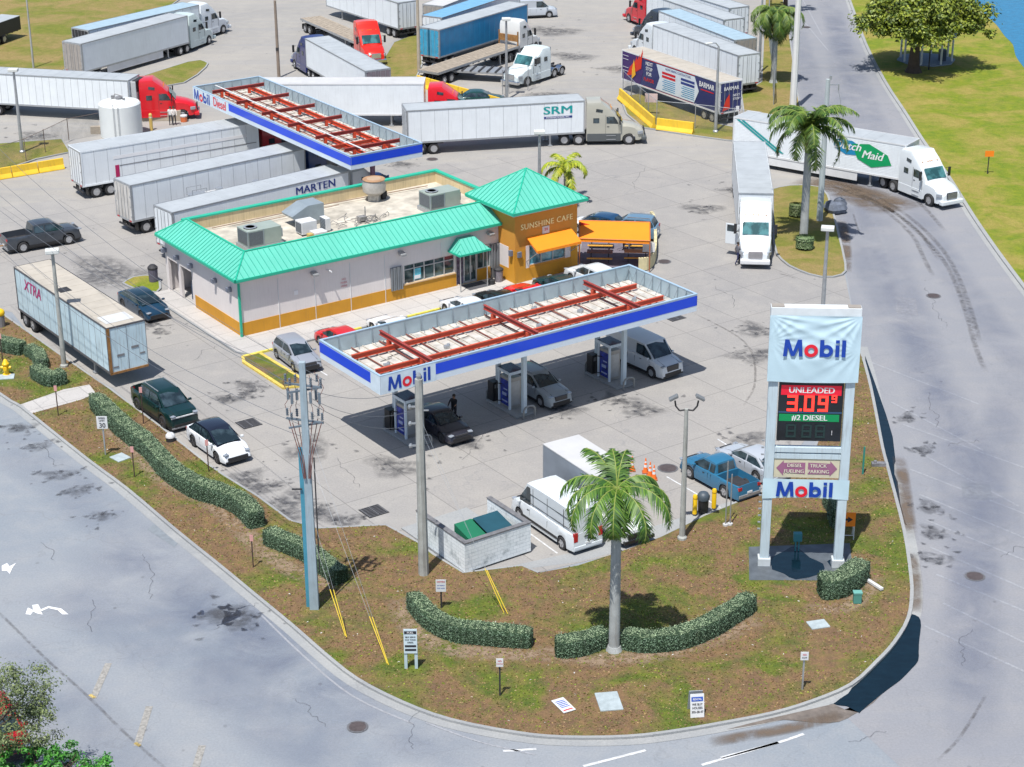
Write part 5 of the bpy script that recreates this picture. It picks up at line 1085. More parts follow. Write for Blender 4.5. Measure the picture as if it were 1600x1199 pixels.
pts=smooth([G(*q) for q in ((1000,426),(1015,424),(1024,412),(1026,390),(1024,360),(1020,352))],4); 
for a,c in zip(pts,pts[1:]):
    d=c-a; m=(a+c)/2; b.box((m.x,m.y,.55),(d.length+.05,.22,.95),math.atan2(d.y,d.x))
tag(b.part('patio_wall',mt('patio_wall_yellow',(.62,.55,.33),.8,0,.2,2)),'low curved yellow wall round the right side of the patio','wall')
p=G(1015,418); t2=thing('menu_board','small white menu board at the patio corner','menu board',(p.x,p.y,.1),R(-5)); MB().cyl((0,0,0),(0,0,1.0),.04,.04,8).part('post',steel,t2); MB().bb(-.45,.45,-.05,.05,1.0,1.7).part('board',white,t2)
t2=thing('feather_flag','small red flag by the tower corner','flag',G(908,408,.13)); MB().cyl((0,0,0),(0,0,3.0),.03,.03,6).part('pole',dark,t2); MB().quad((0,0,3.),(0,0,2.4),(.9,.1,2.7)).part('cloth',mt('flag_red',(.5,.03,.02),.7),t2)
# =====================================================================  FUEL CANOPIES
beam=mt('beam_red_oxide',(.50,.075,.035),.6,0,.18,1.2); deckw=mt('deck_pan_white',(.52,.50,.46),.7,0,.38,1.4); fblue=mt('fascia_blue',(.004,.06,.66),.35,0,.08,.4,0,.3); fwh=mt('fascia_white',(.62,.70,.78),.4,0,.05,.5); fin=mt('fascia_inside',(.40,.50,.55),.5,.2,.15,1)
colm=mt('column_white',(.55,.64,.70),.5,0,.06,1)
def ibeam(b,p,q,h=.45,w_=.18):
    p,q=Vector(p),Vector(q); d=q-p; L=d.length; m=(p+q)/2; rz=math.atan2(d.y,d.x); z=m.z
    b.box((m.x,m.y,z+h/2),(L,w_,.03),rz); b.box((m.x,m.y,z-h/2),(L,w_,.03),rz); b.box((m.x,m.y,z),(L,.03,h-.03),rz)
def canopy(t,W,D,z0,z1,bays,long_beams,logo_panels,uprights,cross_dark=True,nlines=34):
    """local: u 0..W, v 0..D"""
    zd=z0+.08
    b=MB(); b.bb(.06,W-.06,.06,D-.06,z0,zd); b.part('ceiling_deck',mt('soffit_pale',(.60,.62,.62),.6,0,.06),t)
    b=MB(); b.bb(.1,W-.1,.1,D-.1,zd,zd+.02); b.part('deck_pan',deckw,t)
    b=MB(); n=nlines
    for i in range(1,n): x=W*i/n; b.bb(x-.03,x+.03,.15,D-.15,zd+.02,zd+.09)
    b.part('pan_rib',mt('pan_rib',(.50,.46,.40),.7,0,.3,3),t)
    b=MB(); 
    for i in range(1,int(W/1.9)): b.bb(i*1.9-.03,i*1.9+.03,.2,D-.2,zd+.1,zd+.16)
    b.part('purlin',mt('purlin_brown',(.22,.07,.05),.7,0,.2,2),t)
    b=MB()
    for v in long_beams: ibeam(b,(.9,v,zd+.32),(W-.9,v,zd+.32),.28,.15)
    b.part('main_beam',beam,t)
    b=MB()
    for u in bays: ibeam(b,(u,long_beams[0]-1.5,zd+.85),(u,long_beams[1]+1.5,zd+.70),.26,.17)
    b.part('cross_beam',mt('beam_dark_red',(.30,.045,.035),.6,0,.2,1.2),t)
    for u in bays:
        for v in (long_beams[0]-.5,long_beams[1]+.5): b=MB(); b.box((u,v,zd+.33),(.24,.24,.5)); b.box((u,v,zd+.05),(.5,.5,.06)); b.part('column_head',beam,t)
    # fascia: outer skin white with blue band, inner face with brackets
    e=.06
    for name,(x0,x1,y0,y1) in {'front':(0,W,-e,0),'back':(0,W,D,D+e),'left':(-e,0,-e,D+e),'right':(W,W+e,-e,D+e)}.items():
        f=MB().bb(x0,x1,y0,y1,z0-.06,z1).part('fascia_panel',fwh,t)
        k=.012; h0=z0+(z1-z0)*.30; h1=z1-.10; p=logo_panels.get(name,(0,0)); b=MB()
        if name in('front','back'):
            for a,c in ((x0-(e+k),p[0]) if p[0] else (None,None),(p[1],x1+e+k)):
                if a is not None and c-a>.05: b.bb(a,c,y0-k,y1+k if name=='back' else y1-.03,h0,h1)
        else:
            b.bb(x0-k if name=='left' else x0+.03,x1-.03 if name=='left' else x1+k,p[1] if p[1] else y0-k,y1+k if not p[1] or True else y1,h0,h1)
        b.part('blue_band',fblue,t)
    b=MB(); b.bb(-e-.03,W+e+.03,-e-.03,.05,z1,z1+.05); b.bb(-e-.03,W+e+.03,D-.05,D+e+.03,z1,z1+.05); b.bb(-e-.03,.05,.05,D-.05,z1,z1+.05); b.bb(W-.05,W+e+.03,.05,D-.05,z1,z1+.05); b.part('fascia_cap',mt('cap_pale_blue',(.40,.55,.68),.4,.2,.05),t)
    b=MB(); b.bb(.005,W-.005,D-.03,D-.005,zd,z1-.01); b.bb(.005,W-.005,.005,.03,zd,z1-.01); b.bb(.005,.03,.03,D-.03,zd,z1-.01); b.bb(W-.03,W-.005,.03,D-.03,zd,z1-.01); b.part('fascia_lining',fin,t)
    nu=uprights[0]; bkm=mt('bracket_grey',(.30,.36,.40),.5,.3,.1)
    for i in range(nu+1):
        x=W*i/nu; x=min(max(x,.08),W-.08)
        for y,s in ((D-.06,-1),(.06,1)):
            b=MB(); b.bb(x-.025,x+.025,y-.03,y+.03,zd,z1); b.tube([(x,y,z1-.1),(x,y+s*.42,zd+.05)],.02,4); b.part('fascia_bracket',bkm,t)
    for i in range(uprights[1]+1):
        y=D*i/uprights[1]; y=min(max(y,.08),D-.08)
        for x,s in ((W-.06,-1),(.06,1)):
            b=MB(); b.bb(x-.03,x+.03,y-.025,y+.025,zd,z1); b.tube([(x,y,z1-.1),(x+s*.42,y,zd+.05)],.02,4); b.part('fascia_bracket',bkm,t)
def mobil(size,parent,M4,mats=None,sx=.86,name='logo'):
    bl,rd=mats or (mt('sign_blue',(.006,.05,.36),.4),mt('sign_red',(.72,.01,.03),.4)); e=size; h=.98; st=.22
    def out(pts,m): b=MB(); b.add([M4@Vector((x*e,(y-.5)*e,0)) for x,y in pts],[tuple(range(len(pts)))]); b.part(name,m,parent,fixn=False)
    def ring(cx,cy,ro,ri,m,z=0):
        b=MB(); n=26; vs=[]
        for i in range(n): a=2*PI*i/n; vs+=[M4@Vector(((cx+ro*math.cos(a))*e,(cy-.5+ro*math.sin(a))*e,z)),M4@Vector(((cx+ri*math.cos(a))*e,(cy-.5+ri*math.sin(a))*e,z))]
        b.add(vs,[(2*i,2*((i+1)%n),2*((i+1)%n)+1,2*i+1) for i in range(n)]); b.part(name,m,parent,fixn=False)
    x=-1.82
    b=MB(); P4=[[(x,0),(x+.2,0),(x+.28,h),(x+.08,h)],[(x+.86,0),(x+1.06,0),(x+.98,h),(x+.78,h)],[(x+.08,h),(x+.30,h),(x+.62,.02),(x+.44,.02)],[(x+.44,.02),(x+.62,.02),(x+.98,h),(x+.76,h)]]
    for k,q in enumerate(P4): b.add([M4@Vector((px*e,(py-.5)*e,.0015*k)) for px,py in q],[(0,1,2,3)])
    b.part(name,bl,parent,fixn=False)
    ring(-.32,.34,.37,.175,rd)
    out([(.14,0),(.36,0),(.36,h),(.14,h)],bl); ring(.50,.34,.36,.155,bl,.002)
    out([(.98,0),(1.19,0),(1.19,.69),(.98,.69)],bl); out([(.98,.80),(1.19,.80),(1.19,h),(.98,h)],bl); out([(1.32,0),(1.53,0),(1.53,h),(1.32,h)],bl)
# ---- near canopy
CZ0,CZ1=4.9,5.95; CW,CD=22.85,6.7
t=lot('fuel_canopy','near fuel canopy with open red beams, blue and white edge and three pump bays','fuel canopy',-3.15,-23.55)
canopy(t,CW,CD,CZ0,CZ1,(3.75,11.2,18.85),(2.05,4.75),{'front':(0,3.6)},(20,8))
b=MB(); b.bb(-.075,3.6,-.085,-.06,CZ0-.07,CZ1+.0); b.bb(-.085,-.06,-.085,.95,CZ0-.07,CZ1); b.part('logo_panel',mt('logo_panel_white',(.60,.70,.78),.4),t)
mobil(.84,t,wallM((1.95,-.10,5.40),0,-1))
for u in (3.75,11.2,18.85):
    for v in (2.0,4.75): 
        c=MB().bb(u-.13,u+.13,v-.13,v+.13,.02,CZ0).part('column',colm,t,bevel=.01); 
rs=random.Random(2); b=MB()
for x,y in ((2.2,3.),(6.6,3.4),(8.6,5.4),(10.2,2.7),(13.,3.),(14.5,5.6),(16.6,3.6),(20.6,3.3)): b.box((x,y,CZ0+.2),(.32,.26,.16),rs.random()*3); b.cyl((x+.25,y+.2,CZ0+.1),(x+.25,y+.2,CZ0+.26),.1,.1,8)
b.part('junction_box',steel,t)
b=MB(); r2=random.Random(8)
for i in range(15):
    x=r2.uniform(1,21); y=r2.uniform(1,5.5); b.tube([(x,y,CZ0+.14),(x+r2.uniform(.4,1.5),y+r2.uniform(-.2,.2),CZ0+.17)],.02,4)
b.part('conduit',dark,t)
# ---- diesel canopy
t=lot('diesel_canopy','long diesel canopy with open red beams over the truck lanes','fuel canopy',17.95,15.8)
DW,DD=6.45,27.4
canopy(t,DW,DD,4.95,6.0,(),(1.,5.),{},(7,26),nlines=7)
b=MB()
for k in range(6): ibeam(b,(.7,2.2+k*4.6,5.85),(5.8,2.2+k*4.6,5.85),.26,.18)
b.part('cross_beam',mt('beam_dark_red',(.30,.045,.035)),t)
b=MB(); ibeam(b,(4.9,1.2,5.45),(4.9,26.2,5.45),.30,.15); ibeam(b,(2.4,1.2,5.35),(2.4,26.2,5.35),.24,.14)
for k in range(6):
    for x in (1.6,4.3): b.box((x,2.2+k*4.6,5.5),(.22,.22,.5))
b.part('long_beam',mt('beam_bright_red',(.55,.06,.02),.6,0,.15,1),t)
b=MB(); b.tube([(1.7,.6,6.05),(1.7,26.5,6.05)],.06); b.part('roof_rail',white,t)
b=MB(); 
for i in range(28): b.bb(.3,6.1,i+.2,i+.24,5.06,5.13)
b.part('pan_rib',mt('pan_rib',(.50,.46,.40)),t)
for v in (2.2,6.8,11.4,16.,20.6,25.2):
    MB().bb(3.05,3.35,v-.15,v+.15,.02,4.95).part('column',mt('diesel_column',(.20,.10,.16) if v<3 else (.28,.32,.35),.5),t)
b=MB(); b.bb(-.085,-.06,20.6,27.5,4.9,6.0); b.part('logo_panel',mt('logo_panel_white',(.60,.70,.78)),t)
mobil(.92,t,wallM((-.10,25.6,5.45),-1,0)); text('Diesel',1.15,mt('sign_red',(.72,.01,.03)),'logo',t,wallM((-.10,22.3,5.48),-1,0),.03,.85)
# diesel pumps seen under the canopy
for k,(u,v,lab) in enumerate(((19.4,18.3,'nearest dark diesel pump with red fire extinguisher under the long canopy'),(19.4,22.8,'middle diesel pump with red extinguisher under the long canopy'),(19.6,28.5,'far diesel pump under the long canopy'))):
    t2=lot('diesel_pump',lab,'fuel pump',u,v,.02,0,'diesel pumps'); MB().bb(-.35,.35,-.55,.55,.15,2.1).part('housing',mt('pump_dark',(.05,.06,.07),.4),t2,bevel=.03); MB().bb(-.5,.5,-.9,.9,0,.15).part('island',curb_m,t2); MB().lathe((-.55,-.5,1.2),[(.12,0),(.14,.5),(.05,.65)],10).part('extinguisher',mt('extinguisher_red',(.6,.01,.03),.4),t2); MB().bb(-.37,-.35,-.4,.4,1.,1.7).part('display',steel,t2)
# ---- pumps of the near canopy
bluead=mt('pump_blue',(.015,.035,.32),.4,0,.9,5)
def pump(u,v,lab,):
    t=lot('fuel_pump',lab,'fuel pump',u,v,.02,0,'fuel pumps under the near canopy')
    MB().bb(-.75,.75,-1.7,1.6,0,.14).part('island',curb_m,t,bevel=.02)
    MB().bb(-.42,.42,-.55,.55,.14,2.15).part('housing',mt('pump_steel',(.36,.35,.33),.4,.4,.15,2),t,bevel=.02)
    b=MB(); b.bb(-.44,-.42,-.45,.45,.3,1.95); b.bb(.42,.44,-.45,.45,.3,1.95); b.part('blue_panel',bluead,t)
    b=MB(); b.bb(-.445,-.44,-.3,.3,.5,.6); b.bb(-.445,-.44,-.2,.25,.9,1.1); b.bb(-.445,-.44,-.3,.1,1.3,1.38); b.part('white_mark',mt('pump_mark',(.35,.4,.6),.5),t)
    MB().bb(-.35,.3,-.57,-.55,.35,1.9).part('steel_door',steel,t)
    b=MB(); b.bb(-.55,.55,-.72,.72,2.45,2.62); b.bb(-.5,-.38,-.62,-.5,.14,2.45); b.bb(-.5,-.38,.5,.62,.14,2.45); b.part('canopy_frame',fwh,t); MB().bb(-.5,.5,-.67,.67,2.62,2.635).part('solar_lid',mt('lid_dark_blue',(.03,.05,.08),.25,.2,.2,8),t)
    MB().tube([(.46,.2,1.6),(.9,.3,1.7),(1.05,.3,.6),(.5,.2,.5)],.03,6).part('hose',black,t); MB().tube([(-.46,.2,1.6),(-.8,.3,1.7),(-.9,.3,.6),(-.5,.2,.5)],.03,6).part('hose',black,t)
    t3=lot('waste_container','black square waste and squeegee container at the far end of the '+lab.split(' ')[0]+' pump island','litter bin',u-.25,v+1.35,.16,0,'waste containers on the pump islands'); MB().bb(-.33,.33,-.3,.3,0,1.25).part('box',black,t3,bevel=.03); MB().bb(-.22,.22,-.305,-.30,.85,1.1).part('flap',grey,t3)
    for dv,ll in ((1.95,'far'),(-2.0,'near')):
        o=MB().tube([(-.42,0,0),(-.42,0,.55),(-.3,0,.72),(0,0,.8),(.3,0,.72),(.42,0,.55),(.42,0,0)],.06,8).part('hoop_guard',mt('hoop_grey',(.28,.29,.29),.5,.3,.2),smooth=40); o.location=M(u,v+dv,.02); o.rotation_euler=(0,0,LA); tag(o,'grey hoop guard at the '+ll+' end of the '+lab.split(' ')[0]+' pump island','guard','hoop guards at the pump islands')
    o=MB().bb(-.5,.5,-.35,.35,0,.16).part('valance_sign',mt('valance_red',(.50,.01,.05),.5)); p=M(u+.45,v+.3,3.35); o.location=p; o.rotation_euler=(0,.5,LA+.3); tag(o,'red hanging number box above the '+lab.split(' ')[0]+' pump','pump number box','red boxes above the pumps')
    q=MB().cyl((0,0,.1),(0,0,1.5),.02,.02,6).part('hanger',dark,o)
pump(.60,-20.1,'left fuel pump with blue panels beside the dark sedan'); pump(8.05,-20.1,'middle fuel pump with blue panels beside the grey crossover'); pump(15.7,-20.1,'right fuel pump with blue panels beside the passenger van')
# =====================================================================  BANNER SIGN
L0,L1=G(1190,889),G(1305,893); d=(L1-L0); yw=math.atan2(d.y,d.x); D_=d.length; t=thing('price_sign','tall two legged fuel price sign with white banner, LED prices and direction panel','price sign',(L0.x,L0.y,.12),yw)
sp=mt('sign_post_paint',(.50,.60,.66),.5,0,.10,.6,0,0,0,.35); HS=14.0
for x in (0,D_): MB().bb(x-.23,x+.23,-.2,.2,0,HS).part('post',sp,t,bevel=.02); MB().bb(x-.32,x+.32,-.3,.3,0,.45).part('post_base',mt('post_base_pale',(.52,.56,.58),.7),t,bevel=.03)
fr=MB(); 
for z in (10.35,6.55,6.2,4.35): fr.bb(.23,D_-.23,-.16,.16,z-.13,z+.13)
fr.part('crossbar',sp,t)
b=MB(); b.bb(-.30,D_+.30,-.28,.28,10.5,14.15); b.part('top_cabinet',mt('cabinet_white',(.66,.70,.72),.5),t); cg=mt('cap_brown_grey',(.30,.27,.24),.7); MB().bb(-.27,.35,-.2,.2,14.15,14.2).part('top_cap',cg,t); MB().bb(D_-.35,D_+.27,-.2,.2,14.15,14.2).part('top_cap',cg,t)
# draped banner cloth with creases
b=MB(); nx,nz=80,64; x0,x1,z0,z1=-.34,D_+.34,10.32,13.78; vs=[]
for j in range(nz+1):
    for i in range(nx+1):
        u=i/nx; v=j/nz; y=-.33
        for cx,cy,a0,am in ((0,1,.75,.045),(1,1,.7,.045),(0,.62,.2,.02),(1,.5,.3,.02)):
            dx=abs(u-cx)+1e-3; dy=cy-v; ang=math.atan2(dy,dx); rr=math.hypot(dx,dy); y-=am*1.5*(abs(math.sin(ang*9+cx*2))**3)*math.exp(-rr*2.2)*min(1,rr*4)
        y-=.05*math.sin(PI*u)*math.sin(PI*v)*(1+.5*math.sin(7*(u-v)))
        vs.append((x0+(x1-x0)*u,y,z0+(z1-z0)*v+.05*math.sin(PI*u)*(-1 if j==0 else 0)))
b.add(vs,[(j*(nx+1)+i,j*(nx+1)+i+1,(j+1)*(nx+1)+i+1,(j+1)*(nx+1)+i) for j in range(nz) for i in range(nx)]); ban=mt('banner_cloth',(.50,.66,.74),.6,0,.05,.5); b.part('banner',ban,t,smooth=60,fixn=False)
mobil(.90,t,wallM((D_/2+.12,-.455,12.15),0,-1))
o=MB().bb(.30,D_-.30,-.13,.13,7.05,10.15).part('price_cabinet',mt('led_black',(.012,.016,.022),.35,0,.4,1),t)
sr=mt('price_red_bar',(.60,.008,.03),.4,0,.05,1,0,0,.25); sg=mt('price_green_bar',(.0,.22,.07),.4,0,.05,1,0,0,.15)
MB().bb(.40,D_-.40,-.15,-.132,9.53,10.05).part('name_bar',sr,t); MB().bb(.36,D_-.44,-.15,-.132,8.12,8.50).part('name_bar',sg,t); MB().bb(.32,D_-.32,-.15,-.132,8.56,8.64).part('bar_divider',mt('divider_blue',(.03,.08,.16),.4),t)
text('UNLEADED',.44,gw,'lettering',t,wallM((D_/2+.02,-.165,9.79),0,-1),.012,1.0); text('#2 DIESEL',.40,gw,'lettering',t,wallM((D_/2-.02,-.165,8.31),0,-1),.010,1.02)
led=mt('led_red',(.9,.03,.02),.5,0,.05,1,0,0,1.6); dim=mt('led_dim_green',(.012,.035,.035),.5)
def seg(b,ch,x,z,w_,h,s=.13):
    S={'3':'abgcd','0':'abcdef','9':'abgcdf','8':'abcdefg','1':'bc'}[ch]; y0,y1=-.165,-.15; hw=w_/2; hh=h/2
    R_={'a':(x-hw,x+hw,z+hh-s,z+hh),'d':(x-hw,x+hw,z-hh,z-hh+s),'g':(x-hw,x+hw,z-s/2,z+s/2),'b':(x+hw-s,x+hw,z,z+hh),'c':(x+hw-s,x+hw,z-hh,z),'f':(x-hw,x-hw+s,z,z+hh),'e':(x-hw,x-hw+s,z-hh,z)}
    for k,c_ in enumerate(S): q=R_[c_]; b.bb(q[0],q[1],y0-k*.0015,y1,q[2],q[3])
b=MB(); seg(b,'3',.98,9.10,.52,.86); b.bb(1.34,1.46,-.165,-.15,8.68,8.80); seg(b,'0',1.80,9.10,.50,.86); seg(b,'9',2.48,9.10,.50,.86); seg(b,'9',3.02,9.36,.26,.40,.07); b.part('price_digits',led,t)
for xx in (.98,1.75,2.42): b=MB(); seg(b,'8',xx,7.60,.50,.72,.1); b.part('unlit_digit',dim,t); MB().bb(2.98,3.02,-.165,-.15,7.4,7.65).part('lit_digit',gw,t)
MB().bb(.25,D_-.25,-.12,.12,5.02,6.06).part('direction_panel',mt('panel_cream',(.58,.54,.40),.6),t); ma=mt('arrow_mauve',(.30,.12,.22),.6)
b=MB(); y=-.135
b.quad((.36,y,5.54),(.72,y,5.12),(.72,y,5.30),(1.80,y,5.22),(1.80,y,5.86),(.72,y,5.82),(.72,y,5.96)); b.quad((D_-.36,y,5.54),(D_-.72,y,5.96),(D_-.72,y,5.82),(1.94,y,5.86),(1.94,y,5.22),(D_-.72,y,5.22),(D_-.72,y,5.12)); b.part('arrow',ma,t)
pc=mt('letter_cream',(.68,.64,.52),.6)
for s,x,z in (('DIESEL',1.27,5.69),('FUELING',1.25,5.37),('TRUCK',2.45,5.69),('PARKING',2.47,5.37)): text(s,.27,pc,'lettering',t,wallM((x,-.15,z),0,-1),.010,.95)
b=MB(); nx,nz=26,10; vs=[]
for j in range(nz+1):
    for i in range(nx+1):
        u=i/nx; v=j/nz; y=-.24-.03*math.sin(u*18+v*3)*abs(u-.5)*1.4; zz=3.86+(1.12)*v-(.10*math.sin(PI*u)*(-1) if j==0 else 0); vs.append((-.28+(D_+.56)*u,y,zz))
b.add(vs,[(j*(nx+1)+i,j*(nx+1)+i+1,(j+1)*(nx+1)+i+1,(j+1)*(nx+1)+i) for j in range(nz) for i in range(nx)]); b.part('banner',ban,t,smooth=60,fixn=False)
mobil(.84,t,wallM((D_/2+.05,-.30,4.45),0,-1))
b=MB(); 
for i in range(14): b.bb(-.42,-.28,-.05,.05,2.+i*.38,2.06+i*.38)
b.part('climbing_rung',steel,t)
# =====================================================================  POLES, LAMPS, WIRES
conc=mt('pole_concrete',(.40,.45,.46),.8,0,.12,1,.2); woodp=mt('pole_wood',(.24,.19,.15),.85,0,.2,1.5,.3); conc2=mt('pole_weathered',(.36,.37,.35),.8,0,.25,1.2,0,0,0,.5)
def lamp(base=None,top=None,h=8.,lab='',head='box',rz=0,mat=None,z0=.02):
    if base: p=G(*base)
    else: p=G(top[0],top[1],h); p.z=0
    t=thing('street_lamp',lab,'street lamp',(p.x,p.y,z0),rz,None); m=mat or steel; h-=z0
    MB().cyl((0,0,0),(0,0,h-.1),.17,.10,10).part('pole',m,t,smooth=40); MB().lathe((0,0,0),[(.26,0),(.26,.12),(.18,.2)],10).part('pole_base',m,t)
    if head=='box': MB().box((0,-.1,h+.02),(.85,.62,.26)).part('lamp_head',mt('lamp_head_pale',(.62,.64,.62),.5),t,bevel=.04); MB().box((0,-.1,h-.12),(.6,.45,.03)).part('lamp_lens',headl,t)
    elif head=='twin':
        for s in (-1,1):
            b=MB(); b.tube([(0,0,h-.15),(s*.35,0,h-.2),(s*.55,0,h+.05),(s*.6,0,h+.35)],.045,6); b.part('arm',dark,t)
            MB().box((s*.68,-.05,h+.55),(.5,.36,.14),ry=s*.5).part('lamp_head',mt('lamp_head_grey',(.16,.17,.18),.5),t,bevel=.03)
    elif head=='cobra':
        MB().tube([(0,0,h-.1),(-.3,-.2,h+.25),(-.7,-.4,h+.3)],.05,6).part('arm',m,t); MB().box((-.95,-.5,h+.3),(.7,.35,.14),.5).part('lamp_head',mt('lamp_head_pale',(.62,.64,.62)),t,bevel=.05)
    return t
lamp((101,568),None,8.0,'grey lamp post with square head in front of the weathered pale trailer',rz=.2,mat=conc2,z0=.12)
lamp((39,232),None,7.6,'grey lamp post with flat head at the left edge before the long refrigerated trailer',z0=.12)
lamp((1063,848),None,7.7,'lamp post with twin angled floodlights between the palm and the price sign','twin',z0=.12,mat=conc2)
lamp(None,(1296,362),8.0,'lamp post with white square head rising behind the banner sign',z0=.02,rz=-.2)
lamp(None,(847,207),8.0,'lamp post with white head standing behind the teal tower roof',z0=.02)
lamp(None,(797,30),8.0,'lamp post with white head by the gate near the white tractor unit',z0=.02)
lamp((1122,212),None,8.2,'lamp post with curved neck before the navy wrapped trailer','cobra',z0=.12)
lamp((1191,120),None,8.0,'lamp post with curved neck beside the shaggy palm at top right','cobra',z0=.12)
def pole(base,h,r0,r1,lab,mat,cat='utility pole',name='utility_pole',z0=.12,n=8):
    p=G(*base); t=thing(name,lab,cat,(p.x,p.y,z0)); MB().cyl((0,0,0),(0,0,h-z0),r0,r1,n).part('shaft',mat,t,smooth=30); return t,p
t,p=pole((58,100),7.5,.12,.08,'thin grey pole in the grass at top left',conc2)
t,p=pole((441,118),8.0,.17,.13,'brown wooden pole in the yard above the diesel canopy',woodp,z0=.02); b=MB().box((0,-.1,3.),(.3,.2,.3)); b.part('bracket',dark,t)
t,p=pole((660,112),10.,.19,.13,'pale wooden pole in the dry grass behind the red truck hood',mt('pole_tan',(.42,.36,.28),.85,0,.2,1.5))
t,p=pole((1243,178),16.,.34,.24,'very tall white concrete pole beside the east road',mt('pole_white',(.66,.66,.64),.7,0,.06,1))
t,p=pole((1283,352),11.5,.26,.17,'concrete utility pole with side brackets behind the island palm',conc); b=MB()
for z in (10.9,9.3): b.bb(0,.9,-.04,.04,z,z+.08); b.cyl((.85,0,z-.4),(.85,0,z+.1),.05,.05,6)
b.tube([(.85,0,10.5),(1.1,0,9.5),(.9,0,8.2),(.2,0,7.6)],.025,5); b.box((.2,0,11.5),(.18,.18,.3)); b.part('insulator_arm',steel,t)
P1=G(488,950); PH=13.2
t,_=pole((488,950),PH,.31,.20,'tall square concrete utility pole crowded with cable terminations in the front lawn',mt('pole_blue_grey',(.30,.38,.43),.8,0,.14,1,.2,0,0,.3),n=4)
b=MB(); 
for z,w_ in ((10.1,1.0),(11.9,1.0)):
    b.box((0,0,z),(1.9*w_,.09,.09),R(-18)); b.box((0,0,z-.25),(1.6*w_,.08,.08),R(22))
b.part('crossarm',mt('arm_slate',(.16,.20,.24),.5,.3,.2),t)
ins=mt('insulator_grey',(.13,.16,.19),.4); brn=mt('cable_brown',(.16,.06,.05),.6)
for k,(x,y) in enumerate(((-.9,.3),(-.62,-.25),(-.4,.2),(.4,-.2),(.66,.22),(.9,-.3))):
    b=MB(); 
    for z in (10.25,12.0):
        for q in range(4): b.cyl((x*.95,y,z+q*.1),(x*.95,y,z+q*.1+.05),.065,.065,8)
    b.box((x*.85,y,11.35),(.12,.12,.55)); b.part('insulator',ins,t)
    b=MB(); b.tube([(x*.8,y,12.5),(x*1.1,y,11.9),(x*.75,y,11.2),(x*1.05,y,10.8),(x*.9,y,10.2)],.014,5); b.tube([(x*.9,y,10.1),(x*.35,-.15,8.4),(x*.18,-.3,7.2)],.022,5); b.part('jumper_cable',brn,t)
b=MB(); b.box((-.3,.18,4.3),(.22,.2,8.6)); b.part('riser_guard',mt('riser_blue',(.06,.26,.36),.5,0,.1),t); b=MB(); b.box((.35,-.1,5.2),(.06,.08,6.)); b.box((-.55,0,6.5),(.5,.06,.06)); b.part('ground_wire',dark,t)
P2=G(659,899)
t,_=pole((659,899),10.9,.27,.20,'thick weathered concrete utility pole in front of the near canopy corner',conc2); 
b=MB(); 
for z in (7.2,8.4,9.3): b.box((-.3,0,z),(.5,.06,.08)); b.lathe((-.48,0,z-.1),[(.08,0),(.1,.1),(.06,.2)],8)
b.box((.25,0,9.1),(.4,.06,.06)); b.lathe((0,0,10.8),[(.1,0),(.14,.15),(.08,.3)],8); b.part('insulator_arm',steel,t)
def sag(a,b_,s,n=14): return [a.lerp(b_,i/n)-Vector((0,0,s*4*(i/n)*(1-i/n))) for i in range(n+1)]
wm_=mt('wire_grey',(.16,.17,.19),.5,.3)
T1=Vector((P1.x,P1.y,12.4)); T2=Vector((P2.x,P2.y,10.6))
wl=[((-70,208,12.),T1+Vector((-1,.3,-.2))),((-70,232,12.),T1+Vector((-.6,-.2,-.2))),((-70,262,11.),T1+Vector((.6,.3,-.3))),((-40,180,12.),T1+Vector((1.0,.2,-.2))),((-60,300,9.),T1+Vector((0,0,-2.5))),((-60,318,9.),T1+Vector((0,0,-3.1)))]
nm=['top','second','third','fourth','fifth','lowest']
for k,(a,c) in enumerate(wl):
    o=MB().tube(sag(G(*a),c,.9+.2*k),.012,4).part('power_line',wm_,label=None); tag(o,'thin overhead line, '+nm[k]+' of six running from the upper left to the crowded pole','power line','overhead lines over the left of the lot')
for k,(dz,dx) in enumerate(((0,0),(-1.4,-.4),(-2.2,-.4))):
    o=MB().tube(sag(T1+Vector((.3,0,-.6-dz*-.3)),T2+Vector((dx,0,dz)),.6),.012,4).part('power_line',wm_); tag(o,'thin line between the two tall poles, '+('upper','middle','lower')[k],'power line','lines between the two tall poles')
    o=MB().tube(sag(T2+Vector((dx,0,dz)),Vector((60,60+k,10.5)),1.2),.012,4).part('power_line',wm_) if 0 else None
yg=mt('guy_guard_yellow',(.75,.55,.05),.5)
for k,(bx,by,tp) in enumerate((((603,1046),T1),0)[:1] and (((603,1042),0,T1+Vector((0,0,-2))),((601,1040),0,T1+Vector((.1,0,-4))),((538,998),0,T1+Vector((0,0,-6.5))),((536,996),0,T1+Vector((0,0,-8))),((784,962),0,T2+Vector((0,0,-1.7))),((790,964),0,T2+Vector((.1,0,-2.6))))):
    a=G(*bx); a.z=.12; dd=(tp-a).normalized(); t=thing('guy_wire',('first','second','third','fourth','fifth','sixth')[k]+' guy wire with yellow guard from the left among the six in the front lawn' if 0 else 'guy wire with yellow guard '+('ending nearest the two legged fuel notice','ending just left of its twin by the fuel notice','curving to the ground right of the crowded pole','lying close to the foot of the crowded pole','rising left of its twin behind the middle hedge','rising right of its twin behind the middle hedge')[k],'guy wire',a,0,'guy wires'); Lw=(tp-a).length
    MB().cyl(dd*.05,dd*2.4,.022,.022,6).part('guard',yg,t); MB().cyl(dd*2.3,dd*Lw,.007,.007,4).part('wire',steel,t)
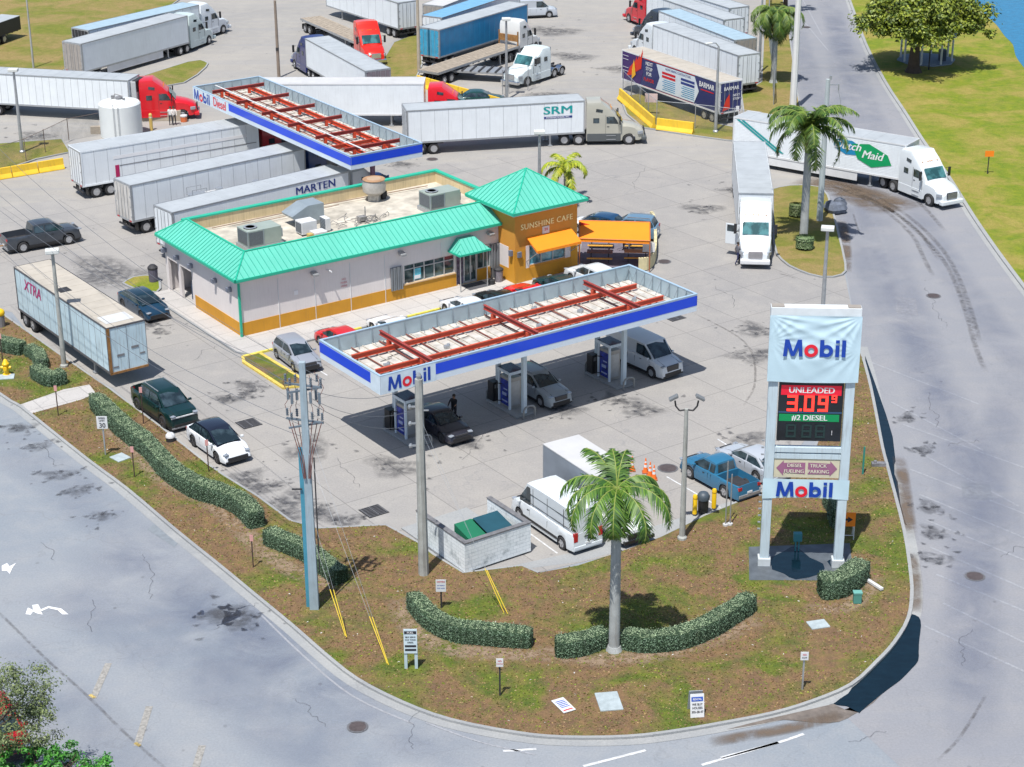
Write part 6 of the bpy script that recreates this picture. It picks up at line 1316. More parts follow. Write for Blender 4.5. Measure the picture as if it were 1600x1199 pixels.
# =====================================================================  SIGNS
def board(px,base_h,w_,h,lab,lines,z0=.12,face=(0,-1),post=dark,name='sign',cat='sign',mat=None,bg=None,two=0,rz=0):
    p=G(*px); t=thing(name,lab,cat,(p.x,p.y,z0),rz)
    if two:
        for s in (-1,1): MB().bb(s*(w_/2-.07)-.07,s*(w_/2-.07)+.07,-.06,.06,0,base_h+h*.5).part('post',post,t)
    else: MB().bb(-.04,.04,-.03,.03,0,base_h+h*.5).part('post',post,t)
    MB().bb(-w_/2,w_/2,-.10,-.07,base_h,base_h+h).part('panel',bg or white,t)
    for s,x,z,sz,m in lines: text(s,sz,m,'lettering',t,wallM((x,-.108,base_h+z),0,-1),sz*.03,.9)
    return t
bk=mt('letter_black',(.02,.02,.03),.6); rd=mt('letter_red',(.55,.03,.04),.6); lb=mt('letter_blue',(.02,.08,.40),.6)
board((164,707),1.7,.62,.78,'white speed limit 30 sign at the edge of the front lawn',[('SPEED',0,.66,.16,bk),('LIMIT',0,.50,.16,bk),('30',0,.2,.42,bk)],post=steel)
t=board((638,1046),.85,.62,1.28,'two legged white fuel notice with black bars in the front lawn',[('SELF SERVE',0,.86,.11,bk),('CAR WASH',0,.72,.11,bk),('DIESEL',0,.58,.11,bk)],two=1,post=mt('notice_post_pale',(.45,.56,.62),.6),bg=mt('notice_pale',(.55,.66,.72),.6))
b=MB(); b.bb(-.28,.28,-.11,-.10,1.03+.85,1.18+.85); b.bb(-.26,.26,-.11,-.10,.85+.34,.85+.44); b.bb(-.26,.26,-.11,-.10,.85+.14,.85+.24); b.part('black_bar',bk,t); text('FUEL',.14,gw,'lettering',t,wallM((0,-.115,1.955),0,-1),.006)
board((776,1090),1.55,.32,.42,'small red and white notice on a dark stake below the middle hedge',[('NO',0,.3,.12,rd),('DUMPING',0,.16,.07,rd)])
board((686,952),.95,.5,.66,'red and white notice behind the left end of the middle hedge',[('NOTICE',0,.55,.12,rd),('NO TRESPASS',0,.35,.065,lb),('TOW AWAY',0,.2,.08,lb)])
board((1248,1086),1.6,.36,.42,'small white notice on a grey post by the kerb corner puddle',[('NO',0,.28,.12,rd),('DUMP',0,.13,.09,bk)],post=steel)
pk=mt('stake_flag_pink',(.62,.32,.30),.6)
for px,hh,l in (((209,742),1.9,'stake with small pink tag beside the pale square cover'),((393,886),1.9,'stake with small pink tag by the road kerb below the curved hedge'),((325,735),2.0,'stake with pink tag behind the long hedge near the white crossover'),((224,659),2.4,'thin dark stake in front of the green electric pickup'),((91,645),2.0,'thin dark stake beside the concrete footpath'),((5,558),1.9,'thin dark stake at the left edge by the clipped hedge')):
    p=G(*px); t=thing('stake',l,'stake',(p.x,p.y,.12),0); MB().bb(-.03,.03,-.02,.02,0,hh).part('post',mt('stake_dark',(.06,.035,.03),.7),t); MB().bb(-.09,.09,-.06,-.03,hh-.35,hh).part('tag',pk,t)
t=board((1546,282),1.55,.75,.5,'orange construction sign on a thin post in the right hand field',[],bg=mt('sign_orange',(.85,.22,.01),.6))
# arrow sign behind the price sign
p=G(1318,852); t=thing('arrow_sign','orange arrow sign on a white folding frame right of the price sign leg','sign',(p.x,p.y,.12),R(-3)); b=MB()
for s in (-1,1): b.tube([(s*.42,0,0),(s*.42,.1,1.45)],.03,6); b.tube([(s*.42,.6,0),(s*.42,.1,1.4)],.03,6)
b.tube([(-.42,0,.25),(.42,0,.25)],.02,6); b.part('frame',white,t); MB().bb(-.45,.45,-.05,.0,.8,1.6).part('panel',mt('sign_orange',(.85,.22,.01)),t); b=MB(); b.quad((-.3,-.055,1.14),(.05,-.055,1.14),(.05,-.055,1.02),(.32,-.055,1.2),(.05,-.055,1.38),(.05,-.055,1.26),(-.3,-.055,1.26)); b.part('arrow',bk,t)
# a-frame boards
p=G(1083,1126); t=thing('sandwich_board','white a frame sandwich board with blue header near the road kerb','sandwich board',(p.x,p.y,.12),R(6)); b=MB(); b.box((0,0,.55),(.62,.03,1.1),rx=-.22); b.part('front_panel',white,t); MB().box((0,.5,.55),(.62,.03,1.1),rx=.22).part('back_panel',mt('board_back',(.35,.38,.42)),t); b=MB(); b.box((0,.044,.86),(.52,.012,.2),rx=-.22); bb_=b.part('blue_header',lb,t)
mm=wallM((0,-.03,.60),0,-1)@Matrix.Rotation(-.22,4,'X'); 
 
for k,(s,z) in enumerate((('WE BUY',.62),('HOUSES',.46),('305-28-47',.28))): text(s,.15,bk,'lettering',t,wallM((0,-.035-(.55-z)*.22,z),0,-1)@Matrix.Rotation(-.22,4,'X'),.006,.85)
text('RENTAL',.13,gw,'lettering',t,wallM((0,.028,.86),0,-1)@Matrix.Rotation(-.22,4,'X'),.004,.85)
p=G(875,1108); t=thing('fallen_board','white a frame board lying flat in the lawn, tilted left of the pale cover','sandwich board',(p.x,p.y,.14),R(28)); MB().box((0,0,.03),(.62,1.15,.03)).part('front_panel',white,t); b=MB(); 
for i in range(5): b.box((0,.35-i*.13,.05),(.44,.05,.008))
b.part('text_lines',lb,t); MB().box((0,-.42,.05),(.46,.08,.008)).part('red_bar',rd,t)
# hydrant, ball bollard, transformer post and others
def hydrant(px,lab,s=1.):
    p=G(*px); t=thing('fire_hydrant',lab,'fire hydrant',(p.x,p.y,.12)); y_=mt('hydrant_yellow',(.80,.50,.01),.45,0,.08)
    MB().lathe((0,0,0),[(.19*s,0),(.19*s,.06),(.12*s,.08),(.12*s,.5*s),(.17*s,.53*s),(.17*s,.58*s),(.13*s,.62*s),(.08*s,.76*s),(.03*s,.8*s)],14).part('barrel',y_,t,smooth=40); b=MB(); b.cyl((-.24*s,0,.38*s),(.24*s,0,.38*s),.07*s,.07*s,10); b.cyl((0,-.22*s,.36*s),(0,0,.36*s),.09*s,.09*s,10); b.part('outlet',y_,t)
hydrant((8,578) if 0 else (11,580),'yellow fire hydrant on a small pale slab at the left edge',1.35); slab(8,584,1.2,.8,R(10),'pale slab under the yellow hydrant at the left edge')
p=G(3,504); t=thing('yellow_valve','yellow round valve cap behind the clipped hedge at the left edge','valve',(p.x,p.y,.12)); MB().lathe((0,0,0),[(.3,0),(.3,.8)],12).part('body',grey,t); MB().lathe((0,0,.8),[(.3,0),(.36,.15),(.3,.36),(.15,.45)],14).part('cap',mt('hydrant_yellow',(.80,.50,.01)),t,smooth=50)
p=G(266,686); t=thing('vent_dome','white domed cap on a dark stub at the kerb beside the white crossover','vent cap',(p.x,p.y,.12)); MB().lathe((0,0,0),[(.28,0),(.28,.25)],14).part('stub',dark,t); MB().lathe((0,0,.25),[(.29,0),(.28,.13),(.18,.24),(.05,.28)],16).part('dome',white,t,smooth=60)
p=G(1242,869); t=thing('valve_box','teal electrical box on a short stand inside the sign pad','electrical box',(p.x,p.y,.13)); MB().bb(-.22,.22,-.15,.15,.6,1.05).part('box',mt('teal_box',(.04,.22,.26),.5),t,bevel=.02); b=MB(); b.bb(-.12,-.05,-.05,.05,0,.6); b.bb(.05,.12,-.05,.05,0,.6); b.part('leg',mt('teal_box',(.04,.22,.26)),t)
p=G(1335,951); t=thing('cable_pedestal','small green cable pedestal beside the short hedge','pedestal box',(p.x,p.y,.12)); MB().bb(-.2,.2,-.15,.15,0,.55).part('box',mt('green_box',(.08,.26,.22),.5),t,bevel=.03); MB().bb(-.22,.22,-.17,.17,.55,.62).part('lid',mt('green_box2',(.14,.36,.32),.5),t)
p=G(1361,925); o=MB().box((0,0,.12),(.18,1.3,.12)).part('concrete_bar',white); o.location=(p.x,p.y,.12); o.rotation_euler=(0,0,R(30)); tag(o,'white concrete bar lying beside the short hedge','concrete bar')
p=G(1346,750); t=thing('marker_post','thin green marker post in the lawn right of the price sign','marker post',(p.x,p.y,.12)); MB().bb(-.05,.05,-.03,.03,0,1.7).part('post',mt('marker_green',(.03,.22,.18),.5),t)
p=G(1371,737); t=thing('utility_pump','small dark pipe fitting on the lawn at the kerb beside the long puddle','pipe fitting',(p.x,p.y,.12)); b=MB(); b.box((0,0,.1),(.8,.3,.2)); b.box((-.2,0,.22),(.15,.15,.2)); b.part('fitting',mt('fitting_grey',(.2,.2,.22),.6,0,.5,4),t)
for k,px in enumerate(((1083,809),(1113,800))):
    p=G(*px); t=thing('bollard','yellow bollard '+('left','right')[k]+' of the black bin by the teal pickup','bollard',(p.x,p.y,.13),0,'yellow bollards beside the bin'); MB().lathe((0,0,0),[(.13,0),(.13,1.05),(.10,1.12)],12).part('tube',mt('hydrant_yellow',(.80,.50,.01)),t,smooth=40); MB().lathe((0,0,.9),[(.135,0),(.135,.06)],12).part('band',mt('bollard_band',(.5,.3,.01),.5),t)
p=G(1096,806); t=thing('litter_bin','black domed bin between the two yellow bollards','litter bin',(p.x,p.y,.13)); MB().lathe((0,0,0),[(.28,0),(.30,.75)],14).part('barrel',black,t); MB().lathe((0,0,.75),[(.34,0),(.36,.2),(.25,.38),(.1,.45)],14).part('lid',mt('bin_lid_slate',(.06,.08,.10),.5),t,smooth=50)
for k,px in enumerate(((1131,828),(1138,827))):
    p=G(*px); t=thing('vent_pipe','thin grey vent pipe '+('left','right')[k]+' of the pair beside the teal pickup','vent pipe',(p.x,p.y,.12),0,'vent pipes'); MB().cyl((0,0,0),(0,0,3.6+(.2 if k==0 else -.6)),.035,.035,8).part('pipe',steel,t); MB().lathe((0,0,0),[(.15,0),(.15,.1)],10).part('footing',mt('footing_pale',(.5,.5,.5),.7),t)
ocm=mt('cone_orange',(.85,.17,.02),.6); 
for k,(px,l) in enumerate((((986,738),'leftmost of the four traffic cones, standing alone'),((1007,741),'rearmost of the three clustered traffic cones'),((1014,747),'middle traffic cone of the three clustered'),((1020,752),'front right traffic cone of the three clustered'))):
    p=G(*px); t=thing('traffic_cone',l,'traffic cone',(p.x,p.y,.015),0,'traffic cones in the empty bay'); MB().bb(-.2,.2,-.2,.2,0,.05).part('base',mt('cone_base',(.35,.10,.04),.7) ,t); MB().lathe((0,0,.05),[(.15,0),(.105,.3)],14).part('cone',ocm,t,smooth=40); MB().lathe((0,0,.35),[(.105,0),(.085,.15)],14).part('white_band',mt('cone_white',(.7,.7,.72),.5),t,smooth=40); MB().lathe((0,0,.5),[(.085,0),(.065,.12)],14).part('cone',ocm,t,smooth=40); MB().lathe((0,0,.62),[(.065,0),(.052,.09)],14).part('white_band',mt('cone_white',(.7,.7,.72)),t,smooth=40); MB().lathe((0,0,.71),[(.052,0),(.03,.18)],12).part('cone',ocm,t,smooth=40)
# dumpster and its block walls
blk,tb_,bb2,oo=base('painted_block_wall'); MATS['painted_block_wall']=blk
br=tb_.new('TexBrick'); br.inputs['Scale'].default_value=1; br.inputs['Brick Width'].default_value=.4; br.inputs['Row Height'].default_value=.2; br.inputs['Mortar Size'].default_value=.012
sx=tb_.new('SeparateXYZ'); tb_.link(oo,sx.inputs[0]); ad=tb_.new('Math',operation='ADD'); tb_.link(sx.outputs[0],ad.inputs[0]); tb_.link(sx.outputs[1],ad.inputs[1]); cx=tb_.new('CombineXYZ'); tb_.link(ad.outputs[0],cx.inputs[0]); tb_.link(sx.outputs[2],cx.inputs[1]); tb_.link(cx.outputs[0],br.inputs['Vector'])
br.inputs['Color1'].default_value=(.76,.80,.82,1); br.inputs['Color2'].default_value=(.68,.73,.75,1); br.inputs['Mortar'].default_value=(.52,.57,.60,1)
c_=tb_.mix(tb_.ramp(tb_.noise(oo,1.3,6,.7),[(.52,0.),(.7,.75)]),br.outputs[0],(.22,.26,.28)); tb_.link(c_,bb2.inputs['Base Color']); bb2.inputs['Roughness'].default_value=.85
t=lot('dumpster_enclosure','peeling white block wall enclosure around the green dumpster','enclosure wall',-6.05,-36.35,.12); hh=1.62
b=MB(); b.bb(0,.22,0,4.6,0,hh); b.bb(.22,4.1,0,.22,0,hh); b.bb(3.88,4.1,.22,3.7,0,hh); b.part('block_wall',blk,t)
b=MB(); b.bb(-.03,.25,-.03,4.63,hh,hh+.07); b.bb(.25,4.13,-.03,.25,hh,hh+.07); b.bb(3.85,4.13,.25,3.73,hh,hh+.07); b.part('wall_cap',mt('wall_cap_dark',(.16,.16,.17),.8,0,.3,3),t)
MB().bb(.0,4.2,.3,6.2,-.1,-.02).part('floor_slab',curb_m,t)
t=lot('dumpster','green dumpster with slanted lid behind the peeling block wall','dumpster',-4.1,-35.1,.10); dg=mt('dumpster_green',(.015,.14,.07),.5,0,.15,1,0,0,0,.3)
MB().prism([(-1.,0.05),(1.,.05),(1.1,1.2),(-1.1,1.2)],-.8,.9).part('bin_body',dg,t); b=MB(); b.quad((-1.15,-.85,1.25),(-.1,-.85,1.25),(-.1,.95,1.65),(-1.15,.95,1.65)); b.quad((-1.15,-.85,1.25),(-1.15,.95,1.65),(-1.15,.95,1.2),(-1.15,-.85,1.2)); b.part('lid',mt('lid_green',(.012,.15,.075),.5,0,.1,1),t)
MB().quad((0,-.85,1.25),(1.55,-.85,1.25),(1.55,.95,1.65),(0,.95,1.65)).part('lid',mt('lid_slate_blue',(.015,.075,.105),.5,0,.2,1),t); b=MB(); b.bb(-1.1,1.1,.85,.95,1.2,1.62); b.part('back_rail',dg,t)
# round white tank and its yard clutter
p=G(195,205); t=thing('storage_tank','round white storage tank beside the red truck at the left','storage tank',(p.x,p.y,.02)); tr=1.92
MB().lathe((0,0,0),[(tr,0),(tr,3.0),(tr*.93,3.15),(tr*.4,3.35),(.2,3.42)],28).part('shell',mt('tank_white_shell',(.66,.69,.69),.5,0,.05,.8),t,smooth=30); b=MB(); b.lathe((0,0,3.4),[(.35,0),(.35,.2)],12); b.box((-.6,.2,3.5),(.3,.2,.35)); b.box((.5,-.3,3.4),(.2,.2,.3)); b.tube([(-.8,0,3.3),(-.4,.3,3.8),(.3,.2,3.6)],.05,6); b.part('valve',grey,t); b=MB(); 
for s in (-.2,.2): b.tube([(s,-tr-.12,0),(s,-tr-.12,3.4)],.03,5)
b.part('ladder',steel,t)
tanw=mt('tan_block',(.40,.34,.27),.85,0,.2,1.5)
for px,w_,h,l in (((160,202),1.6,.7,'short tan block wall left of the white tank'),((250,183),4.6,1.0,'low tan wall between the white tank and the red truck')):
    p=G(*px); o=MB().bb(-w_/2,w_/2,-.2,.2,0,h).part('low_wall',tanw,bevel=.02); o.location=(p.x,p.y,.01); o.rotation_euler=(0,0,R(3)); tag(o,l,'wall')
p=G(241,198); t=thing('bollard','tall yellow bollard between the white tank and the red truck','bollard',(p.x,p.y,.02)); MB().lathe((0,0,0),[(.16,0),(.16,1.5),(.1,1.6)],12).part('tube',mt('bollard_tan_yellow',(.60,.42,.12),.6),t); MB().lathe((0,0,1.2),[(.17,0),(.17,.08)],12).part('band',white,t)
p=G(292,185); t=thing('tyre_stack','orange rimmed drum beside the red truck front wheel','drum',(p.x,p.y,.02)); MB().lathe((0,0,0),[(.32,0),(.32,.5)],12).part('barrel',mt('drum_orange',(.6,.15,.05),.6),t); MB().lathe((0,0,.5),[(.34,0),(.34,.12)],12).part('rim',white,t)
# jersey barriers
yb=mt('barrier_yellow',(.78,.50,.03),.6,0,.10,1.3,0,0,0,.25)
def jersey(a,c,n,lab,grp,z=.02,h=1.0,mat=None):
    A,B=G(*a),G(*c); d=(B-A)/n; L=d.length-.08; yw=math.atan2(d.y,d.x)
    for i in range(n):
        q=A+d*(i+.5); o=MB().prism([(-.32,0),(.32,0),(.30,.1),(.13,.4),(.09,h),(-.09,h),(-.13,.4),(-.30,.1)],-L/2,L/2).part('jersey_barrier',mat or yb,bevel=.02); o.location=(q.x,q.y,z); o.rotation_euler=(0,0,yw-PI/2); tag(o,(lab[i] if isinstance(lab,list) else lab),'barrier',grp)
jersey((-62,282),(104,256),4,['yellow concrete barrier partly off the left edge','second yellow barrier from the left edge','yellow barrier in the middle of the left row','yellow barrier nearest the rusty trailer doors'],'yellow barriers at the left edge',.02,.95)
jersey((657,133),(790,172),6,['yellow barrier at the left end of the row behind the red truck hood','second yellow barrier from the left behind the red truck hood','third yellow barrier from the left behind the red truck hood','fourth yellow barrier from the left, above the green sedan','fifth yellow barrier from the left, right of the green sedan','right end yellow barrier by the gate lamp'],'yellow barriers behind the red truck',.02,1.1)
jersey((1030,206),(1088,214),1,'yellow barrier lying alone in front of the fence sign','yellow barriers by the fence',.12,1.05)
jersey((973,158),(1026,205),3,['yellow barrier at the far end of the curved row by the fence','middle yellow barrier of the curved row by the fence','near yellow barrier of the curved row by the fence'],'yellow barriers by the fence',.12,1.05)
# ---- fences
chain=alpham('chain_link','5d6468',.6,.30,.75,.42,(1,1,1),.5); screen=alpham('wind_screen','7a93a0',.5,.3,.6,.85)
def fence(pts,h,lab,mat,post=steel,n=4,z=.12,rail=True):
    pts=[G(*p) for p in pts]; o=pts[0]; t=thing('chain_link_fence',lab,'fence',(o.x,o.y,z)); off=Vector((o.x,o.y,0)); b=MB(); pb=MB(); rb=MB()
    for a,c in zip(pts,pts[1:]):
        m=max(1,round((c-a).length/3))
        for i in range(m):
            p=a.lerp(c,i/m)-off; q=a.lerp(c,(i+1)/m)-off
            b.quad((p.x,p.y,.05),(q.x,q.y,.05),(q.x,q.y,h-.03),(p.x,p.y,h-.03)); MB().cyl((p.x,p.y,0),(p.x,p.y,h+.1),.04,.04,6).part('post',post,t)
            rb.tube([(p.x,p.y,h),(q.x,q.y,h)],.025,5)
    rb.part('rail',post,t); b.part('mesh_panel',mat,t,fixn=False)
fence(((978,150),(1004,178),(1030,200),(1090,206),(1150,214),(1192,220)),2.3,'chain link fence with small white sign below the navy wrapped trailer',chain)
p=G(1021,182); o=MB().bb(-.6,.6,-.02,.02,0,.85).part('fence_sign',mt('sign_pinkish',(.62,.48,.46),.6)); o.location=(p.x,p.y-.3,1.3); o.rotation_euler=(0,0,R(-12)); tag(o,'pinkish white notice hung on the chain link fence','sign')
fence(((1213,170),(1212,120),(1206,60),(1208,10),(1212,-30)),2.6,'tall fence with blue grey wind screen between the truck yard and the east road',screen)
fence(((-10,262),(45,246),(75,232),(112,214),(160,205)),2.0,'sagging chain link fence by the yellow barriers at the left',chain,mt('fence_post_brown',(.16,.12,.10),.7))
fence(((790,150),(800,147),(830,143),(842,140)),2.4,'short chain link gate with tall posts by the white tractor unit',chain)
p=G(1150,196); t=thing('yard_cart','small white framed stand behind the wrapped trailer rear','stand',(p.x,p.y,.12)); b=MB(); b.tube([(-.6,0,0),(-.4,0,1.2),(.4,0,1.2),(.6,0,0)],.05); b.part('frame',white,t); MB().bb(-.5,.5,-.05,.05,1.0,1.5).part('panel',white,t)
# =====================================================================  PLANTS
def frond(b,base,az,el,Lf,droop,seed,wdt=.75,n=34):
    r=random.Random(seed); p=Vector(base); h=Vector((math.cos(az),math.sin(az),0)); pts=[]; e=el
    for i in range(n+1):
        pts.append(p.copy()); st=Lf/n; p=p+(h*math.cos(e)+Vector((0,0,math.sin(e))))*st; e-=droop/n*(1+1.2*i/n)
    side=Vector((-h.y,h.x,0)); 
    for i in range(2,n):
        t=i/n; a=pts[i]; f=(pts[i+1]-pts[i]).normalized(); up=side.cross(f); ln=wdt*(math.sin(PI*min(1,t*.86+.12))**.6)*r.uniform(.8,1.1)
        for s in (-1,1):
            for k in (0,.5):
                q=a+f*(k*Lf/n); tip=q+side*s*ln*r.uniform(.62,.9)+f*ln*.5+up*(r.uniform(-.10,.35)*ln)-Vector((0,0,1))*ln*r.uniform(.15,.7)
                m=q.lerp(tip,.5)+up*.06*ln+Vector((0,0,.10*ln)); wv=f*.046
                b.add([q-wv,q+wv,m+wv*.9,m-wv*.9,tip],[(0,1,2,3),(3,2,4)])
    return pts
def palm(base,h,nf,Lf,lab,seed,*,dirs=None,trunk_r=.24,green=('%','%'),shaft=True,cats='palm tree',droop=2.0,z=.12,leafc=((.022,.075,.008),(.10,.19,.018)),loc=None,skirt=0,elmax=1.25):
    p=loc or G(*base); t=thing('palm_tree',lab,cats,(p.x,p.y,z),0); r=random.Random(seed); hh=h-z
    if hh>1:
        b=MB(); prof=[(trunk_r*1.5,0),(trunk_r*1.15,.25)]; zz=.25
        while zz<hh*(.80 if shaft else .97):
            prof+=[(trunk_r*(1.0-.2*zz/hh)*1.02,zz),(trunk_r*(1.0-.2*zz/hh)*.97,zz+.1)]; zz+=.22
        b.lathe((0,0,0),prof,12); b.part('trunk',mt('palm_trunk_grey',(.34,.36,.36),.85,0,.22,1.6,0,0,0,.35),t,smooth=30)
        if shaft: MB().lathe((0,0,zz-.1),[(trunk_r*.82,0),(trunk_r*.95,.3),(trunk_r*.7,(hh-zz)*.7),(trunk_r*.35,hh-zz+.15)],12).part('crownshaft',mt('crownshaft_green',(.16,.24,.05),.5,0,.2,2),t,smooth=40)
    lm=leafm('palm_leaf'+str(seed),*leafc); ds=leafm('palm_dead_leaf',(.20,.13,.06),(.30,.22,.12))
    for i in range(len(dirs) if dirs else nf):
        b=MB(); az=i*2.39996+r.uniform(-.2,.2); u=i/nf; el=elmax-1.35*u*u-.25*u+r.uniform(-.1,.1)
        LL=Lf*r.uniform(.85,1.08)*(.8 if u<.15 else 1)
        if dirs: az,el,LL=R(dirs[i][0]),dirs[i][1],dirs[i][2]
        pts=frond(b,(0,0,hh),az,el,LL,droop*r.uniform(.8,1.1)*(.55 if dirs and i<3 else 1),seed*100+i,.74 if dirs else .20*Lf)
        f=b.part('frond',lm,t,fixn=False); b=MB(); b.tube(pts[::4],.028,5); b.part('frond_stem',mt('stem_yellow_green',(.22,.27,.06),.6),f)
    if skirt:
        b=MB()
        for i in range(skirt):
            a=r.random()*6.28; rr=trunk_r*1.1; x,y=rr*math.cos(a),rr*math.sin(a); z0=hh-r.uniform(0,.5); z1=z0-r.uniform(.6,1.9); b.add([(x,y,z0),(x+.1,y+.05,z0),(x*1.6+r.uniform(-.1,.1),y*1.6,z1)],[(0,1,2)])
        b.part('dead_skirt',ds,t,fixn=False)
    return t
palm((955,1021),8.6,13,3.9,'tall green palm rising from the gap in the front hedge',3,trunk_r=.27,droop=1.75,dirs=[(97,1.35,2.2),(72,1.3,2.3),(125,1.0,3.0),(172,.75,3.4),(190,.55,3.7),(212,.5,3.9),(235,.35,3.6),(262,.25,3.5),(280,.0,3.3),(305,.2,3.6),(332,.5,3.9),(352,.6,3.7),(12,.9,3.0)])
palm((1257,388),9.2,24,4.5,'tall palm on the island beside the white truck, left of the utility pole',5,trunk_r=.33,droop=1.45,elmax=1.35,skirt=60,leafc=((.03,.085,.012),(.13,.20,.025)))
palm((1213,135),7.0,26,4.4,'shaggy drooping palm at the top right by the screened fence',7,trunk_r=.30,droop=2.3,skirt=60,leafc=((.035,.10,.012),(.15,.21,.03)),elmax=1.1)
palm(None,2.9,13,3.0,'small yellow green palm just behind the teal tower roof',9,trunk_r=.14,shaft=False,droop=1.7,leafc=((.22,.30,.01),(.42,.42,.03)),loc=G(886,318),z=.02)
def tree(loc,th,tr,crown,lab,seed,col,n=170,per=90,ls=.16,name='broadleaf_tree',limbs=7,lean=(0,0),gap=.0,z=.12):
    """crown: (cx,cy,cz,rx,ry,rz) relative to trunk base"""
    t=thing(name,lab,'tree',(loc.x,loc.y,z)); r=random.Random(seed); cx,cy,cz,rx,ry,rz=crown
    b=MB(); b.cyl((0,0,0),(lean[0],lean[1],th),tr*1.25,tr*.8,10); b.cyl((0,0,-.1),(0,0,.5),tr*1.8,tr*1.2,10)
    for i in range(limbs):
        a=i*6.28/limbs+r.uniform(-.3,.3); e=Vector((cx+rx*.62*math.cos(a),cy+ry*.62*math.sin(a),cz+rz*r.uniform(-.3,.4))); s=Vector((lean[0],lean[1],th*.9)); m=s.lerp(e,.45)+Vector((0,0,.3)); b.cyl(s,m,tr*.5,tr*.3,7); b.cyl(m,e,tr*.3,tr*.1,6)
        for k in range(2): b.cyl(m.lerp(e,.4),m.lerp(e,.4)+Vector((r.uniform(-1,1)*rx*.3,r.uniform(-1,1)*ry*.3,rz*.3)),tr*.18,tr*.06,5)
    b.part('trunk',mt('bark_dark',(.07,.05,.04),.9,0,.3,2),t,smooth=40)
    lv=MB(); 
    for i in range(n):
        while True:
            d=Vector((r.gauss(0,1),r.gauss(0,1),r.gauss(0,1)));
            if d.length>.1: break
        d.normalize(); 
        if d.z<-.35: d.z=-.35*r.random()
        k=r.uniform(.62,1.0)*(1+.16*math.sin(5*d.x+seed)+.12*math.sin(7*d.y+3)); c=Vector((cx+d.x*rx*k,cy+d.y*ry*k,cz+d.z*rz*k)); cr=r.uniform(.10,.17)*min(rx,ry)*1.1
        for j in range(per):
            o=Vector((r.gauss(0,.5),r.gauss(0,.5),r.gauss(0,.36)))*cr; q=c+o; nn=(o.normalized()+Vector((0,0,.7))+Vector((r.uniform(-.6,.6),r.uniform(-.6,.6),r.uniform(-.3,.6)))).normalized(); a=nn.orthogonal().normalized(); a.rotate(Matrix.Rotation(r.random()*6.28,3,nn)); e=nn.cross(a); s=ls*r.uniform(.6,1.2)
            lv.add([q-a*s,q-e*s*.5,q+a*s,q+e*s*.5],[(0,1,2,3)])
    lv.part('crown',leafm('leaf_'+str(seed),*col),t,fixn=False); return t
p=G(1432,121); tree(p,3.2,.55,(.6,1.2,5.3,6.6,5.8,3.6),'large spreading yellow green tree in the field beside the lake',21,((.05,.09,.008),(.23,.27,.02)),340,100,.22,limbs=9)
p=G(1233,22); tree(p,2.5,.25,(0,0,4.0,2.6,2.4,2.2),'dark green tree behind the shaggy palm at the top edge',22,((.015,.05,.01),(.05,.11,.02)),60,70,.15)
p=G(-30,1262); tree(p,3.0,.2,(.5,.1,4.4,2.7,2.5,2.3),'grey green feathery tree at the bottom left corner',23,((.05,.08,.03),(.16,.20,.07)),170,110,.065)
p=G(60,1290); tree(p,1.6,.2,(.1,-.1,2.6,3.1,1.6,1.6),'bright green leafy tree at the bottom left corner below the red roof',24,((.015,.10,.01),(.06,.26,.02)),110,110,.085)
p=G(-22,1200); t=thing('red_car','deep red car showing between the trees at the bottom left corner','car',(p.x,p.y,.015),R(-52)) if 0 else car('hatch','9c0a14','deep red car showing between the two trees at the bottom left corner',G(-2,1150),R(-62),group=None)
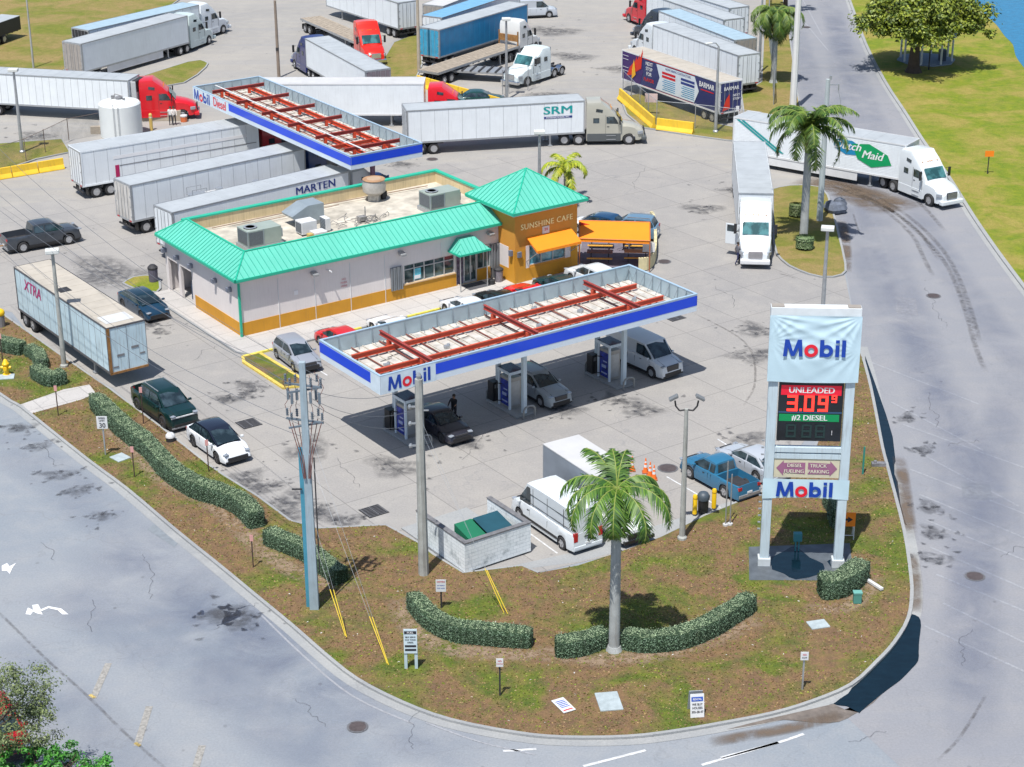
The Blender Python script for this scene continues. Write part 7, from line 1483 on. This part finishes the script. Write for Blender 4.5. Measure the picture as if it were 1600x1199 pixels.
def hedge(pts,wd,h,lab,seed,top=(.18,.24,.14),side=(.055,.09,.055),dens=560):
    P_=smooth([G(*p) for p in pts],5); o=P_[0]; t=thing('clipped_hedge',lab,'hedge',(o.x,o.y,.12)); r=random.Random(seed); off=Vector((o.x,o.y,0))
    b=MB(); n=len(P_); rings=[]
    cols=[(-.5,0),(-.53,.35),(-.52,.75),(-.47,1.0),(-.15,1.02),(.2,1.02),(.47,1.0),(.52,.7),(.5,0)]
    for i,p in enumerate(P_):
        a=P_[max(i-1,0)]; c=P_[min(i+1,n-1)]; d=(c-a).normalized(); nn=Vector((-d.y,d.x,0)); k=.80 if i in(0,n-1) else 1
        kk=k*(1+.14*noise.noise(p*.9+Vector((7,0,0)))); rings.append([p-off+nn*u*wd*kk+Vector((0,0,v*h*(.95 if k<1 else 1)+.11*noise.noise(p*1.1+Vector((u*3,0,v*3))))) for u,v in cols])
    m=len(cols); b.add([q for rg in rings for q in rg],[(i*m+j,(i+1)*m+j,(i+1)*m+j+1,i*m+j+1) for i in range(n-1) for j in range(m-1)]+[tuple(range(m)),tuple(range(n*m-1,(n-1)*m-1,-1))])
    # dark twiggy core
    b.part('twig_core',mt('hedge_core',(.022,.05,.022),.95,0,.6,14),t)
    lt,ls_=MB(),MB()
    for i in range(n-1):
        for j in range(m-1):
            A,B,Cc,D=rings[i][j],rings[i+1][j],rings[i+1][j+1],rings[i][j+1]; ar=((B-A).cross(D-A)).length; fn=((B-A).cross(D-A)).normalized(); mid=(A+Cc)/2; cen=(rings[i][0]+rings[i][-1])/2+Vector((0,0,h/2))
            if fn.dot(mid-cen)<0: fn=-fn
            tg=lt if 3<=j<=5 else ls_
            for k in range(int(ar*dens)+1):
                q=A.lerp(B,r.random()).lerp(D.lerp(Cc,r.random()),r.random())+fn*(r.uniform(-.02,.05) if r.random()<.9 else r.uniform(.05,.16)); nv=(fn+Vector((r.uniform(-.7,.7),r.uniform(-.7,.7),r.uniform(-.3,.8)))).normalized(); a=nv.orthogonal().normalized(); a.rotate(Matrix.Rotation(r.random()*6.28,3,nv)); e=nv.cross(a); s=r.uniform(.018,.040)
                tg.add([q-a*s,q-e*s*.7,q+a*s,q+e*s*.7],[(0,1,2,3)])
    for i in (0,n-1):
        c=sum(rings[i],Vector())/m; dd=(rings[0][0]-rings[1][0] if i==0 else rings[-1][0]-rings[-2][0]).normalized(); sd=(rings[i][-1]-rings[i][0])
        for k in range(int(wd*h*dens)):
            q=rings[i][0]+sd*r.random()+Vector((0,0,r.random()*h))+dd*r.uniform(0,.05); nv=(dd+Vector((r.uniform(-.7,.7),r.uniform(-.7,.7),r.uniform(-.2,.8)))).normalized(); a=nv.orthogonal().normalized(); e=nv.cross(a); s=r.uniform(.025,.05); ls_.add([q-a*s,q-e*s*.7,q+a*s,q+e*s*.7],[(0,1,2,3)])
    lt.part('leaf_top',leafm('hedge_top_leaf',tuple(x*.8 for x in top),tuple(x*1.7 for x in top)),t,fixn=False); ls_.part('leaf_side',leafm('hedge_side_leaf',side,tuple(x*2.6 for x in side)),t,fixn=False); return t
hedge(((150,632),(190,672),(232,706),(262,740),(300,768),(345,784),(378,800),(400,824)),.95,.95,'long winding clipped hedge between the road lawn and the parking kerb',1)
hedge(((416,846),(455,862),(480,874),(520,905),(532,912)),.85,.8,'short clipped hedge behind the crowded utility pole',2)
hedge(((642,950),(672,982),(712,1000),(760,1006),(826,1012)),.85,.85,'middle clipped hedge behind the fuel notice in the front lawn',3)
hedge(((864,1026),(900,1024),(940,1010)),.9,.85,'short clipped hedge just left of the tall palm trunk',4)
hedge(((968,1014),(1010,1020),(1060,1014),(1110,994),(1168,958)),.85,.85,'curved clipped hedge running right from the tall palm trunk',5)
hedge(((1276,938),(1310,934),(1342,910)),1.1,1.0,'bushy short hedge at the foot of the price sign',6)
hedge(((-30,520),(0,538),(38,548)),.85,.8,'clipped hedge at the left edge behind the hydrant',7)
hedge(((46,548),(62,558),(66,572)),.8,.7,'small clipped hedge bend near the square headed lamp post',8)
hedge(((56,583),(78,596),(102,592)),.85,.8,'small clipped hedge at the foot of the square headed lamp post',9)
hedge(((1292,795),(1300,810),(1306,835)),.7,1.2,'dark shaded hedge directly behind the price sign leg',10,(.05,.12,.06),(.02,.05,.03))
def bush(px,r_,h,lab,seed,c=((.05,.10,.03),(.20,.28,.12)),z=.12,base=.0):
    p=G(*px); t=thing('round_shrub',lab,'shrub',(p.x,p.y,z)); r=random.Random(seed); MB().lathe((0,0,.0),[(r_*.5,0),(r_*.85,h*.3),(r_*.9,h*.8),(r_*.6,h*.97)],12).part('twig_core',mt('hedge_core',(.022,.05,.022)),t); lv=MB()
    for k in range(int(3200*r_*h)):
        a=r.random()*6.28; u=r.random(); zz=h*(.15+.85*u); rr=r_*(.92 if u<.8 else 1-.25*(u-.8)/.2)
        if r.random()<.35: zz=h; rr=r_*math.sqrt(r.random())*.95
        q=Vector((rr*math.cos(a),rr*math.sin(a),zz)); nv=(Vector((math.cos(a),math.sin(a),1))+Vector((r.uniform(-.7,.7),r.uniform(-.7,.7),r.uniform(-.3,.6)))).normalized(); x=nv.orthogonal().normalized(); x.rotate(Matrix.Rotation(r.random()*6,3,nv)); e=nv.cross(x); s=r.uniform(.03,.06); lv.add([q-x*s,q-e*s*.7,q+x*s,q+e*s*.7],[(0,1,2,3)])
    lv.part('leaves',leafm('bush_leaf_%d'%seed,*c),t,fixn=False)
bush((1259,396),.72,.95,'round drum shaped shrub at the foot of the island palm',31); bush((1246,345),.6,1.0,'tall oval shrub behind the island palm trunk',32,((.06,.10,.03),(.16,.2,.07)))
p=G(1308,335); t=thing('rock_pile','dark boulder on the island kerb beside the utility pole','boulder',(p.x,p.y,.1)); b=MB(); rs=random.Random(4)
for i in range(5): b.lathe((rs.uniform(-.5,.5),rs.uniform(-1.0,1.0),0),[(.5,0),(.62,.3),(.4,.7),(.1,.85)],7)
b.part('rock',mt('rock_slate',(.12,.14,.18),.8,0,.5,2),t)
# gazebo by the lake
p=G(1452,103); t=thing('lake_shelter','blue roofed octagonal shelter under the large tree by the lake','shelter',(p.x,p.y,.12)); MB().lathe((0,0,0),[(3.1,0),(3.1,.12)],8).part('floor_slab',mt('slab_blue_grey',(.22,.26,.32),.8),t)
for i in range(8):
    a=PI/8+i*PI/4; MB().cyl((2.7*math.cos(a),2.7*math.sin(a),.1),(2.7*math.cos(a),2.7*math.sin(a),2.9),.11,.11,8).part('post',white,t)
MB().lathe((0,0,2.9),[(3.4,0),(.1,1.5)],8).part('roof',mt('gazebo_blue',(.01,.16,.55),.4),t); MB().bb(1.2,1.9,-1.,-.3,.1,1.3).part('bin',mt('bin_navy',(.03,.05,.09),.5),t)
t,_=pole((1456,118),3.6,.07,.07,'thin dark post under the large field tree',dark,'post','lamp_post')
# =====================================================================  PEOPLE
def person(loc,yaw,lab,shirt,trouser,skin=(.30,.16,.10),hair=(.03,.02,.015),pose='stand',z=.02,h=1.74):
    t=thing('person',lab,'person',(loc.x,loc.y,z),yaw,None); k=h/1.74
    bend=.0 if pose!='lean' else .22
    J={'pel':(0,0,.95),'wa':(0+bend*.3,0,1.08),'ch':(bend*.8,0,1.32),'ne':(bend*1.1,0,1.49),'hd':(bend*1.25+.01,0,1.60),'ht':(bend*1.3,0,1.72),
       'hl':(0,.10,.92),'kl':(.03,.12,.50),'al':(-.01,.13,.09),'tl':(.13,.15,.03),'hr':(0,-.10,.92),'kr':(.05,-.12,.50),'ar':(.02,-.13,.09),'tr':(.16,-.15,.03),
       'sl':(bend,.19,1.43),'sr':(bend,-.19,1.43)}
    if pose=='walk': J.update(kl=(.16,.11,.50),al=(.22,.11,.10),tl=(.35,.12,.05),kr=(-.05,-.11,.50),ar=(-.24,-.12,.12),tr=(-.12,-.13,.03))
    if pose in('reach','lean'): J.update(el=(bend+.16,.24,1.20),wl=(bend+.38,.18,1.12),er=(bend+.18,-.24,1.20),wr=(bend+.40,-.16,1.14))
    elif pose=='walk': J.update(el=(-.10,.25,1.17),wl=(-.02,.26,.93),er=(.10,-.25,1.17),wr=(.26,-.24,.98))
    else: J.update(el=(-.02,.26,1.15),wl=(.10,.25,.92),er=(-.02,-.26,1.15),wr=(.10,-.25,.92))
    J['fl']=tuple(a+b for a,b in zip(J['wl'],(.05,0,-.07))); J['fr']=tuple(a+b for a,b in zip(J['wr'],(.05,0,-.07)))
    RR_=dict(pel=.155,wa=.135,ch=.165,ne=.06,hd=.085,ht=.07,hl=.10,kl=.065,al=.042,tl=.04,hr=.10,kr=.065,ar=.042,tr=.04,sl=.075,sr=.075,el=.048,wl=.032,er=.048,wr=.032,fl=.036,fr=.036)
    E_=[('pel','wa'),('wa','ch'),('ch','ne'),('ne','hd'),('hd','ht'),('pel','hl'),('hl','kl'),('kl','al'),('al','tl'),('pel','hr'),('hr','kr'),('kr','ar'),('ar','tr'),('ch','sl'),('sl','el'),('el','wl'),('wl','fl'),('ch','sr'),('sr','er'),('er','wr'),('wr','fr')]
    for s,wn in ((1,'wl'),(-1,'wr')):
        for f in range(4):
            nm_='f%s%d'%(wn,f); b0=J['f'+wn[1]]; J[nm_+'a']=tuple(a+c for a,c in zip(b0,(.03,(f-1.5)*.02,-.03))); J[nm_+'b']=tuple(a+c for a,c in zip(b0,(.05,(f-1.5)*.024,-.075-(.01 if f in(1,2) else 0)))); RR_[nm_+'a']=.010; RR_[nm_+'b']=.008; E_+=[('f'+wn[1],nm_+'a'),(nm_+'a',nm_+'b')]
        b0=J['f'+wn[1]]; J['t'+wn]=tuple(a+c for a,c in zip(b0,(.05,-s*.045,-.01))); RR_['t'+wn]=.011; E_.append(('f'+wn[1],'t'+wn))
    ks=list(J); me=bpy.data.meshes.new('body'); me.from_pydata([Vector(J[q])*k for q in ks],[(ks.index(a),ks.index(c)) for a,c in E_],[])
    o=bpy.data.objects.new('body',me); C.objects.link(o); o.modifiers.new('s','SKIN'); o.modifiers.new('u','SUBSURF').levels=1
    for i,q in enumerate(ks): me.skin_vertices[0].data[i].radius=(RR_[q]*k*(1.0 if q not in('ch','pel','wa') else .85),RR_[q]*k*(1.25 if q in('ch','pel','wa') else 1)); me.skin_vertices[0].data[i].use_root=(q=='pel')
    dg_=bpy.context.evaluated_depsgraph_get(); m2=bpy.data.meshes.new_from_object(o.evaluated_get(dg_)); bpy.data.objects.remove(o); m2.name='body'
    ms=[mt('skin_%.2f'%skin[0],skin,.6,0,.05),mt('cloth_'+str(shirt),shirt,.85,0,.1,4),mt('cloth_'+str(trouser),trouser,.85,0,.1,4),mt('shoe_dark',(.03,.03,.03),.6)]
    for m in ms: m2.materials.append(m)
    for f in m2.polygons:
        c=f.center/k; i=0
        if c.z<.10: i=3
        elif c.z<.98 and not (abs(c.y)>.19): i=2
        elif c.z<1.50 and (abs(c.y)<.23 or c.z>1.22): i=1
        f.material_index=i; f.use_smooth=True
    q=bpy.data.objects.new('body',m2); C.objects.link(q); q.parent=t
    hx=Vector(J['ht'])*k; MB().lathe((hx.x-.025,0,hx.z-.06),[(.085,-.03),(.105,.02),(.10,.07),(.06,.115),(.01,.13)],12).part('hair',mt('hair_%.3f'%hair[0],hair,.8),t,smooth=60)
    b=MB(); hd=Vector(J['hd'])*k; b.box((hd.x+.095,0,hd.z+.0),(.03,.022,.04)); b.box((hd.x+.088,.032,hd.z+.03),(.012,.02,.012)); b.box((hd.x+.088,-.032,hd.z+.03),(.012,.02,.012)); b.box((hd.x+.084,0,hd.z-.045),(.012,.04,.01)); b.box((hd.x,.09,hd.z),(.03,.02,.05)); b.box((hd.x,-.09,hd.z),(.03,.02,.05)); b.part('face',mt('face_shade',tuple(x*.55 for x in skin),.6),t)
    return t
person(G(709,658),R(-120),'person in black t shirt standing behind the dark sedan at the pump',(.015,.015,.018),(.02,.02,.025),pose='reach')
person(G(1154,418),R(20),'person in dark clothes stepping out beside the open door of the white truck',(.12,.12,.14),(.02,.025,.08),pose='walk')
person(G(272,190),R(-90),'person in white shirt left of two by the red truck at the tank',(.6,.6,.6),(.05,.05,.06),pose='stand')
person(G(277,190),R(-70),'person in white shirt right of two by the red truck at the tank',(.62,.58,.55),(.04,.04,.05),pose='reach')
person(G(978,396),R(200),'person in dark red shirt at the right tables under the orange shelter',(.25,.03,.04),(.05,.04,.05),pose='lean',z=.13)
person(G(986,398),R(160),'person in black and grey clothes at the right tables under the orange shelter',(.03,.03,.035),(.15,.16,.2),pose='reach',z=.13)
person(G(1008,392),R(180),'person in purple shirt at the far right under the orange shelter',(.06,.03,.25),(.05,.04,.05),pose='stand',z=.13)
